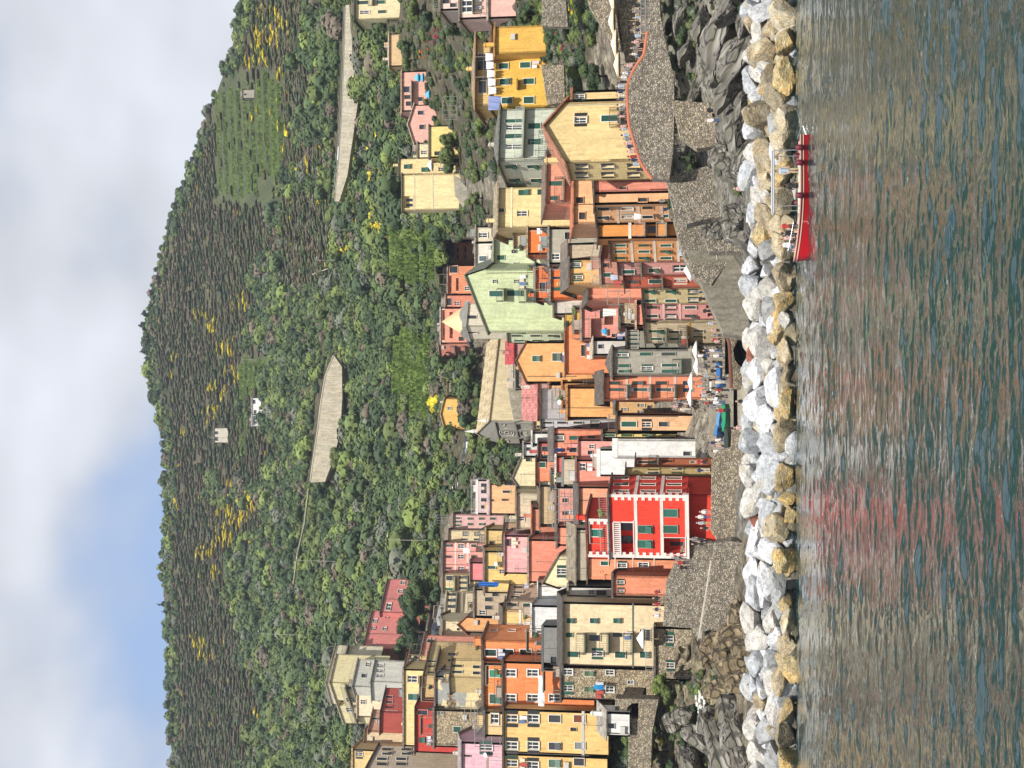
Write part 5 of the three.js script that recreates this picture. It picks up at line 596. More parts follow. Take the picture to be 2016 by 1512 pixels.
{
  const edge = [[1281, -30], [1276, 62], [1269, 107], [1250, 135], [1236, 172], [1240, 245], [1262, 318], [1285, 352]];
  const w = slab('promenade_wall', 'rubble stone promenade wall with a terracotta coloured handrail coping', 'wall', [...edge, [1318, 352], [1325, 300], [1328, 215], [1326, 150], [1312, 90], [1300, 30], [1298, -30]], 149, 6, 1.2, STONE); coping(w, edge.slice(1), 0.22, COPE);
  slab('pale_buttress_wall', 'pale stone wall where a couple stands above the grey slabs', 'wall', [[1324, 198], [1398, 204], [1412, 285], [1372, 292], [1338, 268]], 146.5, 4, 1.5, STONE3);
  slab('round_bastion_wall', 'bulging rubble bastion wall below the terracotta row houses', 'wall', [[1312, 352], [1352, 338], [1392, 328], [1424, 346], [1446, 394], [1468, 402], [1468, 424], [1400, 428], [1352, 440], [1330, 430]], 150, 12, 1.5, STONE);
  slab('row_house_wall', 'rubble wall under the brown row house and mauve house', 'wall', [[1326, 430], [1345, 500], [1368, 545], [1400, 560], [1430, 520], [1420, 440]], 158, 20, 1.5, STONE2);
  slab('gully_wall', 'dark wedge of rubble wall beside the sea gully', 'wall', [[1388, 470], [1474, 452], [1474, 494], [1396, 494]], 151, 10, 1.5, STONE2);
  const cw = slab('concrete_quay_wall', 'streaked concrete quay wall with a handrail below the rose house', 'wall', [[1350, 492], [1374, 545], [1398, 600], [1424, 655], [1474, 664], [1474, 494], [1400, 494]], 157, 14, 1.5, CONC); mesh('handrail', bar(cw.at(1410, 490).add(V(0, 0, .1)), cw.at(1412, 512).add(V(0, 0, .1)), 0.05), M(0xd9d2c0), cw.root);
  const pw = slab('square_wall', 'squared stone quay wall beside the dark tunnel mouth', 'wall', [[1420, 640], [1436, 676], [1440, 766], [1474, 762], [1474, 640]], 164, 2, 3, M(0xa59e8e, 'stone', 0.95), { holes: [[[1474.5, 664], [1452, 668], [1443, 688], [1446, 708], [1456, 722], [1474.5, 724]].map(p => [Math.min(p[0], 1473), p[1]])] });
  const tun = pw.at(1462, 694); mesh('tunnel_lining', boxUV(merge([box(5, 4, 0.3, tun.x, tun.y, -9.2), box(0.3, 4, 6.1, tun.x - 2.4, tun.y, -6.1), box(0.3, 4, 6.1, tun.x + 2.4, tun.y, -6.1), box(5, 0.3, 6.1, tun.x, tun.y + 2.1, -6.1), box(5, 0.3, 6.1, tun.x, tun.y - 2.1, -6.1)])), STONE, pw.root); coping(pw, [[1421, 642], [1437, 676], [1441, 764]], 0.25, M(0x7a4a3c, 'stucco'));
  slab('ramp_side_wall', 'rubble wall with shrubs below the red tower house', 'wall', [[1441, 846], [1440, 880], [1412, 890], [1402, 905], [1400, 1045], [1416, 1068], [1476, 1062], [1476, 846]], 166.5, 2, 2, STONE3);
  const up = slab('terrace_wall', 'tall rubble terrace wall below the big cream house', 'wall', [[1352, 1058], [1312, 1150], [1306, 1232], [1362, 1236], [1374, 1262], [1402, 1110], [1408, 1068]], 172, -6, 2, STONE);
  slab('lower_terrace_wall', 'dark lower rubble wall below the sloping path', 'wall', [[1402, 1106], [1380, 1245], [1430, 1228], [1478, 1168], [1478, 1072], [1440, 1066], [1410, 1070]], 163, -6, 2, STONE2);
  const pth = [[1402, 1104], [1392, 1170], [1378, 1252]]; const sw = slab('path_parapet', 'pale sloping parapet of the path between two stone walls', 'wall', [[1399, 1104], [1389, 1170], [1375, 1256], [1381, 1256], [1396, 1170], [1405, 1104]], 165, -6, 0.5, M(0xd2cabc, 'stucco', 0.66));
  const aw = slab('arch_terrace_wall', 'stone terrace wall with a dark arched niche', 'wall', [[1212, 1376], [1296, 1378], [1284, 1440], [1278, 1600], [1238, 1600], [1238, 1448], [1212, 1440]], 177.5, 0, 2.5, STONE3, { holes: [[[1258, 1383], [1244, 1384], [1236, 1391], [1233, 1400], [1236, 1410], [1244, 1416], [1258, 1417]]] });
  const nb = aw.at(1246, 1400); mesh('niche_lining', boxUV(merge([box(3, 2.4, 0.2, nb.x, nb.y, -6.6), box(0.2, 2.4, 4, nb.x - 1.4, nb.y, -4.55), box(0.2, 2.4, 4, nb.x + 1.4, nb.y, -4.55), box(3, 0.2, 4, nb.x, nb.y + 1.25, -4.55), box(3, 0.2, 4, nb.x, nb.y - 1.1, -4.55)])), STONE3, aw.root);
  // boat ramp and harbour square
  const quad = (name, label, cs, mat, n = 12) => structure(name, gridMesh(n, n, (u, v) => { const a = P(...cs[0]), b = P(...cs[1]), c = P(...cs[2]), e = P(...cs[3]); return a.lerp(b, u).lerp(e.lerp(c, u), v); }), mat, label);
  quad('boat_ramp', 'pale concrete slipway sloping down to the boulders', [[1438, 762, 180], [1438, 848, 180], [1482, 852, 150], [1482, 756, 150]], M(0xb9b2a2, 'concrete', 0.72));
  quad('harbour_square', 'paved harbour square crowded with people and boats', [[1392, 690, 186.5], [1396, 902, 183], [1444, 906, 168], [1444, 690, 170]], M(0xa39c90, 'concrete', 0.66));
  // roads on the hillside
  const r1 = slab('road_retaining_wall', 'long concrete retaining wall carrying the coast road with guard rail', 'wall', [[681, 10], [678, 120], [674, 220], [668, 310], [660, 396], [668, 396], [684, 345], [697, 255], [712, 150], [722, 70], [722, 10]], 414, 0, 3, M(0xcfc8ba, 'concrete', 0.85));
  coping(r1, [[680, 12], [677, 120], [673, 220], [667, 310], [659.5, 394]], 0.22, M(0xb3ada2, 'concrete'));
  coping(r1, [[676.5, 12], [673.5, 120], [669.5, 220], [663.5, 310], [656, 394]], 0.07, M(0x9aa0a0), 'guard_rail');
  const r2 = slab('hill_road_wall', 'broad weathered concrete wall under the upper hill road', 'wall', [[656, 698], [642, 740], [632, 800], [626, 850], [618, 905], [612, 950], [640, 948], [656, 905], [670, 850], [674, 780], [673, 722]], 486, 0, 3, M(0xcdc4b4, 'concrete', 0.82));
  coping(r2, [[657, 700], [641, 740], [631, 800], [625, 850], [617, 905], [611, 948]], 0.3, M(0xcfc8b8, 'concrete')); coping(r2, [[653, 700], [637, 740], [627.5, 800], [621.5, 850], [613.5, 905], [607, 948]], 0.1, M(0x55564f), 'guard_rail');
  const r3 = slab('upper_road_edge', 'thin pale edge of the hill road among trees', 'wall', [[606, 962], [598, 1030], [584, 1090], [576, 1150], [578, 1150], [586, 1090], [600, 1030], [608, 962]], 505, 0, 1, M(0xa8a294, 'concrete'));
  const r4 = slab('car_park_wall', 'pale parapet wall in front of the parked cars', 'wall', [[936, 838], [929, 880], [921, 930], [911, 978], [918, 980], [928, 930], [936, 880], [943, 840]], 330, 0, 0.8, M(0xd2cabc, 'stucco', 0.7));
  for (const [y, x0] of [[905, 923], [942, 917], [965, 913]]) slab('bridge_pier', 'concrete pier under the parapet wall of the parked cars', 'pier', [[x0, y - 3], [x0, y + 3], [x0 + 26, y + 3], [x0 + 26, y - 3]], 331, 0, 0.8, M(0xa8a296, 'concrete'), { group: 'piers under the car park wall' });
  slab('added_cafe_wall', 'stone back wall added for the dark area under the cream cafe parasols', 'wall', [[1218, -30], [1222, 60], [1232, 120], [1252, 118], [1266, 60], [1268, -30]], 160.5, 4, 0.6, STONE3);  // wall added to fill the dark area beneath the parasols
  // garden terrace walls
  slab('garden_stone_wall', 'stone garden wall with railing below the mustard house', 'wall', [[1066, 128], [1078, 206], [1112, 200], [1110, 128]], 186, 0, 1, STONE3);
  slab('upper_garden_wall', 'rubble garden wall beside the vegetable plots', 'wall', [[1068, -30], [1068, 52], [1118, 52], [1112, -30]], 178, 0, 1, STONE2);
  slab('cafe_terrace_wall', 'sloping terracotta edged wall above the cafe parasols', 'wall', [[1152, -30], [1160, 12], [1190, 60], [1214, 98], [1222, 98], [1205, -30]], 168, 0, 1, STONE3);
  slab('curved_garden_wall', 'curved grey cement wall under the tall cream house', 'wall', [[893, 345], [896, 385], [912, 408], [945, 410], [950, 400], [925, 378], [905, 352]], 290, 4, 1, M(0xb5b0a2, 'concrete'));
  slab('church_square_wall', 'grey forecourt wall in front of the church', 'wall', [[1000, 765], [1048, 765], [1050, 822], [1012, 830]], 250, 10, 1, M(0xb9b3a4, 'concrete', .7));
  slab('upper_churchyard_wall', 'cream wall with white urns along the church square', 'wall', [[1000, 690], [1010, 690], [1010, 766], [1000, 766]], 262, 0, .5, M(0xd9c9b4, 'stucco', .7));
}

// ---------------------------------------------------------------- boulders along the waterline
function boulderGeo(seed, detail = 4) {
  const r = rng(seed), g = mergeVertices(new THREE.IcosahedronGeometry(1, detail).deleteAttribute('uv').deleteAttribute('normal')), p = g.attributes.position, planes = [];
  for (let i = 0; i < 12; i++) { const n = V(r() * 2 - 1, r() * 2 - 1, r() * 2 - 1).normalize(); planes.push([n, 0.46 + 0.34 * r()]); }
  const v = V();
  for (let i = 0; i < p.count; i++) {
    v.fromBufferAttribute(p, i).normalize(); let k = 1.05; for (const [n, d] of planes) { const c = n.dot(v); if (c > 0.05) k = Math.min(k, d / c); }
    k *= 1.14 + 0.07 * fbm(v.x * 2 + seed, v.y * 2, v.z * 2, 3) + 0.02 * fbm(v.x * 7, v.y * 7 + seed, v.z * 7, 2); v.multiplyScalar(k); p.setXYZ(i, v.x, v.y, v.z);
  }
  return toCreasedNormals(boxUV(g), 0.3);
}
const bGeo = Array.from({ length: 14 }, (_, i) => boulderGeo(101 + i * 7, 5));
const bmat = (k, hex, kk) => new THREE.MeshStandardMaterial({ color: col(hex, kk), map: tc[k], bumpMap: tc[k], bumpScale: 0.08, roughness: 0.88 });
const BM = { w: [bmat('marble', 0xeef0f4, 0.68), bmat('marble', 0xd6dade, 0.62), bmat('marble', 0xe6e2da, 0.64)], g: [bmat('marble', 0xc4c6c6, 0.6), bmat('marble', 0xd2cfc6, 0.6)], b: [bmat('brown', 0xcdbea4, 0.76), bmat('brown', 0xbfb198, 0.74), bmat('brown', 0xd8ccb4, 0.76), bmat('brown', 0xa89d88, 0.7)], o: [bmat('ochre', 0xe6d4a4, 0.8), bmat('ochre', 0xd8c8a0, 0.78)], r: [bmat('brown', 0xc07862, 0.62)] };
const BL = { w: 'white marble breakwater boulder', g: 'grey veined breakwater boulder', b: 'brown weathered breakwater boulder', o: 'ochre stained boulder at the waterline', r: 'reddish brown boulder among white marble blocks' };
function boulder(x, y, d, rx, ry, rz, kind, r) {
  const below = [[230, 'below the promenade wall'], [330, 'beneath the pale buttress wall'], [520, 'behind the red boat'], [660, 'below the concrete quay wall'], [750, 'beside the dark tunnel mouth'], [850, 'at the foot of the boat ramp'], [1070, 'below the red tower house'], [1250, 'below the two rubble terrace walls'], [1380, 'below the layered brown cliff'], [9999, 'below the overgrown cliff']].find(q => y < q[0])[1];
  const m = BM[kind][Math.floor(r() * BM[kind].length)], p = P(x, y, d), o = one('boulder', bGeo[Math.floor(r() * bGeo.length)], m, (rx * ry > 1.1 ? 'large ' : '') + BL[kind] + ' ' + below, 'boulder', { w: 'white marble boulders of the breakwater', g: 'grey boulders of the breakwater', b: 'brown boulders of the breakwater', o: 'ochre boulders at the waterline', r: 'red boulders of the breakwater' }[kind] + ' ' + below, p);
  o.rotation.set(r() * 0.9 - 0.45, r() * 6.28, r() * 0.9 - 0.45); o.scale.set(rx, ry, rz); return o;
}
{
  const r = rng(4242);
  // traced big ones: x, y, across (image y) half size px, tall half size px, kind
  const big = [[1490, 20, 24, 26, 'w'], [1512, 18, 20, 30, 'w'], [1545, 30, 30, 26, 'b'], [1497, 65, 28, 18, 'w'], [1520, 57, 16, 18, 'b'], [1508, 100, 34, 28, 'b'], [1546, 85, 30, 18, 'o'], [1490, 110, 30, 14, 'w'], [1508, 138, 16, 30, 'w'], [1545, 150, 40, 20, 'o'], [1530, 190, 36, 26, 'b'], [1488, 190, 18, 16, 'w'], [1520, 155, 22, 22, 'b'], [1498, 232, 42, 30, 'b'], [1528, 240, 30, 20, 'g'], [1548, 235, 36, 22, 'b'], [1492, 300, 24, 24, 'w'], [1508, 318, 40, 22, 'b'], [1540, 275, 36, 24, 'b'], [1478, 345, 30, 20, 'w'], [1508, 345, 30, 20, 'b'], [1545, 340, 26, 18, 'o'], [1497, 385, 20, 20, 'w'], [1540, 395, 26, 26, 'b'], [1488, 415, 20, 14, 'w'], [1508, 430, 32, 22, 'b'], [1535, 440, 30, 20, 'b'], [1485, 480, 24, 16, 'w'], [1542, 480, 28, 22, 'b'], [1520, 490, 28, 20, 'g'], [1480, 520, 20, 18, 'w'], [1540, 540, 34, 20, 'b'], [1482, 560, 28, 20, 'w'], [1515, 565, 26, 20, 'g'], [1548, 590, 26, 18, 'o'], [1485, 600, 30, 22, 'w'], [1520, 610, 24, 22, 'g'], [1505, 680, 40, 34, 'w'], [1478, 668, 24, 14, 'w'], [1483, 700, 22, 14, 'r'], [1535, 640, 36, 22, 'o'], [1548, 695, 26, 16, 'b'], [1490, 740, 30, 24, 'w'], [1478, 760, 24, 20, 'w'], [1495, 790, 34, 28, 'w'], [1530, 770, 44, 22, 'w'], [1552, 800, 40, 14, 'o'], [1480, 830, 22, 22, 'w'], [1510, 835, 32, 24, 'w'], [1545, 850, 36, 22, 'b'], [1490, 870, 34, 26, 'w'], [1525, 880, 30, 24, 'w'], [1484, 930, 30, 22, 'w'], [1520, 930, 40, 26, 'w'], [1550, 940, 40, 16, 'o'], [1492, 985, 36, 26, 'w'], [1515, 1010, 30, 20, 'b'], [1488, 1025, 22, 14, 'r'], [1535, 1045, 30, 24, 'b'], [1515, 1040, 16, 12, 'r'], [1492, 1070, 40, 28, 'w'], [1518, 1080, 40, 22, 'w'], [1548, 1100, 34, 20, 'o'], [1484, 1120, 40, 24, 'w'], [1515, 1140, 34, 24, 'w'], [1535, 1160, 34, 22, 'g'], [1490, 1170, 36, 22, 'w'], [1550, 1190, 26, 14, 'o'], [1488, 1220, 40, 20, 'w'], [1522, 1215, 30, 20, 'w'], [1552, 1225, 36, 14, 'b'], [1495, 1260, 36, 20, 'w'], [1528, 1260, 22, 18, 'b'], [1545, 1275, 30, 18, 'b'], [1494, 1300, 36, 22, 'w'], [1528, 1300, 30, 18, 'w'], [1552, 1310, 34, 16, 'o'], [1485, 1345, 34, 16, 'w'], [1505, 1355, 34, 14, 'w'], [1522, 1345, 30, 14, 'w'], [1540, 1340, 34, 16, 'b'], [1500, 1395, 30, 18, 'b'], [1530, 1390, 36, 26, 'b'], [1490, 1425, 30, 18, 'w'], [1550, 1400, 26, 14, 'o'], [1515, 1440, 34, 20, 'g'], [1545, 1455, 34, 20, 'b'], [1490, 1475, 36, 20, 'w'], [1525, 1490, 40, 22, 'g'], [1552, 1500, 36, 18, 'o'], [1495, 1512, 30, 20, 'w']];
  for (const [x, y, a, b, k0] of big) { const k = y > 470 && x < 1536 && (k0 === 'b' || k0 === 'o') && (x + y) % 3 ? 'w' : k0, d = 118.5 + (1560 - x) * 0.075, s = 1 / pxm(d); boulder(x, y, d, a * s * 1.08, b * s * 1.12, (a + b) / 2 * s * 1.15, k, r); }
  for (let y = -70; y < 1590; y += 30) for (const [x0, dd] of [[1488, 124.5], [1512, 122.2], [1534, 120.6], [1553, 119.4]]) {   // the heap behind and between them
    if (x0 < 1500 && y > 755 && y < 850) continue;
    const x = x0 + rr(-9, 9, r), yy = y + rr(-15, 15, r), low = x > 1536, rightSide = yy < 470; const t = r(); const k = low ? (t < 0.22 ? 'o' : t < (rightSide ? 0.8 : 0.5) ? 'b' : t < 0.7 ? 'g' : 'w') : rightSide ? (t < 0.5 ? 'b' : t < 0.62 ? 'o' : 'w') : (t < 0.68 ? 'w' : t < 0.84 ? 'g' : 'b');
    const s = 1 / pxm(dd) * rr(14, 25, r); boulder(x, yy, dd + rr(0.2, 1.4, r), s * rr(1, 1.5, r), s * rr(0.75, 1.1, r), s * rr(0.9, 1.2, r), k, r);
  }
}

// jagged outcrops of the sea cliffs
{
  const r = rng(606), gm = M(0xa3a19b, 'rock', 0.72), bm2 = M(0xa8987c, 'rock', 0.7), geo = Array.from({ length: 6 }, (_, i) => boulderGeo(901 + i * 5, 5));
  const put = (x, y, w, h, m, lab, grp, tilt) => { const d = D0(x, y) - 1.2, s = 1 / pxm(d), o = one('rock_outcrop', geo[Math.floor(r() * 6)], m, lab, 'rock', grp, P(x, y, d)); o.scale.set(w * s, h * s, (w + h) * 0.5 * s); o.rotation.set(rr(-.3, .3, r), rr(-.6, .6, r), tilt + rr(-.2, .2, r)); };
  for (const [x, y, w, h] of [[1440, 20, 60, 30], [1420, 70, 70, 34], [1452, 110, 60, 26], [1398, 130, 60, 26], [1440, 170, 66, 30], [1462, 210, 40, 20], [1450, 260, 50, 28], [1380, 50, 50, 24], [1355, 100, 44, 20], [1372, 180, 40, 18], [1462, 310, 46, 24], [1340, 30, 40, 16], [1462, 40, 40, 18]]) put(x, y, w, h, gm, 'smooth grey rock slab of the cliff under the promenade wall', 'grey rock slabs under the promenade', -0.45);
  for (const [x, y, w, h] of [[1330, 260, 24, 28], [1318, 240, 18, 22], [1345, 285, 18, 30], [1440, 320, 26, 40], [1455, 345, 22, 34], [1425, 300, 24, 30]]) put(x, y, w, h, gm, 'dark fissured rock stack beside the pale buttress wall', 'rock stacks by the buttress wall', 0.2);
  for (const [x, y, w, h] of [[1445, 432, 26, 36], [1425, 448, 20, 30], [1400, 455, 20, 26], [1455, 462, 24, 26], [1375, 470, 22, 24]]) put(x, y, w, h, gm, 'rock mass in the sea gully behind the red boat', 'rocks in the sea gully', 0.3);
  for (const [x, y, w, h] of [[1462, 1200, 30, 40], [1455, 1235, 26, 44], [1440, 1262, 26, 40], [1462, 1275, 30, 36], [1425, 1290, 30, 36], [1455, 1305, 28, 40], [1410, 1262, 20, 30], [1440, 1330, 30, 40], [1402, 1300, 24, 34], [1462, 1345, 26, 34], [1420, 1355, 26, 34]]) put(x, y, w, h, bm2, 'brown folded rock of the layered cliff below the cream house', 'folded cliff rocks', 0.5);
  for (const [x, y, w, h] of [[1440, 1400, 40, 40], [1400, 1420, 36, 34], [1455, 1450, 50, 34], [1410, 1470, 50, 34], [1375, 1450, 30, 30], [1360, 1500, 50, 30], [1430, 1510, 60, 34], [1465, 1500, 40, 24], [1350, 1410, 24, 30], [1325, 1430, 24, 24]]) put(x, y, w, h, gm, 'dark grey rock of the overgrown cliff below the stone arch terrace', 'rocks of the overgrown cliff', 0.4);
}

// ---------------------------------------------------------------- vegetation
function clumpGeo(seed, n, leaf, sq = 0.85) {   // many leaf-sized faces through a lumpy crown of radius 1
  const r = rng(seed), pos = [], nor = [], lob = Array.from({ length: 6 }, () => [V(r() * 2 - 1, (r() * 2 - 1) * 0.7, r() * 2 - 1).multiplyScalar(0.5), 0.42 + 0.28 * r()]);
  const quad = (c, nn, s) => { const t = V(r() - .5, r() - .5, r() - .5).cross(nn).normalize(), b = nn.clone().cross(t), q = [[-1, -1], [1, -0.7], [0.9, 1], [-0.8, 0.9]].map(([i, j]) => c.clone().addScaledVector(t, i * s).addScaledVector(b, j * s * (0.6 + 0.5 * r()))); for (const k of [0, 1, 2, 0, 2, 3]) { pos.push(q[k].x, q[k].y * sq, q[k].z); } const m = nn; for (let k = 0; k < 6; k++) nor.push(m.x, m.y, m.z); };
  for (let i = 0; i < n; i++) { const [c, rad] = lob[i % 6], d = V(r() * 2 - 1, r() * 2 - 1, r() * 2 - 1).normalize(), p = c.clone().addScaledVector(d, rad * (0.78 + 0.32 * r())), nn = d.clone().add(V(r() - .5, r() * 0.7 - .2, r() - .5).multiplyScalar(1.1)).normalize(); quad(p, nn, leaf * (0.7 + 0.6 * r())); }
  for (const [c, rad] of lob) { const s = flat(new THREE.IcosahedronGeometry(rad * 0.82, 1)), p = s.attributes.position, m = s.attributes.normal; for (let i = 0; i < p.count; i++) { pos.push(p.getX(i) + c.x, (p.getY(i) + c.y) * sq, p.getZ(i) + c.z); nor.push(m.getX(i), m.getY(i), m.getZ(i)); } }
  const g = new THREE.BufferGeometry(); g.setAttribute('position', new THREE.Float32BufferAttribute(pos, 3)); g.setAttribute('normal', new THREE.Float32BufferAttribute(nor, 3)); g.setAttribute('uv', new THREE.Float32BufferAttribute(new Float32Array(pos.length / 3 * 2), 2)); return g;
}
const clumps = [11, 12, 13].map(s => clumpGeo(s, 260, 0.13)), fineClumps = [21, 22].map(s => clumpGeo(s, 900, 0.07)), tufts = [31, 32].map(s => clumpGeo(s, 180, 0.15, 0.6));
const leafM = new THREE.MeshStandardMaterial({ color: 0xffffff, roughness: 0.85, side: THREE.DoubleSide });
const PAL = { dark: [0.038, 0.068, 0.028], mid: [0.066, 0.104, 0.036], light: [0.112, 0.148, 0.042], fresh: [0.15, 0.20, 0.05], olive: [0.118, 0.124, 0.062], grey: [0.125, 0.14, 0.1], brown: [0.135, 0.11, 0.08], rust: [0.15, 0.118, 0.076], yellow: [0.60, 0.49, 0.03] };
const YEL = [[530, 30, 26], [525, 80, 30], [510, 130, 26], [545, 150, 20], [520, 210, 30], [540, 270, 30], [530, 330, 26], [515, 60, 18], [745, 285, 34], [725, 320, 36], [745, 350, 30], [735, 420, 34], [750, 445, 22], [660, 500, 16], [690, 490, 18], [770, 560, 14], [755, 520, 14], [420, 640, 18], [440, 690, 22], [455, 740, 24], [470, 600, 20], [400, 620, 16], [430, 770, 20], [340, 700, 10], [338, 740, 10], [342, 790, 10], [360, 850, 10], [460, 1010, 34], [480, 990, 30], [440, 1060, 24], [405, 1085, 18], [490, 1060, 18], [400, 1285, 24], [385, 1260, 14], [430, 1120, 16], [350, 990, 12], [645, 1440, 24], [640, 1420, 16], [520, 1350, 10], [505, 1400, 8], [455, 960, 20], [640, 390, 14], [420, 820, 20], [600, 330, 16], [560, 60, 16], [700, 560, 14], [860, 790, 12], [850, 800, 10], [800, 845, 8]];
const POLY = [[[676, 6], [654, 396], [670, 398], [684, 345], [697, 255], [712, 150], [724, 70], [724, 6]], [[650, 694], [634, 740], [624, 800], [610, 905], [604, 952], [640, 950], [656, 905], [670, 850], [674, 780], [673, 715]]];
const inPoly = (q, x, y) => { let c = false; for (let i = 0, j = q.length - 1; i < q.length; j = i++) if ((q[i][1] > y) !== (q[j][1] > y) && x < (q[j][0] - q[i][0]) * (y - q[i][1]) / (q[j][1] - q[i][1]) + q[i][0]) c = !c; return c; };
const EXC = [[494, 514, 780, 842], [418, 440, 838, 875], [474, 492, 172, 198], [900, 930, 838, 984]];
const inRect = (R, x, y) => R.some(q => x > q[0] && x < q[1] && y > q[2] && y < q[3]);
{
  const sets = {}; const add = (set, k, p, s, c, r, sq = 1) => { (sets[set] ??= []).push([k, p, s, c, r() * 6.28, sq]); };
  const r = rng(991);
  const yellowAt = (x, y) => YEL.reduce((m, q) => Math.max(m, 1 - Math.hypot(x - q[0], (y - q[1])) / q[2]), 0);
  for (let y = -150; y < 1670; y += 5.5) for (let x = 285; x < 1040; x += 5.5) {
    const xx = x + rr(-4, 4, r), yy = y + rr(-4, 4, r); if (xx < ridge(yy) - 1 || !(wild(xx, yy)) || inRect(EXC, xx, yy) || POLY.some(q => inPoly(q, xx, yy))) continue;
    const n = fbm(xx * 0.012, yy * 0.012, 3.3, 3), n2 = fbm(xx * 0.03, yy * 0.03, 9.1, 3);
    let lush = sstep(430, 620, xx + 190 * n + (yy > 900 ? 40 : 0) + (yy < 500 ? -90 * sstep(500, 250, yy) : 0)); if (xx < ridge(yy) + 34) lush = Math.max(lush, sstep(34, 10, xx - ridge(yy)));
    if (xx > 560 && xx < 660 && yy > 380 && yy < 560) lush *= 0.4;
    const vine = inRect(VINE, xx + 16 * n2, yy + 60 * n); if (vine && r() < 0.93) continue;
    const p = ground(xx, yy), d = -p.z; const ye = yellowAt(xx, yy);
    const keep = lush < 0.5 ? 0.97 : d > 560 ? 0.8 : d > 420 ? 0.5 : 0.36; if (r() > (ye > 0.1 ? Math.max(keep, 0.8) : keep)) continue;
    const hgt = p.y / 4.6 + 0.6 * fbm(p.x * 0.02, p.z * 0.02, 1, 2), band = hgt - Math.floor(hgt);
    if (lush < 0.5) {
      if (band < 0.22 && r() < 0.7) continue;
      const t = r(); let c = t < 0.24 ? PAL.brown : t < 0.34 ? PAL.rust : t < 0.60 ? PAL.olive : t < 0.80 ? PAL.mid : t < 0.93 ? PAL.dark : PAL.grey; let s = rr(1.0, 2.2, r);
      if (ye > 0 && r() < 0.34 + 0.4 * ye && band > 0.3) { c = PAL.yellow; s = rr(1.0, 2.0, r); } else if (r() < 0.018) { c = PAL.yellow; s = rr(0.7, 1.2, r); }
      add('heath_shrubs', Math.floor(r() * 2), p.clone().add(V(0, s * 0.25, 0)), s * rr(1, 1.4, r), c, r, 0.66);
    } else {
      const t = r() + 0.5 * n2; let c = t < 0.22 ? PAL.dark : t < 0.55 ? PAL.mid : t < 0.78 ? PAL.light : t < 0.86 ? PAL.grey : t < 0.93 ? PAL.brown : PAL.fresh; let s = (r() < 0.12 ? rr(3.2, 5.2, r) : rr(1.3, 2.9, r)) * (n2 > 0.1 ? 1.15 : 0.85) * (xx > 850 && yy > 440 ? 0.6 : 1);
      if (ye > 0 && r() < 0.35 + 0.4 * ye) { c = PAL.yellow; s = rr(0.9, 1.8, r); }
      add('hillside_trees', Math.floor(r() * 3), p.clone().add(V(0, s * 0.45, 0)), s, c, r, 1);
    }
  }
  // garden plots, cliff shrubs
  for (let k = 0; k < 9000; k++) {
    const x = rr(690, 1470, r), y = rr(-60, 1600, r); let ok = garden(x, y) && !wild(x, y), s = rr(0.5, 1.5, r), sink = 0.2;
    if (x > 1285) { const pl = y > 560 && y < 1062; const n = fbm(x * 0.03, y * 0.03, 4, 3); ok = !pl && ((x < 1372 && y < 480 && n > -0.12) || (y > 1290 && x < 1450 - Math.max(0, (1400 - y)) * 0.3 && n > -0.12) || (y < 480 && n > 0.22)); s = rr(0.2, 0.7, r); }
    if (!ok) continue; const p = ground(x, y); const t = r(), c = t < 0.25 ? PAL.dark : t < 0.5 ? PAL.mid : t < 0.66 ? PAL.light : t < 0.82 ? PAL.grey : t < 0.92 ? PAL.brown : PAL.fresh;
    add('garden_plants', Math.floor(r() * 2), p.clone().add(V(0, s * sink, 0.2)), s, c, r, 0.9);
  }
  for (const [x, y, n, cc] of [[858, 74, 14, [0.5, 0.03, 0.08]], [1108, 86, 10, [0.4, 0.03, 0.06]], [730, 1396, 12, [0.32, 0.04, 0.2]], [1136, 12, 10, PAL.yellow], [1385, 1380, 16, [0.8, 0.8, 0.75]], [838, 96, 6, [0.6, 0.2, 0.02]], [1302, 1462, 8, PAL.yellow]]) for (let i = 0; i < n; i++) { const p = ground(x + rr(-10, 10, r), y + rr(-10, 10, r)); add('flower_bushes', 0, p.add(V(rr(-1, 1, r), 0.4, 0.6)), rr(0.14, 0.4, r), cc, r, 0.9); }
  const LAB = { heath_shrubs: ['brown and olive heath shrubs with yellow broom in terraced bands', 'shrubs'], hillside_trees: ['dense green trees and bushes covering the lower hillside', 'woodland'], garden_plants: ['garden plants and weeds on plots, terraces and cliffs', 'plants'], flower_bushes: ['red, purple, white and yellow flowering bushes', 'flowers'] };
  const M4 = new THREE.Matrix4(), Q = new THREE.Quaternion(), cc = new THREE.Color();
  for (const [set, list] of Object.entries(sets)) {
    const geos = set === 'heath_shrubs' ? tufts : set === 'hillside_trees' ? clumps : fineClumps;
    geos.forEach((g, gi) => { const mine = list.filter(q => q[0] % geos.length === gi); if (!mine.length) return; const im = new THREE.InstancedMesh(g, leafM, mine.length); im.name = numbered(set); im.castShadow = im.receiveShadow = true;
      mine.forEach(([, p, s, c, a, sq], i) => { const he = set === 'heath_shrubs'; M4.compose(p, Q.setFromAxisAngle(V(0, 1, 0), he ? (a - 3.14) * 0.12 : a), V(he ? s * 1.6 : s, s * sq, s)); im.setMatrixAt(i, M4); const k = 0.8 + 0.4 * ((i * 7919 % 101) / 101); im.setColorAt(i, cc.setRGB(c[0] * k, c[1] * k, c[2] * k)); });
      scene.add(im); im.userData = { label: LAB[set][0], category: LAB[set][1], kind: 'stuff' }; });
  }
}
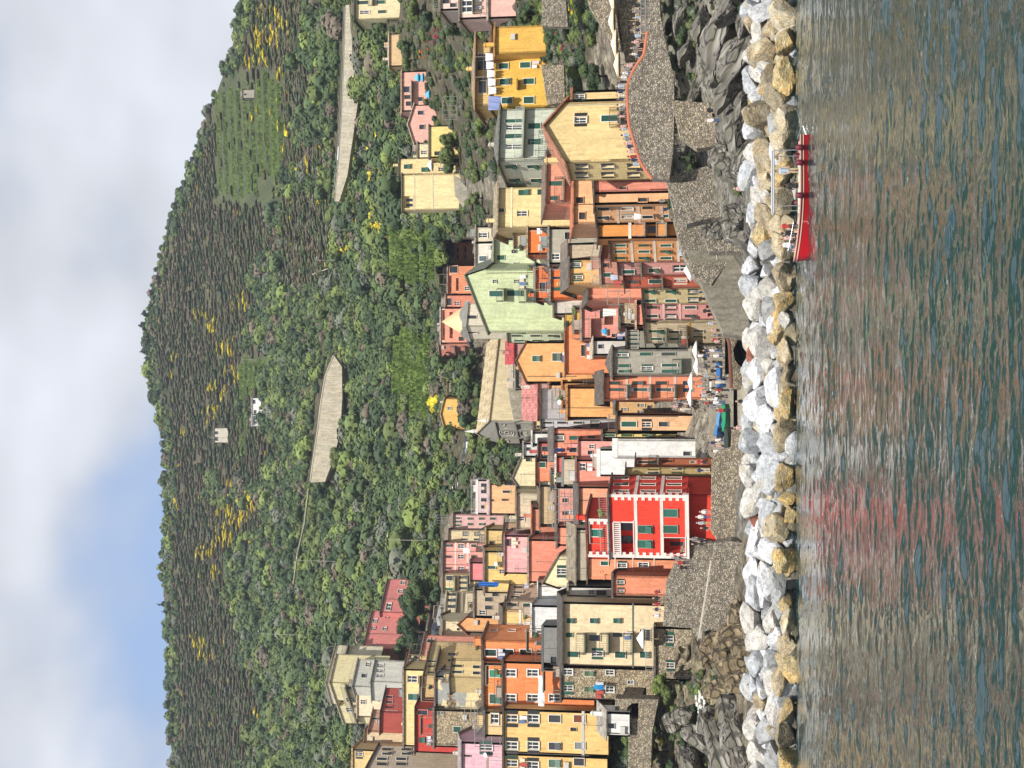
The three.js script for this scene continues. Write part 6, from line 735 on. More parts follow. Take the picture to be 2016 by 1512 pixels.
// vine rows
{
  const r = rng(551), vm = new THREE.MeshStandardMaterial({ color: new THREE.Color(0.17, 0.26, 0.06), roughness: 0.9, side: THREE.DoubleSide }), vm2 = new THREE.MeshStandardMaterial({ color: new THREE.Color(0.22, 0.32, 0.075), roughness: 0.9, side: THREE.DoubleSide });
  const row = (x, y0, y1, slope, m, label, group) => {
    const pos = [], mid = ground(x, (y0 + y1) / 2);
    for (let y = y0; y < y1; y += 1.1) { const p = ground(x + slope * (y - y0), y).sub(mid); for (let k = 0; k < 13; k++) { const c = V(p.x + rr(-.4, .4, r), p.y + rr(0.1, 1.3, r), p.z + rr(-.5, .5, r)), s = rr(0.3, 0.6, r), a = rr(0, 3.14, r), t = V(Math.cos(a), 0, Math.sin(a) * 0.6), b = V(rr(-.3, .3, r), 0.8, rr(.2, .8, r)).normalize(); const q = [[-1, -1], [1, -1], [1, 1], [-1, 1]].map(([i, j]) => c.clone().addScaledVector(t, i * s).addScaledVector(b, j * s)); for (const n of [0, 1, 2, 0, 2, 3]) pos.push(q[n].x, q[n].y, q[n].z); } }
    const g = new THREE.BufferGeometry(); g.setAttribute('position', new THREE.Float32BufferAttribute(pos, 3)); g.computeVertexNormals(); one('vine_row', g, m, label, 'vine row', group, mid);
  };
  for (let i = 0; i < 10; i++) row(430 + i * 13.6, 150 + rr(-12, 20, r) + Math.abs(i - 6) * 4, 400 + rr(-40, 10, r) - i * 4, 0.04, i % 2 ? vm : vm2, 'row of vines on the broad vineyard terraces beside the hut', 'vine rows of the high vineyard');
  for (let i = 0; i < 7; i++) row(776 + i * 15, 434 + i * 2, 562 - rr(0, 20, r), 0.03, i % 2 ? vm : vm2, 'row of vines on the plot above the salmon terrace houses', 'vine rows above the terrace houses');
  for (let i = 0; i < 6; i++) row(786 + i * 12, 645 + i * 3, 826 - rr(0, 20, r), -0.03, vm2, 'row of fresh green vines above the church', 'vine rows above the church');
  for (let i = 0; i < 6; i++) row(478 + i * 9, 702 + rr(0, 20, r), 775 + (i < 2 ? 120 : 0), 0.0, i % 2 ? vm : vm2, 'row of vines beside the white farmhouse', 'vine rows by the farmhouse');
}
// single trees one can pick out: trunk, limbs and crown
const barkM = M(0x6b5a48, 'rock', 0.6);
const crownM = {}; const cm = k => crownM[k] ??= new THREE.MeshStandardMaterial({ color: new THREE.Color().setRGB(...PAL[k]), roughness: 0.85, side: THREE.DoubleSide });
function tree(name, label, x, y, hpx, wpx, kind, tone, group, dd = 0) {
  const r = rng(Math.round(x * 13 + y * 7)), d = D(x, y) - dd, base = P(x, y, d), h = hpx / pxm(d), w = wpx / pxm(d), root = thing(name, label, 'tree', group, base.clone().add(V(0, -0.3, 0)), r() * 6);
  const limbs = [], cl = []; const trunkH = kind === 'round' ? h * 0.45 : h * 0.9;
  const cyl = new THREE.CylinderGeometry(0.018 * h + 0.03, 0.035 * h + 0.06, trunkH + 0.3, 7); cyl.translate(0, trunkH / 2, 0); limbs.push(cyl);
  const blob = (c, s, sq = 1) => { const g = fineClumps[Math.floor(r() * 2)].clone(); g.rotateY(r() * 6); g.scale(s, s * sq, s); g.translate(c.x, c.y, c.z); cl.push(g); };
  if (kind === 'round') for (let i = 0; i < 7; i++) { const a = r() * 6.28, c = V(Math.cos(a) * w * 0.27, h * rr(0.48, 0.84, r), Math.sin(a) * w * 0.27); blob(c, w * rr(0.22, 0.32, r)); limbs.push(bar(V(0, trunkH * 0.7, 0), c, 0.012 * h + 0.02)); }
  else if (kind === 'cypress') for (let i = 0; i < 6; i++) blob(V(0, h * (0.18 + 0.14 * i), 0), w * 0.5 * (1 - i * 0.12), 1.3);
  else if (kind === 'pine') for (let i = 0; i < 7; i++) { const t = i / 6, a = r() * 6.28, rad = w * 0.5 * (1 - t * 0.75) * rr(0.5, 0.8, r), c = V(Math.cos(a) * rad * 0.5, h * (0.35 + 0.6 * t), Math.sin(a) * rad * 0.5); blob(c, Math.max(0.35, rad), 0.55); limbs.push(bar(V(0, c.y - 0.3, 0), c, 0.04)); }
  mesh('trunk', merge(limbs), barkM, root); mesh('crown', merge(cl), cm(tone), root);
}
for (const [y, h, w, k] of [[618, 20, 22, 'pine'], [640, 24, 26, 'pine'], [692, 22, 20, 'pine'], [705, 14, 16, 'pine'], [720, 12, 10, 'pine'], [760, 14, 14, 'pine'], [772, 18, 16, 'pine'], [545, 14, 16, 'pine'], [555, 11, 12, 'pine'], [490, 12, 14, 'pine'], [975, 22, 22, 'pine'], [1040, 16, 20, 'pine'], [1190, 26, 18, 'pine'], [1205, 18, 14, 'pine'], [370, 12, 14, 'pine'], [310, 12, 14, 'pine'], [20, 16, 18, 'pine'], [60, 14, 16, 'pine'], [1090, 12, 14, 'pine'], [880, 10, 12, 'pine'], [432, 12, 12, 'pine']]) tree('ridge_pine', 'dark pine standing against the sky on the ridge crest', ridge(y) + 3, y, h, w, k, 'dark', 'pines along the ridge');
for (const [x, y, h, w, tone, lab] of [[905, 290, 46, 62, 'light', 'leafy citrus tree hiding the foot of the butter yellow annex'], [905, 322, 34, 40, 'mid', 'green fruit tree beside the butter yellow annex'], [818, 118, 30, 40, 'light', 'bright hedge tree next to the hedged cottage'], [815, 96, 34, 36, 'mid', 'bushy tree behind the hedged cottage'], [838, 20, 44, 46, 'light', 'big bright tree beside the cream corner villa'], [862, 40, 40, 44, 'dark', 'dark rounded tree below the cream corner villa'], [905, 52, 38, 40, 'mid', 'green tree above the pink terrace villa'], [940, 20, 24, 30, 'olive', 'olive tree near the pink terrace villa'], [1052, 30, 40, 36, 'mid', 'leafy tree between the villa garden and mustard house'], [1060, 60, 36, 34, 'light', 'pale green tree beside the red porch'], [1096, 104, 30, 30, 'dark', 'dark shrubby tree by the garden stone wall'], [1130, 60, 36, 36, 'grey', 'grey green agave and fig clump above the cafe'], [1192, 150, 40, 60, 'dark', 'dark leaning tree beside the gabled yellow house'], [1210, 178, 40, 30, 'grey', 'grey green tree at the end of the cafe terrace'], [962, 250, 30, 40, 'fresh', 'fresh green bush tree above the sage house'], [950, 200, 30, 40, 'mid', 'spreading tree behind the mustard loggia'], [950, 345, 26, 40, 'light', 'low tree over the garden pergola'], [950, 390, 28, 34, 'light', 'light green tree above the buff house'], [962, 420, 20, 24, 'mid', 'small tree by the roof slabs of the buff house'], [1268, 290, 20, 24, 'light', 'bush tree sprouting from the promenade wall'], [1272, 306, 16, 26, 'fresh', 'bright bush beside the red handrail steps'], [960, 700, 50, 40, 'mid', 'tall tree between the terrace row and the church'], [948, 735, 40, 40, 'light', 'feathery tree behind the church nave'], [1000, 893, 34, 30, 'light', 'leafy tree in the wooded gully'], [1000, 915, 44, 40, 'grey', 'silvery tree in the wooded gully'], [965, 905, 36, 36, 'mid', 'green tree beside the bridge piers'], [1000, 940, 36, 30, 'olive', 'olive toned tree by the cream gabled house'], [862, 1170, 74, 70, 'mid', 'large pine wood tree above the cream shutter house'], [858, 1205, 84, 74, 'dark', 'big dark tree in front of the rose houses'], [852, 1245, 84, 66, 'dark', 'dark rounded tree beside the veranda house'], [830, 1282, 64, 56, 'mid', 'tree between the villa and the veranda house'], [795, 1330, 50, 50, 'mid', 'tree below the glasshouse annex'], [735, 1450, 46, 50, 'grey', 'grey green tree beside the tan blank house'], [720, 1420, 40, 40, 'olive', 'olive tree below the hillside villa'], [1320, 1345, 40, 44, 'fresh', 'bright green shrub tree beside the stone house'], [1330, 1370, 36, 40, 'light', 'leafy shrub tree above the cliff'], [1310, 1480, 44, 40, 'mid', 'dark leafy tree on the cliff terrace'], [1196, 1490, 30, 44, 'grey', 'palm like shrub beside the little white hut'], [1170, 1395, 20, 24, 'dark', 'ivy bush under the orange front house'], [668, 940, 56, 50, 'mid', 'broad tree at the end of the weathered hill road wall'], [655, 962, 52, 44, 'dark', 'dark tree past the end of the hill road wall'], [690, 905, 44, 46, 'light', 'pale tree in front of the hill road wall'], [690, 760, 34, 44, 'mid', 'bushy tree below the middle of the hill road wall'], [680, 712, 36, 40, 'dark', 'dark bush tree at the narrow end of the hill road wall'], [606, 1010, 30, 40, 'mid', 'round tree over the thin road edge'], [596, 1075, 30, 40, 'dark', 'dark round tree over the thin road edge']]) tree('garden_tree', lab, x, y, h, w, 'round', tone, undefined, 0.8);
tree('cypress_tree', 'dark clipped cypress beside the terrace end house', 900, 738, 36, 24, 'cypress', 'dark');

// ---------------------------------------------------------------- people
function bodyGeo(pose, cl) {   // one continuous figure 1.72 m tall from blended tapered bones; cl: skin, hair, top, legs
  const N = 46, mc = new MarchingCubes(N, leafM, false, false, 60000), S = 1.9, bones = [];
  const B = (a, b, ra, rb, c) => bones.push([V(...a), V(...b), ra, rb, c]);
  const sit = pose === 'sit', hipY = sit ? 0.5 : 0.92;
  B([0, hipY, 0], [0, hipY + 0.28, 0], .14, .125, 2); B([-.1, hipY + .46, 0], [.1, hipY + .46, 0], .105, .105, 2); B([0, hipY + .2, 0], [0, hipY + .46, 0], .13, .13, 2); B([0, hipY + .5, 0], [0, hipY + .62, .01], .055, .05, 0); B([0, hipY + .68, .015], [0, hipY + .73, .01], .088, .1, 0); B([0, hipY + .74, -.03], [0, hipY + .76, -.02], .095, .09, 1);
  const walk = pose === 'walk' ? 0.18 : 0.03;
  for (const s of [-1, 1]) {
    if (sit) { B([s * .09, hipY, 0], [s * .11, hipY, .42], .085, .065, 3); B([s * .11, hipY, .42], [s * .11, .08, .44], .058, .04, 0); B([s * .11, .06, .42], [s * .11, .05, .56], .045, .035, 0); }
    else { B([s * .085, hipY - .03, 0], [s * .1, .5, s * walk * .5], .09, .065, 3); B([s * .1, .5, s * walk * .5], [s * .105, .09, s * walk], .06, .04, 3); B([s * .105, .05, s * walk], [s * .11, .045, s * walk + .14], .045, .035, 1); }
    const ey = hipY + (pose === 'point' && s > 0 ? .42 : .18), ez = pose === 'point' && s > 0 ? .22 : s * -walk * .4; B([s * .17, hipY + .45, 0], [s * .235, ey, ez], .055, .042, 2); B([s * .235, ey, ez], [s * .22, ey - (pose === 'point' && s > 0 ? -.1 : .22), ez + .1], .038, .03, 0); B([s * .22, ey - (pose === 'point' && s > 0 ? -.1 : .24), ez + .11], [s * .215, ey - (pose === 'point' && s > 0 ? -.14 : .31), ez + .13], .034, .025, 0);
  }
  const sd = (p, [a, b, ra, rb]) => { const ab = b.clone().sub(a), t = clamp(p.clone().sub(a).dot(ab) / ab.lengthSq()); return p.distanceTo(a.clone().addScaledVector(ab, t)) - mix(ra, rb, t); };
  const p = V(); mc.isolation = 0;
  for (let k = 0; k < N; k++) for (let j = 0; j < N; j++) for (let i = 0; i < N; i++) { p.set((i - N / 2) / (N / 2), (j - N / 2) / (N / 2), (k - N / 2) / (N / 2)).multiplyScalar(S / 2).add(V(0, S / 2 - 0.05, 0)); let d = 9; if (Math.abs(p.x) < .5 && Math.abs(p.z) < .75) for (const b of bones) { const q = sd(p, b), h = clamp(0.5 + 0.5 * (q - d) / 0.035); d = mix(q, d, h) - 0.035 * h * (1 - h); } mc.field[i + j * N + k * N * N] = -Math.min(d, 0.6); }
  mc.update(); const n = mc.count, pos = new Float32Array(n * 3), c = new Float32Array(n * 3);
  for (let i = 0; i < n; i++) { p.set(mc.positionArray[i * 3], mc.positionArray[i * 3 + 1], mc.positionArray[i * 3 + 2]).multiplyScalar(S / 2).add(V(0, S / 2 - 0.05, 0)); let m = 9, w = 0; for (const b of bones) { const q = sd(p, b); if (q < m) { m = q; w = b[4]; } } pos.set([p.x, p.y, p.z], i * 3); c.set(cl[w], i * 3); }
  const g = new THREE.BufferGeometry(); g.setAttribute('position', new THREE.BufferAttribute(pos, 3)); g.setAttribute('color', new THREE.BufferAttribute(c, 3)); g.computeVertexNormals(); return g;
}
const skin = [0.50, 0.30, 0.21], L3 = h => lin(h, 0.7);
const OUT = [['white shirt and blue jeans', 0xf0f0ee, 0x4a6a9a, 0x3a2a20], ['black shirt and shorts', 0x2c2c30, 0x3a3a40, 0x2a201a], ['red top and dark shorts', 0xb83a34, 0x30303a, 0x4a3426], ['pale blue shirt and beige trousers', 0xb4c4d4, 0xc8b894, 0x3a2c22], ['grey shirt and dark shorts', 0x8a8a8c, 0x44464a, 0x2a221c], ['cream top and white shorts', 0xe4dcc4, 0xe0dcd4, 0x5a4028], ['navy shirt and cream trousers', 0x2c3a5c, 0xd8ccb0, 0x2a2420], ['pink top and black leggings', 0xd8b0ac, 0x222226, 0x6a4c30]];
const bodies = new Map();
function person(pos, turn, outfit, pose, where, group, scale = 1) {
  const k = outfit + pose; if (!bodies.has(k)) { const o = OUT[outfit]; bodies.set(k, bodyGeo(pose, [skin, L3(o[3]), L3(o[1]), L3(o[2])])); }
  const m = one('person', bodies.get(k), personM, `person in ${OUT[outfit][0]} ${pose === 'sit' ? 'sitting' : pose === 'walk' ? 'walking' : 'standing'} ${where}`.replace(' and ', ', '), 'person', group, pos, turn); m.scale.setScalar(scale); return m;
}
const personM = new THREE.MeshStandardMaterial({ vertexColors: true, roughness: 0.85 });
{
  const r = rng(8181), P4 = ['stand', 'walk', 'sit'];
  // harbour square crowd
  const spots = [[1432, 672], [1428, 668], [1434, 684], [1422, 690], [1430, 700], [1427, 712], [1433, 722], [1424, 730], [1431, 742], [1434, 752], [1420, 748], [1425, 764], [1436, 768], [1424, 776], [1434, 780], [1418, 786], [1430, 792], [1422, 800], [1412, 794], [1436, 800], [1404, 786], [1440, 808], [1410, 740], [1402, 748], [1398, 760], [1404, 772], [1396, 736], [1400, 722], [1408, 712], [1398, 700], [1412, 690], [1406, 778], [1428, 856], [1434, 866], [1424, 872], [1436, 878], [1430, 888]];
  for (const [x, y] of spots) { const t = (x - 1394) / 50; person(P(x, y, mix(186, 169, t)), rr(-3, 3, r), Math.floor(r() * 8), P4[Math.floor(r() * 2)], 'on the crowded harbour square', 'people on the harbour square'); }
  for (const [x, y] of [[1352, 790], [1358, 796], [1348, 800], [1362, 806], [1366, 792], [1372, 784], [1376, 800]]) person(P(x, y, 193), rr(-1, 1, r), Math.floor(r() * 8), 'walk', 'on the alley steps above the square', 'people on the alley steps');
  // promenade behind the coping
  for (let y = 128; y < 340; y += 8.5) { const x = lut([[60, 1274], [107, 1267], [135, 1249], [172, 1236], [245, 1241], [318, 1263], [352, 1285]], y) + 9; person(P(x, y + rr(-2, 2, r), 151.6), rr(-3, 3, r), Math.floor(r() * 8), P4[Math.floor(r() * 2)], 'behind the terracotta coping', 'people on the promenade'); }
  for (let y = 10; y < 112; y += 12) person(P(lut([[0, 1270], [62, 1274], [107, 1266]], y) - 2, y, 155), rr(-3, 3, r), Math.floor(r() * 8), 'sit', 'at the cafe terrace tables', 'people at the cafe');
  for (const [x, y, d] of [[1325, 395, 163], [1332, 412, 165], [1336, 430, 168], [1345, 448, 170], [1372, 520, 174], [1380, 548, 178], [1392, 575, 180], [1400, 588, 181], [1408, 612, 183], [1418, 636, 185], [1424, 650, 184], [1428, 660, 182]]) person(P(x, y, d), rr(-1, 1, r), Math.floor(r() * 8), 'walk', 'along the row houses', 'people along the row houses');
  for (const [x, y, d, o, p] of [[1400, 1008, 167.5, 0, 'sit'], [1400, 1018, 167.5, 0, 'stand'], [1401, 1030, 167.5, 3, 'stand'], [1402, 1040, 167.5, 1, 'sit'], [1398, 910, 167.5, 2, 'stand'], [1399, 926, 167.5, 6, 'stand']]) person(P(x, y, d), rr(-1, 1, r), o, p, 'by the foot of the red tower house', 'people under the red tower house');
  for (const [x, y, o] of [[1388, 1062, 4], [1392, 1072, 1], [1404, 1066, 1], [1360, 1108, 2], [1364, 1118, 1], [1352, 1098, 4]]) person(P(x, y, 167), rr(-1, 1, r), o, 'stand', 'on the path beside the terrace wall', 'people on the terrace wall path');
  for (const [x, y, o] of [[1307, 1166, 2], [1307, 1178, 1], [1307, 1190, 2], [1307, 1200, 6], [1307, 1212, 0]]) person(P(x, y, 173.5), rr(-1, 1, r), o, 'sit', 'at the tables above the tall terrace wall', 'people above the terrace wall');
  person(P(1423, 236, 145), 0.6, 0, 'stand', 'on the slabs below the pale buttress wall'); person(P(1422, 216, 145), -0.5, 1, 'walk', 'on the slabs below the pale buttress wall');
  person(P(1474, 371, 131), 0.4, 7, 'sit', 'below the bastion wall'); person(P(1470, 842, 152), 0.3, 7, 'sit', 'low on the boat ramp'); person(P(1474, 790, 151), -0.8, 1, 'sit', 'on the boat ramp beside the boulders');
}

// ---------------------------------------------------------------- the red boat and the people aboard
{
  const d = 4.5 * FPX / (1588 - 1455), b0 = P(1588, 393, d); b0.y = 0; const b = thing('motor_launch', 'red tour boat with cream rubbing strakes passing the boulders', 'boat', undefined, b0, Math.PI + 0.06);
  const L = 8.2, half = z => 1.15 * Math.pow(clamp(1 - Math.pow(clamp((z - 0.1) / 0.9), 2.4)), 0.75) * (z < 0 ? 1 - 0.12 * z * z : 1), sheer = z => 0.58 + 0.42 * Math.pow(clamp((z + 0.2) / 1.2), 2);   // z from -1 stern to 1 bow
  const hull = (y0, y1, k0, k1) => gridMesh(48, 6, (u, v) => { const s = u < 0.5 ? 1 : -1, t = u < 0.5 ? u * 2 : (1 - u) * 2, z = t * 2 - 1, h = sheer(z), y = mix(y0(h), y1(h), v), f = clamp((y + 0.35) / (h + 0.35)), w = half(z) * mix(0.55, 1, Math.pow(f, 0.6)) * mix(k0, k1, v); return V(z * L / 2 * (z > 0 ? 0.96 + 0.04 * f : 1), y, s * w); });
  const red = new THREE.MeshPhysicalMaterial({ color: col(0xd01822, 0.75), roughness: 0.35, clearcoat: 0.6, side: THREE.DoubleSide }), cream = M(0xf6ddc8, 'plain', 0.8, { roughness: 0.5 }), steel = M(0xd0d2d2, 'plain', 0.8, { metalness: 0.85, roughness: 0.3 }), burg = M(0x7a1c30, 'plain', 0.6, { roughness: 0.6 });
  mesh('hull', hull(() => -0.35, h => h - 0.12, 1, 1), red, b); mesh('gunwale', hull(h => h - 0.12, h => h, 1.0, 1.02), red, b);
  mesh('rubbing_strake', hull(h => h - 0.06, h => h + 0.02, 1.05, 1.06), cream, b); mesh('rubbing_strake', hull(h => h - 0.24, h => h - 0.17, 1.035, 1.04), cream, b);
  mesh('transom', gridMesh(6, 4, (u, v) => { const h = sheer(-1), y = mix(-0.35, h, v), f = clamp((y + 0.35) / (h + 0.35)); return V(-L / 2, y, (u * 2 - 1) * half(-1) * mix(0.55, 1, Math.pow(f, 0.6))); }), red, b);
  mesh('deck', gridMesh(30, 4, (u, v) => { const z = u * 1.96 - 0.98; return V(z * L / 2, sheer(z) - 0.28, (v * 2 - 1) * half(z) * 0.93); }), M(0xc9b08c, 'concrete'), b);
  mesh('foredeck', gridMesh(16, 4, (u, v) => { const z = 0.25 + u * 0.72; return V(z * L / 2, sheer(z) - 0.02, (v * 2 - 1) * half(z) * 0.94); }), M(0xf2efea, 'plain'), b);
  mesh('bench', merge([box(3.2, 0.08, 0.4, -0.8, 0.62, 0.75), box(3.2, 0.08, 0.4, -0.8, 0.62, -0.75)]), M(0xe8dcc8, 'plain'), b);
  mesh('canopy_frame', merge([-3.1, 0.55].flatMap(x => [bar(V(x, 0.5, 0.95), V(x, 2.25, 0.9), 0.03), bar(V(x, 0.5, -0.95), V(x, 2.25, -0.9), 0.03), bar(V(x, 2.25, -0.9), V(x, 2.25, 0.9), 0.03)])), steel, b);
  mesh('folded_canopy', merge([bar(V(-3.3, 2.28, 0.5), V(0.9, 2.28, 0.5), 0.07, 8), bar(V(-3.3, 2.26, -0.4), V(0.9, 2.26, -0.4), 0.05, 8), bar(V(-3.3, 2.36, 0), V(0.9, 2.36, 0), 0.06, 8)]), M(0xb9bec4, 'plain'), b);
  mesh('stern_ladder', merge([bar(V(-4.1, 0.7, 0.3), V(-5.0, 0.35, 0.3), 0.03), bar(V(-4.1, 0.7, -0.3), V(-5.0, 0.35, -0.3), 0.03), bar(V(-5.0, 0.35, -0.3), V(-5.0, 0.35, 0.3), 0.03), bar(V(-4.1, 0.05, 0.3), V(-5.0, 0.35, 0.3), 0.03), bar(V(-4.4, 0.25, .3), V(-4.7, -0.1, .3), 0.03)]), steel, b);
  for (const x of [-3.2, -2.2, -0.05]) for (const s of [1, -1]) { const f = new THREE.SphereGeometry(0.2, 12, 8); f.scale(1, 1.5, 1); f.translate(x, 0.62, -s * (half(x / (L / 2)) * 1.0 + 0.16)); const c = mesh('fender', f, burg, b); }
  mesh('bow_rail', merge([bar(V(1.6, 1.0, 0.8), V(3.4, 1.35, 0.35), 0.025), bar(V(1.6, 1.0, -0.8), V(3.4, 1.35, -0.35), 0.025), bar(V(2.4, .9, .6), V(2.4, 1.25, .62), .02), bar(V(2.4, .9, -.6), V(2.4, 1.25, -.62), .02)]), steel, b);
  const onb = (x, y, z, t, o, p, w, s = 1) => { const q = V(x, y, z).applyEuler(new THREE.Euler(0, b.rotation.y, 0)).add(b0); person(q, t, o, p, w, undefined, s); };
  onb(-1.9, 0.42, -0.2, 0.3, 3, 'stand', 'at the helm of the red tour boat', 1); onb(-1.0, 0.3, 0.4, 2.6, 1, 'sit', 'on the bench of the red tour boat'); onb(1.75, 0.62, -0.1, 0.2, 2, 'stand', 'on the foredeck of the red tour boat', 0.75); onb(2.5, 0.5, 0.1, 1.2, 7, 'sit', 'near the bow of the red tour boat'); onb(3.0, 0.6, -0.1, -1.0, 0, 'sit', 'near the bow of the red tour boat'); onb(2.1, 0.45, 0.35, 2, 1, 'sit', 'beside the child on the red tour boat');
}

// ---------------------------------------------------------------- parasols, covered boats, cars, lamps, laundry
function parasol(x, y, d, w, colour, label, group, h = 2.6, sq = 0.2) {
  const top = P(x, y, d), g = thing('parasol', label, 'parasol', group, top.clone().add(V(0, -h, 0)), (x * 7 + y) % 1.5), r = w / pxm(d) / 2;
  const c = new THREE.ConeGeometry(r, r * sq * 2, 8, 1, true); c.translate(0, h, 0); const v = new THREE.CylinderGeometry(r * 0.99, r * 0.99, 0.16, 8, 1, true); v.translate(0, h - r * sq - 0.08, 0);
  mesh('canopy', merge([c, v]), M(colour, 'plain', 0.8), g); mesh('pole', bar(V(0, 0, 0), V(0, h + r * sq, 0), 0.04, 6), M(0xb9a888), g);
}
for (const [x, y, w] of [[1203, -2, 62], [1202, 42, 62], [1207, 86, 62], [1212, 128, 58]]) parasol(x, y, 160, w, 0xf2e2c6, 'large cream parasol over the cafe terrace tables', 'cream cafe parasols', 3.0, 0.16);
for (const [x, y, w] of [[1366, 690, 40], [1368, 722, 40], [1357, 752, 40], [1355, 782, 40]]) parasol(x, y, 186, w, 0xf4f3f2, 'white parasol over the square in front of the harbour houses', 'white parasols on the square', 2.6, 0.18);
parasol(1352, 532, 172, 44, 0xf6f4ee, 'white parasol leaning by the mauve house', undefined, 2.8, 0.3); parasol(1259, 1257, 182, 42, 0xf6f4ee, 'white parasol on the terrace of the big cream house', undefined, 2.4, 0.3); parasol(1412, 765, 181, 26, 0xf2e6c4, 'closed cream parasol beside the striped boat cover', undefined, 2.2, 0.5);
for (const [x, y] of [[819, 153], [828, 153], [840, 186]]) parasol(x, y, 292, 18, 0x58b4dc, 'sky blue parasol on the garden terrace', 'sky blue garden parasols', 2.2, 0.55);
parasol(845, 325, 296, 26, 0xf2f0ea, 'white parasol beside the tall cream house', undefined, 2.3, 0.4); parasol(1187, 652, 192, 14, 0x2c9ad0, 'small blue parasol on the pink terrace house', undefined, 2.2, 0.7);
function tarpBoat(x, y, d, len, turn, hullC, tarpC, label, striped) {
  const p = P(x, y, d), g = thing('covered_boat', label, 'boat', undefined, p, turn);
  const half = z => 0.75 * Math.pow(clamp(1 - Math.pow(Math.abs(z), 2.6)), 0.6), f = (y0, y1, k) => gridMesh(32, 5, (u, v) => { const s = u < 0.5 ? 1 : -1, t = u < 0.5 ? u * 2 : (1 - u) * 2, z = t * 2 - 1; return V(z * len / 2, mix(y0(z), y1(z), v), s * half(z) * k(v)); });
  mesh('hull', f(() => 0.05, z => 0.62 + 0.16 * z * z, v => mix(0.35, 1, Math.sqrt(v))), M(hullC, 'plain', 0.7, { roughness: 0.5 }), g);
  mesh('tarpaulin', f(z => 0.56 + 0.16 * z * z, z => 1.05 + 0.1 * Math.sin(z * 9) * 0.4, v => mix(1.05, 0.02, v)), M(tarpC, 'plain', 0.75), g);
  if (striped) for (let i = -3; i <= 3; i++) mesh('tarpaulin_stripe', f(z => 0.58 + 0.16 * z * z, z => 1.07, v => mix(1.06, 0.02, v)).scale(0.03, 1.02, 1.02).translate(i * len * 0.11, 0, 0), M(0xf2f2f0), g);
}
tarpBoat(1428, 826, 174, 5.6, 1.35, 0x2c5a9a, 0x6aa4d4, 'long blue boat under a pale blue tarpaulin on the square'); tarpBoat(1424, 848, 176, 5.2, 1.4, 0x24487a, 0x4c8ac4, 'blue boat under a bright blue tarpaulin beside the rubble wall'); tarpBoat(1439, 822, 171, 3.4, 0.4, 0x1c5a44, 0x1e8a5e, 'small green covered dinghy at the head of the ramp'); tarpBoat(1424, 786, 177, 3.8, 1.2, 0xd8d8d8, 0x3a5a94, 'boat under a navy striped cover on the square', true); tarpBoat(1428, 738, 174, 3, 0.2, 0x2c5a8a, 0x2c66a0, 'small boat under a deep blue cover by the quay'); tarpBoat(1444, 872, 168, 3.6, 0.2, 0x3a3a38, 0x2a3a34, 'dark upturned dinghy beside the red tower house');
slab('menu_board', 'white lettered board above the dark harbour kiosk', 'board', [[1398, 745], [1398, 776], [1405.5, 776], [1405.5, 745]], 183, 0, 0.12, M(0xf4f2ec));
slab('kiosk', 'solid harbour kiosk coloured dark for its unlit inside, with stacked grey crates', 'kiosk', [[1405, 742], [1405, 786], [1420, 788], [1420, 742]], 183.4, 0, 2, M(0x4c4844, 'concrete'));  // solid block; its dark colour stands in for the shade inside
for (let i = 0; i < 9; i++) one('crate', flat(box(0.62, 0.42, 0.5)), M(0x9a9894, 'concrete'), 'grey fish crate stacked beside the harbour kiosk', 'crate', 'fish crates by the kiosk', P(1386 + (i % 2) * 6, 744 + i * 6.5, 183.6));
const carG = {};
{
  const s = new THREE.Shape(); s.moveTo(-2, 0.32); s.lineTo(-1.98, 0.75); s.quadraticCurveTo(-1.9, 0.9, -1.2, 0.95); s.lineTo(1.2, 0.95); s.quadraticCurveTo(1.95, 0.88, 2, 0.6); s.lineTo(2, 0.32); s.closePath(); const e = new THREE.ExtrudeGeometry(s, { depth: 1.5, bevelEnabled: true, bevelSize: 0.08, bevelThickness: 0.08, bevelSegments: 2 }); e.translate(0, 0, -0.75); carG.body = flat(e);
  const c = new THREE.Shape(); c.moveTo(-1.55, 0.95); c.lineTo(-1.2, 1.42); c.lineTo(0.4, 1.45); c.lineTo(1.1, 0.95); c.closePath(); const f = new THREE.ExtrudeGeometry(c, { depth: 1.3, bevelEnabled: true, bevelSize: 0.05, bevelThickness: 0.05, bevelSegments: 1 }); f.translate(0, 0, -0.65); carG.cabin = flat(f); carG.roof = flat(box(1.5, 0.06, 1.2, -0.4, 1.5, 0)); const w = new THREE.CylinderGeometry(0.32, 0.32, 0.22, 16); w.rotateX(Math.PI / 2); carG.wheel = w;
}
function car(p, turn, hex, label, group) {
  const g = thing('parked_car', label, 'car', group, p, turn), paint = M(hex, 'plain', 0.75, { roughness: 0.3, metalness: 0.2 }); mesh('body', carG.body, paint, g); mesh('cabin', carG.cabin, glass, g); mesh('roof', carG.roof, paint, g);
  for (const [x, z] of [[-1.25, 0.78], [1.25, 0.78], [-1.25, -0.78], [1.25, -0.78]]) { const w = mesh('wheel', carG.wheel, M(0x222222), g); w.position.set(x, 0.32, z); }
}
[[926, 852, 0xd8dadc, 'silver'], [925, 864, 0x2c3444, 'dark blue'], [923, 876, 0xe8e8e6, 'white'], [921, 888, 0x9aa4ae, 'grey blue'], [919, 900, 0x26282c, 'black'], [917, 912, 0xc8ccd0, 'pale grey'], [914, 925, 0x55585c, 'charcoal'], [911, 938, 0x3a4a6a, 'navy'], [906, 956, 0xe2e4e6, 'white'], [903, 968, 0xb0b6ba, 'silver']].forEach(([x, y, c, n], i) => car(P(x + 5, y, 334), 1.45 + 0.06 * (i % 3), c, n + ' car parked behind the pale parapet wall', 'cars behind the parapet wall'));
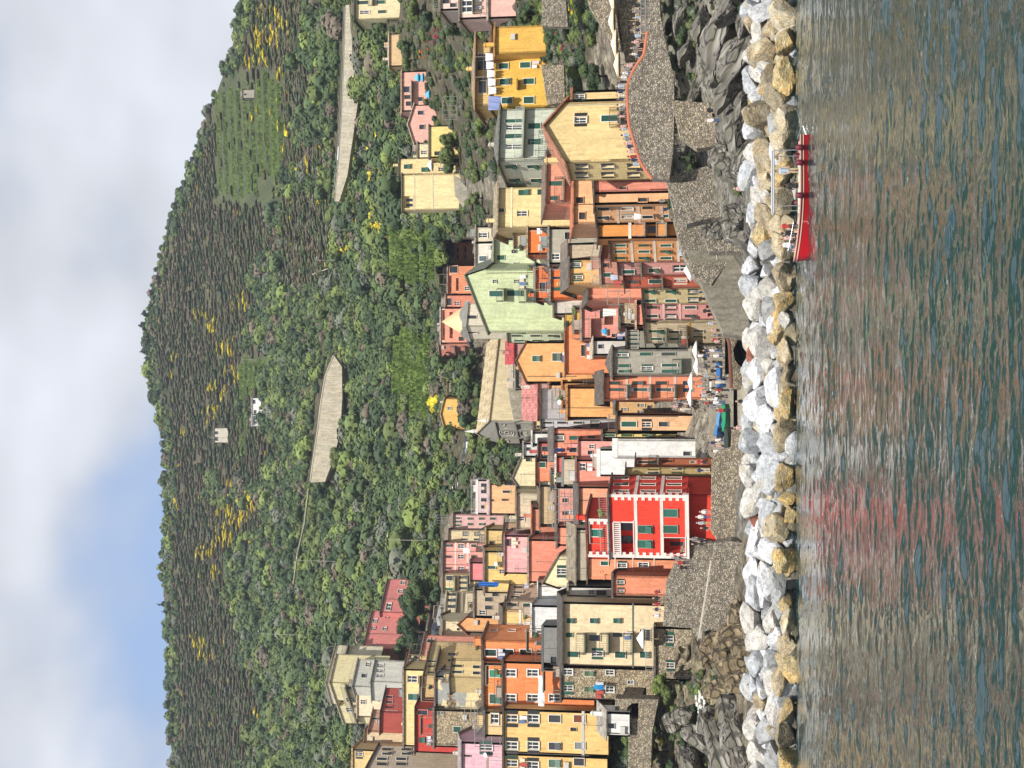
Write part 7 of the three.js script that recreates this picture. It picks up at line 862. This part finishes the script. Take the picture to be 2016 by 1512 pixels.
car(P(872, 1212, 292), 0.9, 0xc8ccd0, 'silver car parked beside the awning flat'); car(P(866, 1236, 294), 0.9, 0x4a5460, 'dark grey car parked above the cream blank house'); car(P(672, 303, 420), 0, 0xf0f0f0, 'white car on the coast road above the retaining wall'); car(P(934, 668, 330), 0.6, 0x20242a, 'black car parked behind the bell tower');
function cloth(x, y, d, wpx, hpx, hex, label, turn = 0, group) { const p = P(x, y, d), s = 1 / pxm(d), g = gridMesh(14, 6, (u, v) => V((u - .5) * wpx * s, (0.5 - v) * hpx * s, 0.14 * Math.sin(u * 15 + v * 2) * (0.3 + v))); one('hanging_cloth', g, M(hex, 'plain', 0.8), label, 'laundry', group, p, turn); }
for (let i = 0; i < 5; i++) cloth(963 + i * 1.6, 112 + i * 16.5, 199, 15, 15, 0xeeeef6, 'white sheet drying on the railing of the mustard garden house', 0, 'sheets on the mustard house');
cloth(974, 203, 197.5, 28, 26, 0x8f9ccc, 'large lavender blue cloth draped beside the mustard loggia'); cloth(1179, 1353, 187.6, 9, 20, 0x2ca0dc, 'bright blue cloth hanging under a stone house window'); cloth(918, 1084, 298, 11, 14, 0xf4eef0, 'white sheet flapping on the banded pink house'); cloth(1102, 886, 206.5, 7, 22, 0x26346a, 'navy laundry hanging on the coral fronted house'); cloth(962, 1150, 236, 12, 40, 0x1f6ac0, 'strong blue awning cloth next to the ochre house', 0.9); cloth(1255, 426, 165.3, 12, 14, 0xf2f2f2, 'white washing on the terracotta row house'); cloth(1200, 615, 189, 16, 26, 0xf2eee6, 'cream awning canvas above the rose house', 0.3); cloth(1210, 546, 179, 10, 16, 0xcfd4e6, 'pale washing by the porch house'); cloth(1345, 497, 172.5, 14, 14, 0xb9cce4, 'light blue awning at the foot of the brown row house'); cloth(1066, 1360, 191.4, 60, 12, 0xf4f4f6, 'long white awning sheet over the orange house terrace', 0.05);
cloth(1062, 455, 196, 12, 10, 0xf6f6f6, 'white towel on the vivid orange terrace', 0, 'towels on the orange terrace'); cloth(1068, 470, 196, 10, 12, 0xeeeeee, 'white towel on the vivid orange terrace', 0, 'towels on the orange terrace');
function lamp(x, y, d, h, label, group) { const p = P(x, y, d), g = thing('street_lamp', label, 'street lamp', group, p); mesh('post', bar(V(0, 0, 0), V(0, h, 0), 0.06), M(0xb9b6ac, 'plain', 0.7), g); mesh('arm', bar(V(0, h, 0), V(0.9, h + 0.15, 0.2), 0.04), M(0xb9b6ac, 'plain', 0.7), g); const s = new THREE.SphereGeometry(0.22, 10, 8); s.scale(1.5, 0.6, 1); s.translate(0.95, h + 0.12, 0.2); mesh('lantern', s, M(0xeeeeea), g); }
for (const [x, y, d, h, l] of [[615, 537, 560, 5, 'slim pole lamp among the broom on the hillside path'], [660, 512, 470, 6, 'pole lamp by the footpath above the vines'], [440, 862, 740, 8, 'tall pale pole beside the stone hill hut'], [500, 708, 650, 6, 'pole standing by the farmhouse vines'], [840, 1064, 330, 9, 'tall mast lamp above the beige apartment house'], [590, 1250, 470, 14, 'tall white mast on the upper slope'], [660, 1105, 440, 12, 'pale timber mast on the wooded slope'], [935, 968, 330, 5, 'street lamp beside the parapet wall end'], [905, 332, 296, 4, 'white garden lamp pole by the pergola']]) lamp(x, y, d, h, l);
// footpath rails crossing the slope, power poles
{
  const pts = [[620, 540], [660, 525], [700, 505], [735, 480], [770, 455]].map(q => ground(...q).add(V(0, 1, 0))); one('path_railing', new THREE.TubeGeometry(new THREE.CatmullRomCurve3(pts), 60, 0.16, 5), M(0xc9c2a8, 'plain'), 'pale handrail of the footpath climbing the broom covered slope', 'railing');
  const sc = (label, x0, x1, y0, y1, d, n, m2) => { const a = []; for (let i = 0; i <= n; i++) a.push(bar(P(x0, mix(y0, y1, i / n), d), P(x1, mix(y0, y1, i / n), d), 0.05)); for (let j = 0; j <= m2; j++) a.push(bar(P(mix(x0, x1, j / m2), y0, d), P(mix(x0, x1, j / m2), y1, d), 0.05)); one('pipe_scaffold', merge(a), M(0xa8a8a4, 'plain', 0.6, { metalness: 0.4, roughness: 0.5 }), label, 'scaffold'); };
  sc('grey pipe scaffold in front of the pink scaffold house', 1088, 1135, 962, 1038, 203.5, 5, 4); sc('rusty pergola pipes above the patched stone house', 915, 952, 1380, 1462, 229, 6, 3); sc('roof frame of poles behind the lilac house', 935, 985, 1390, 1470, 205, 5, 3); sc('garden pergola of pale poles under the tall cream house', 905, 932, 335, 392, 284, 5, 2); sc('white washing frame beside the porch house', 1196, 1240, 560, 600, 182, 3, 2); sc('cafe terrace railing posts', 1262, 1280, 0, 62, 154, 8, 2); sc('garden cane frame among the vegetable plots', 872, 900, 190, 235, 262, 5, 2); sc('glass roofed pergola on the pines edge', 856, 884, 1014, 1030, 318, 3, 2);
}
// potted plants on roof terraces
{
  const r = rng(31337), pot = M(0xb4694a, 'stucco');
  for (const o of HS) {
    const b = built.get(o.name); if (o.cat || (o.roof !== 'flat' && o.roof !== 'parapet') || b.W < 3 || o.d > 300 || (o.join ?? JOIN[o.name]) || r() < 0.35) continue;
    const y = b.top + (o.slab ?? 0.26), x = (r() - 0.5) * b.W * 0.8, s = rr(0.3, 0.6, r), p = V(x, y, -0.5).applyEuler(new THREE.Euler(0, b.g.rotation.y, 0)).add(b.g.position);
    const t = thing('potted_plant', 'green potted plant on the roof terrace of the ' + o.name.replace(/_/g, ' '), 'potted plant', undefined, p, r() * 6); const c = new THREE.CylinderGeometry(0.24, 0.17, 0.4, 10); c.translate(0, 0.2, 0); mesh('pot', c, pot, t); const f = mesh('foliage', clumps[0], cm(['mid', 'light', 'dark', 'fresh'][Math.floor(r() * 4)]), t); f.scale.set(s, s * 1.2, s); f.position.y = 0.4 + s * 0.8;
  }
}
// washing hung below windows
{
  const r = rng(90210), cl = [0xf4f4f4, 0xd8dce8, 0xe8d8d0, 0x6a86b4, 0xc45a50, 0xe6e2c8];
  for (const o of HS) {
    const b = built.get(o.name); if (o.cat || o.d > 250 || b.W < 3 || !o.w.length || (o.join ?? JOIN[o.name]) || r() < 0.45) continue;
    const q = o.w[Math.floor(r() * o.w.length)], x = [].concat(q[1])[0], y = [].concat(q[2])[0], l = b.loc(x + q[3] / 2, y), n = 2 + Math.floor(r() * 3), t = thing('washing_line', 'line of washing below a window of the ' + o.name.replace(/_/g, ' '), 'laundry', undefined, b.g.position.clone(), b.g.rotation.y);
    for (let k = 0; k < n; k++) { const g = gridMesh(6, 4, (u, v) => V(l[0] - b.mx + (k - n / 2 + u * 0.85) * 0.55, l[1] - b.base - 0.25 - v * (0.7 + 0.3 * (k % 2)), 0.3 + 0.06 * Math.sin(u * 7 + k))); mesh('garment', g, M(cl[Math.floor(r() * 6)], 'plain', 0.75), t); }
    mesh('line', bar(V(l[0] - b.mx - n * 0.35, l[1] - b.base - 0.24, 0.3), V(l[0] - b.mx + n * 0.35, l[1] - b.base - 0.24, 0.3), 0.012), M(0x888888), t);
  }
}
// haze
scene.fog = new THREE.FogExp2(0xc4d0e0, 0.0001);

renderer.render(scene, camera);
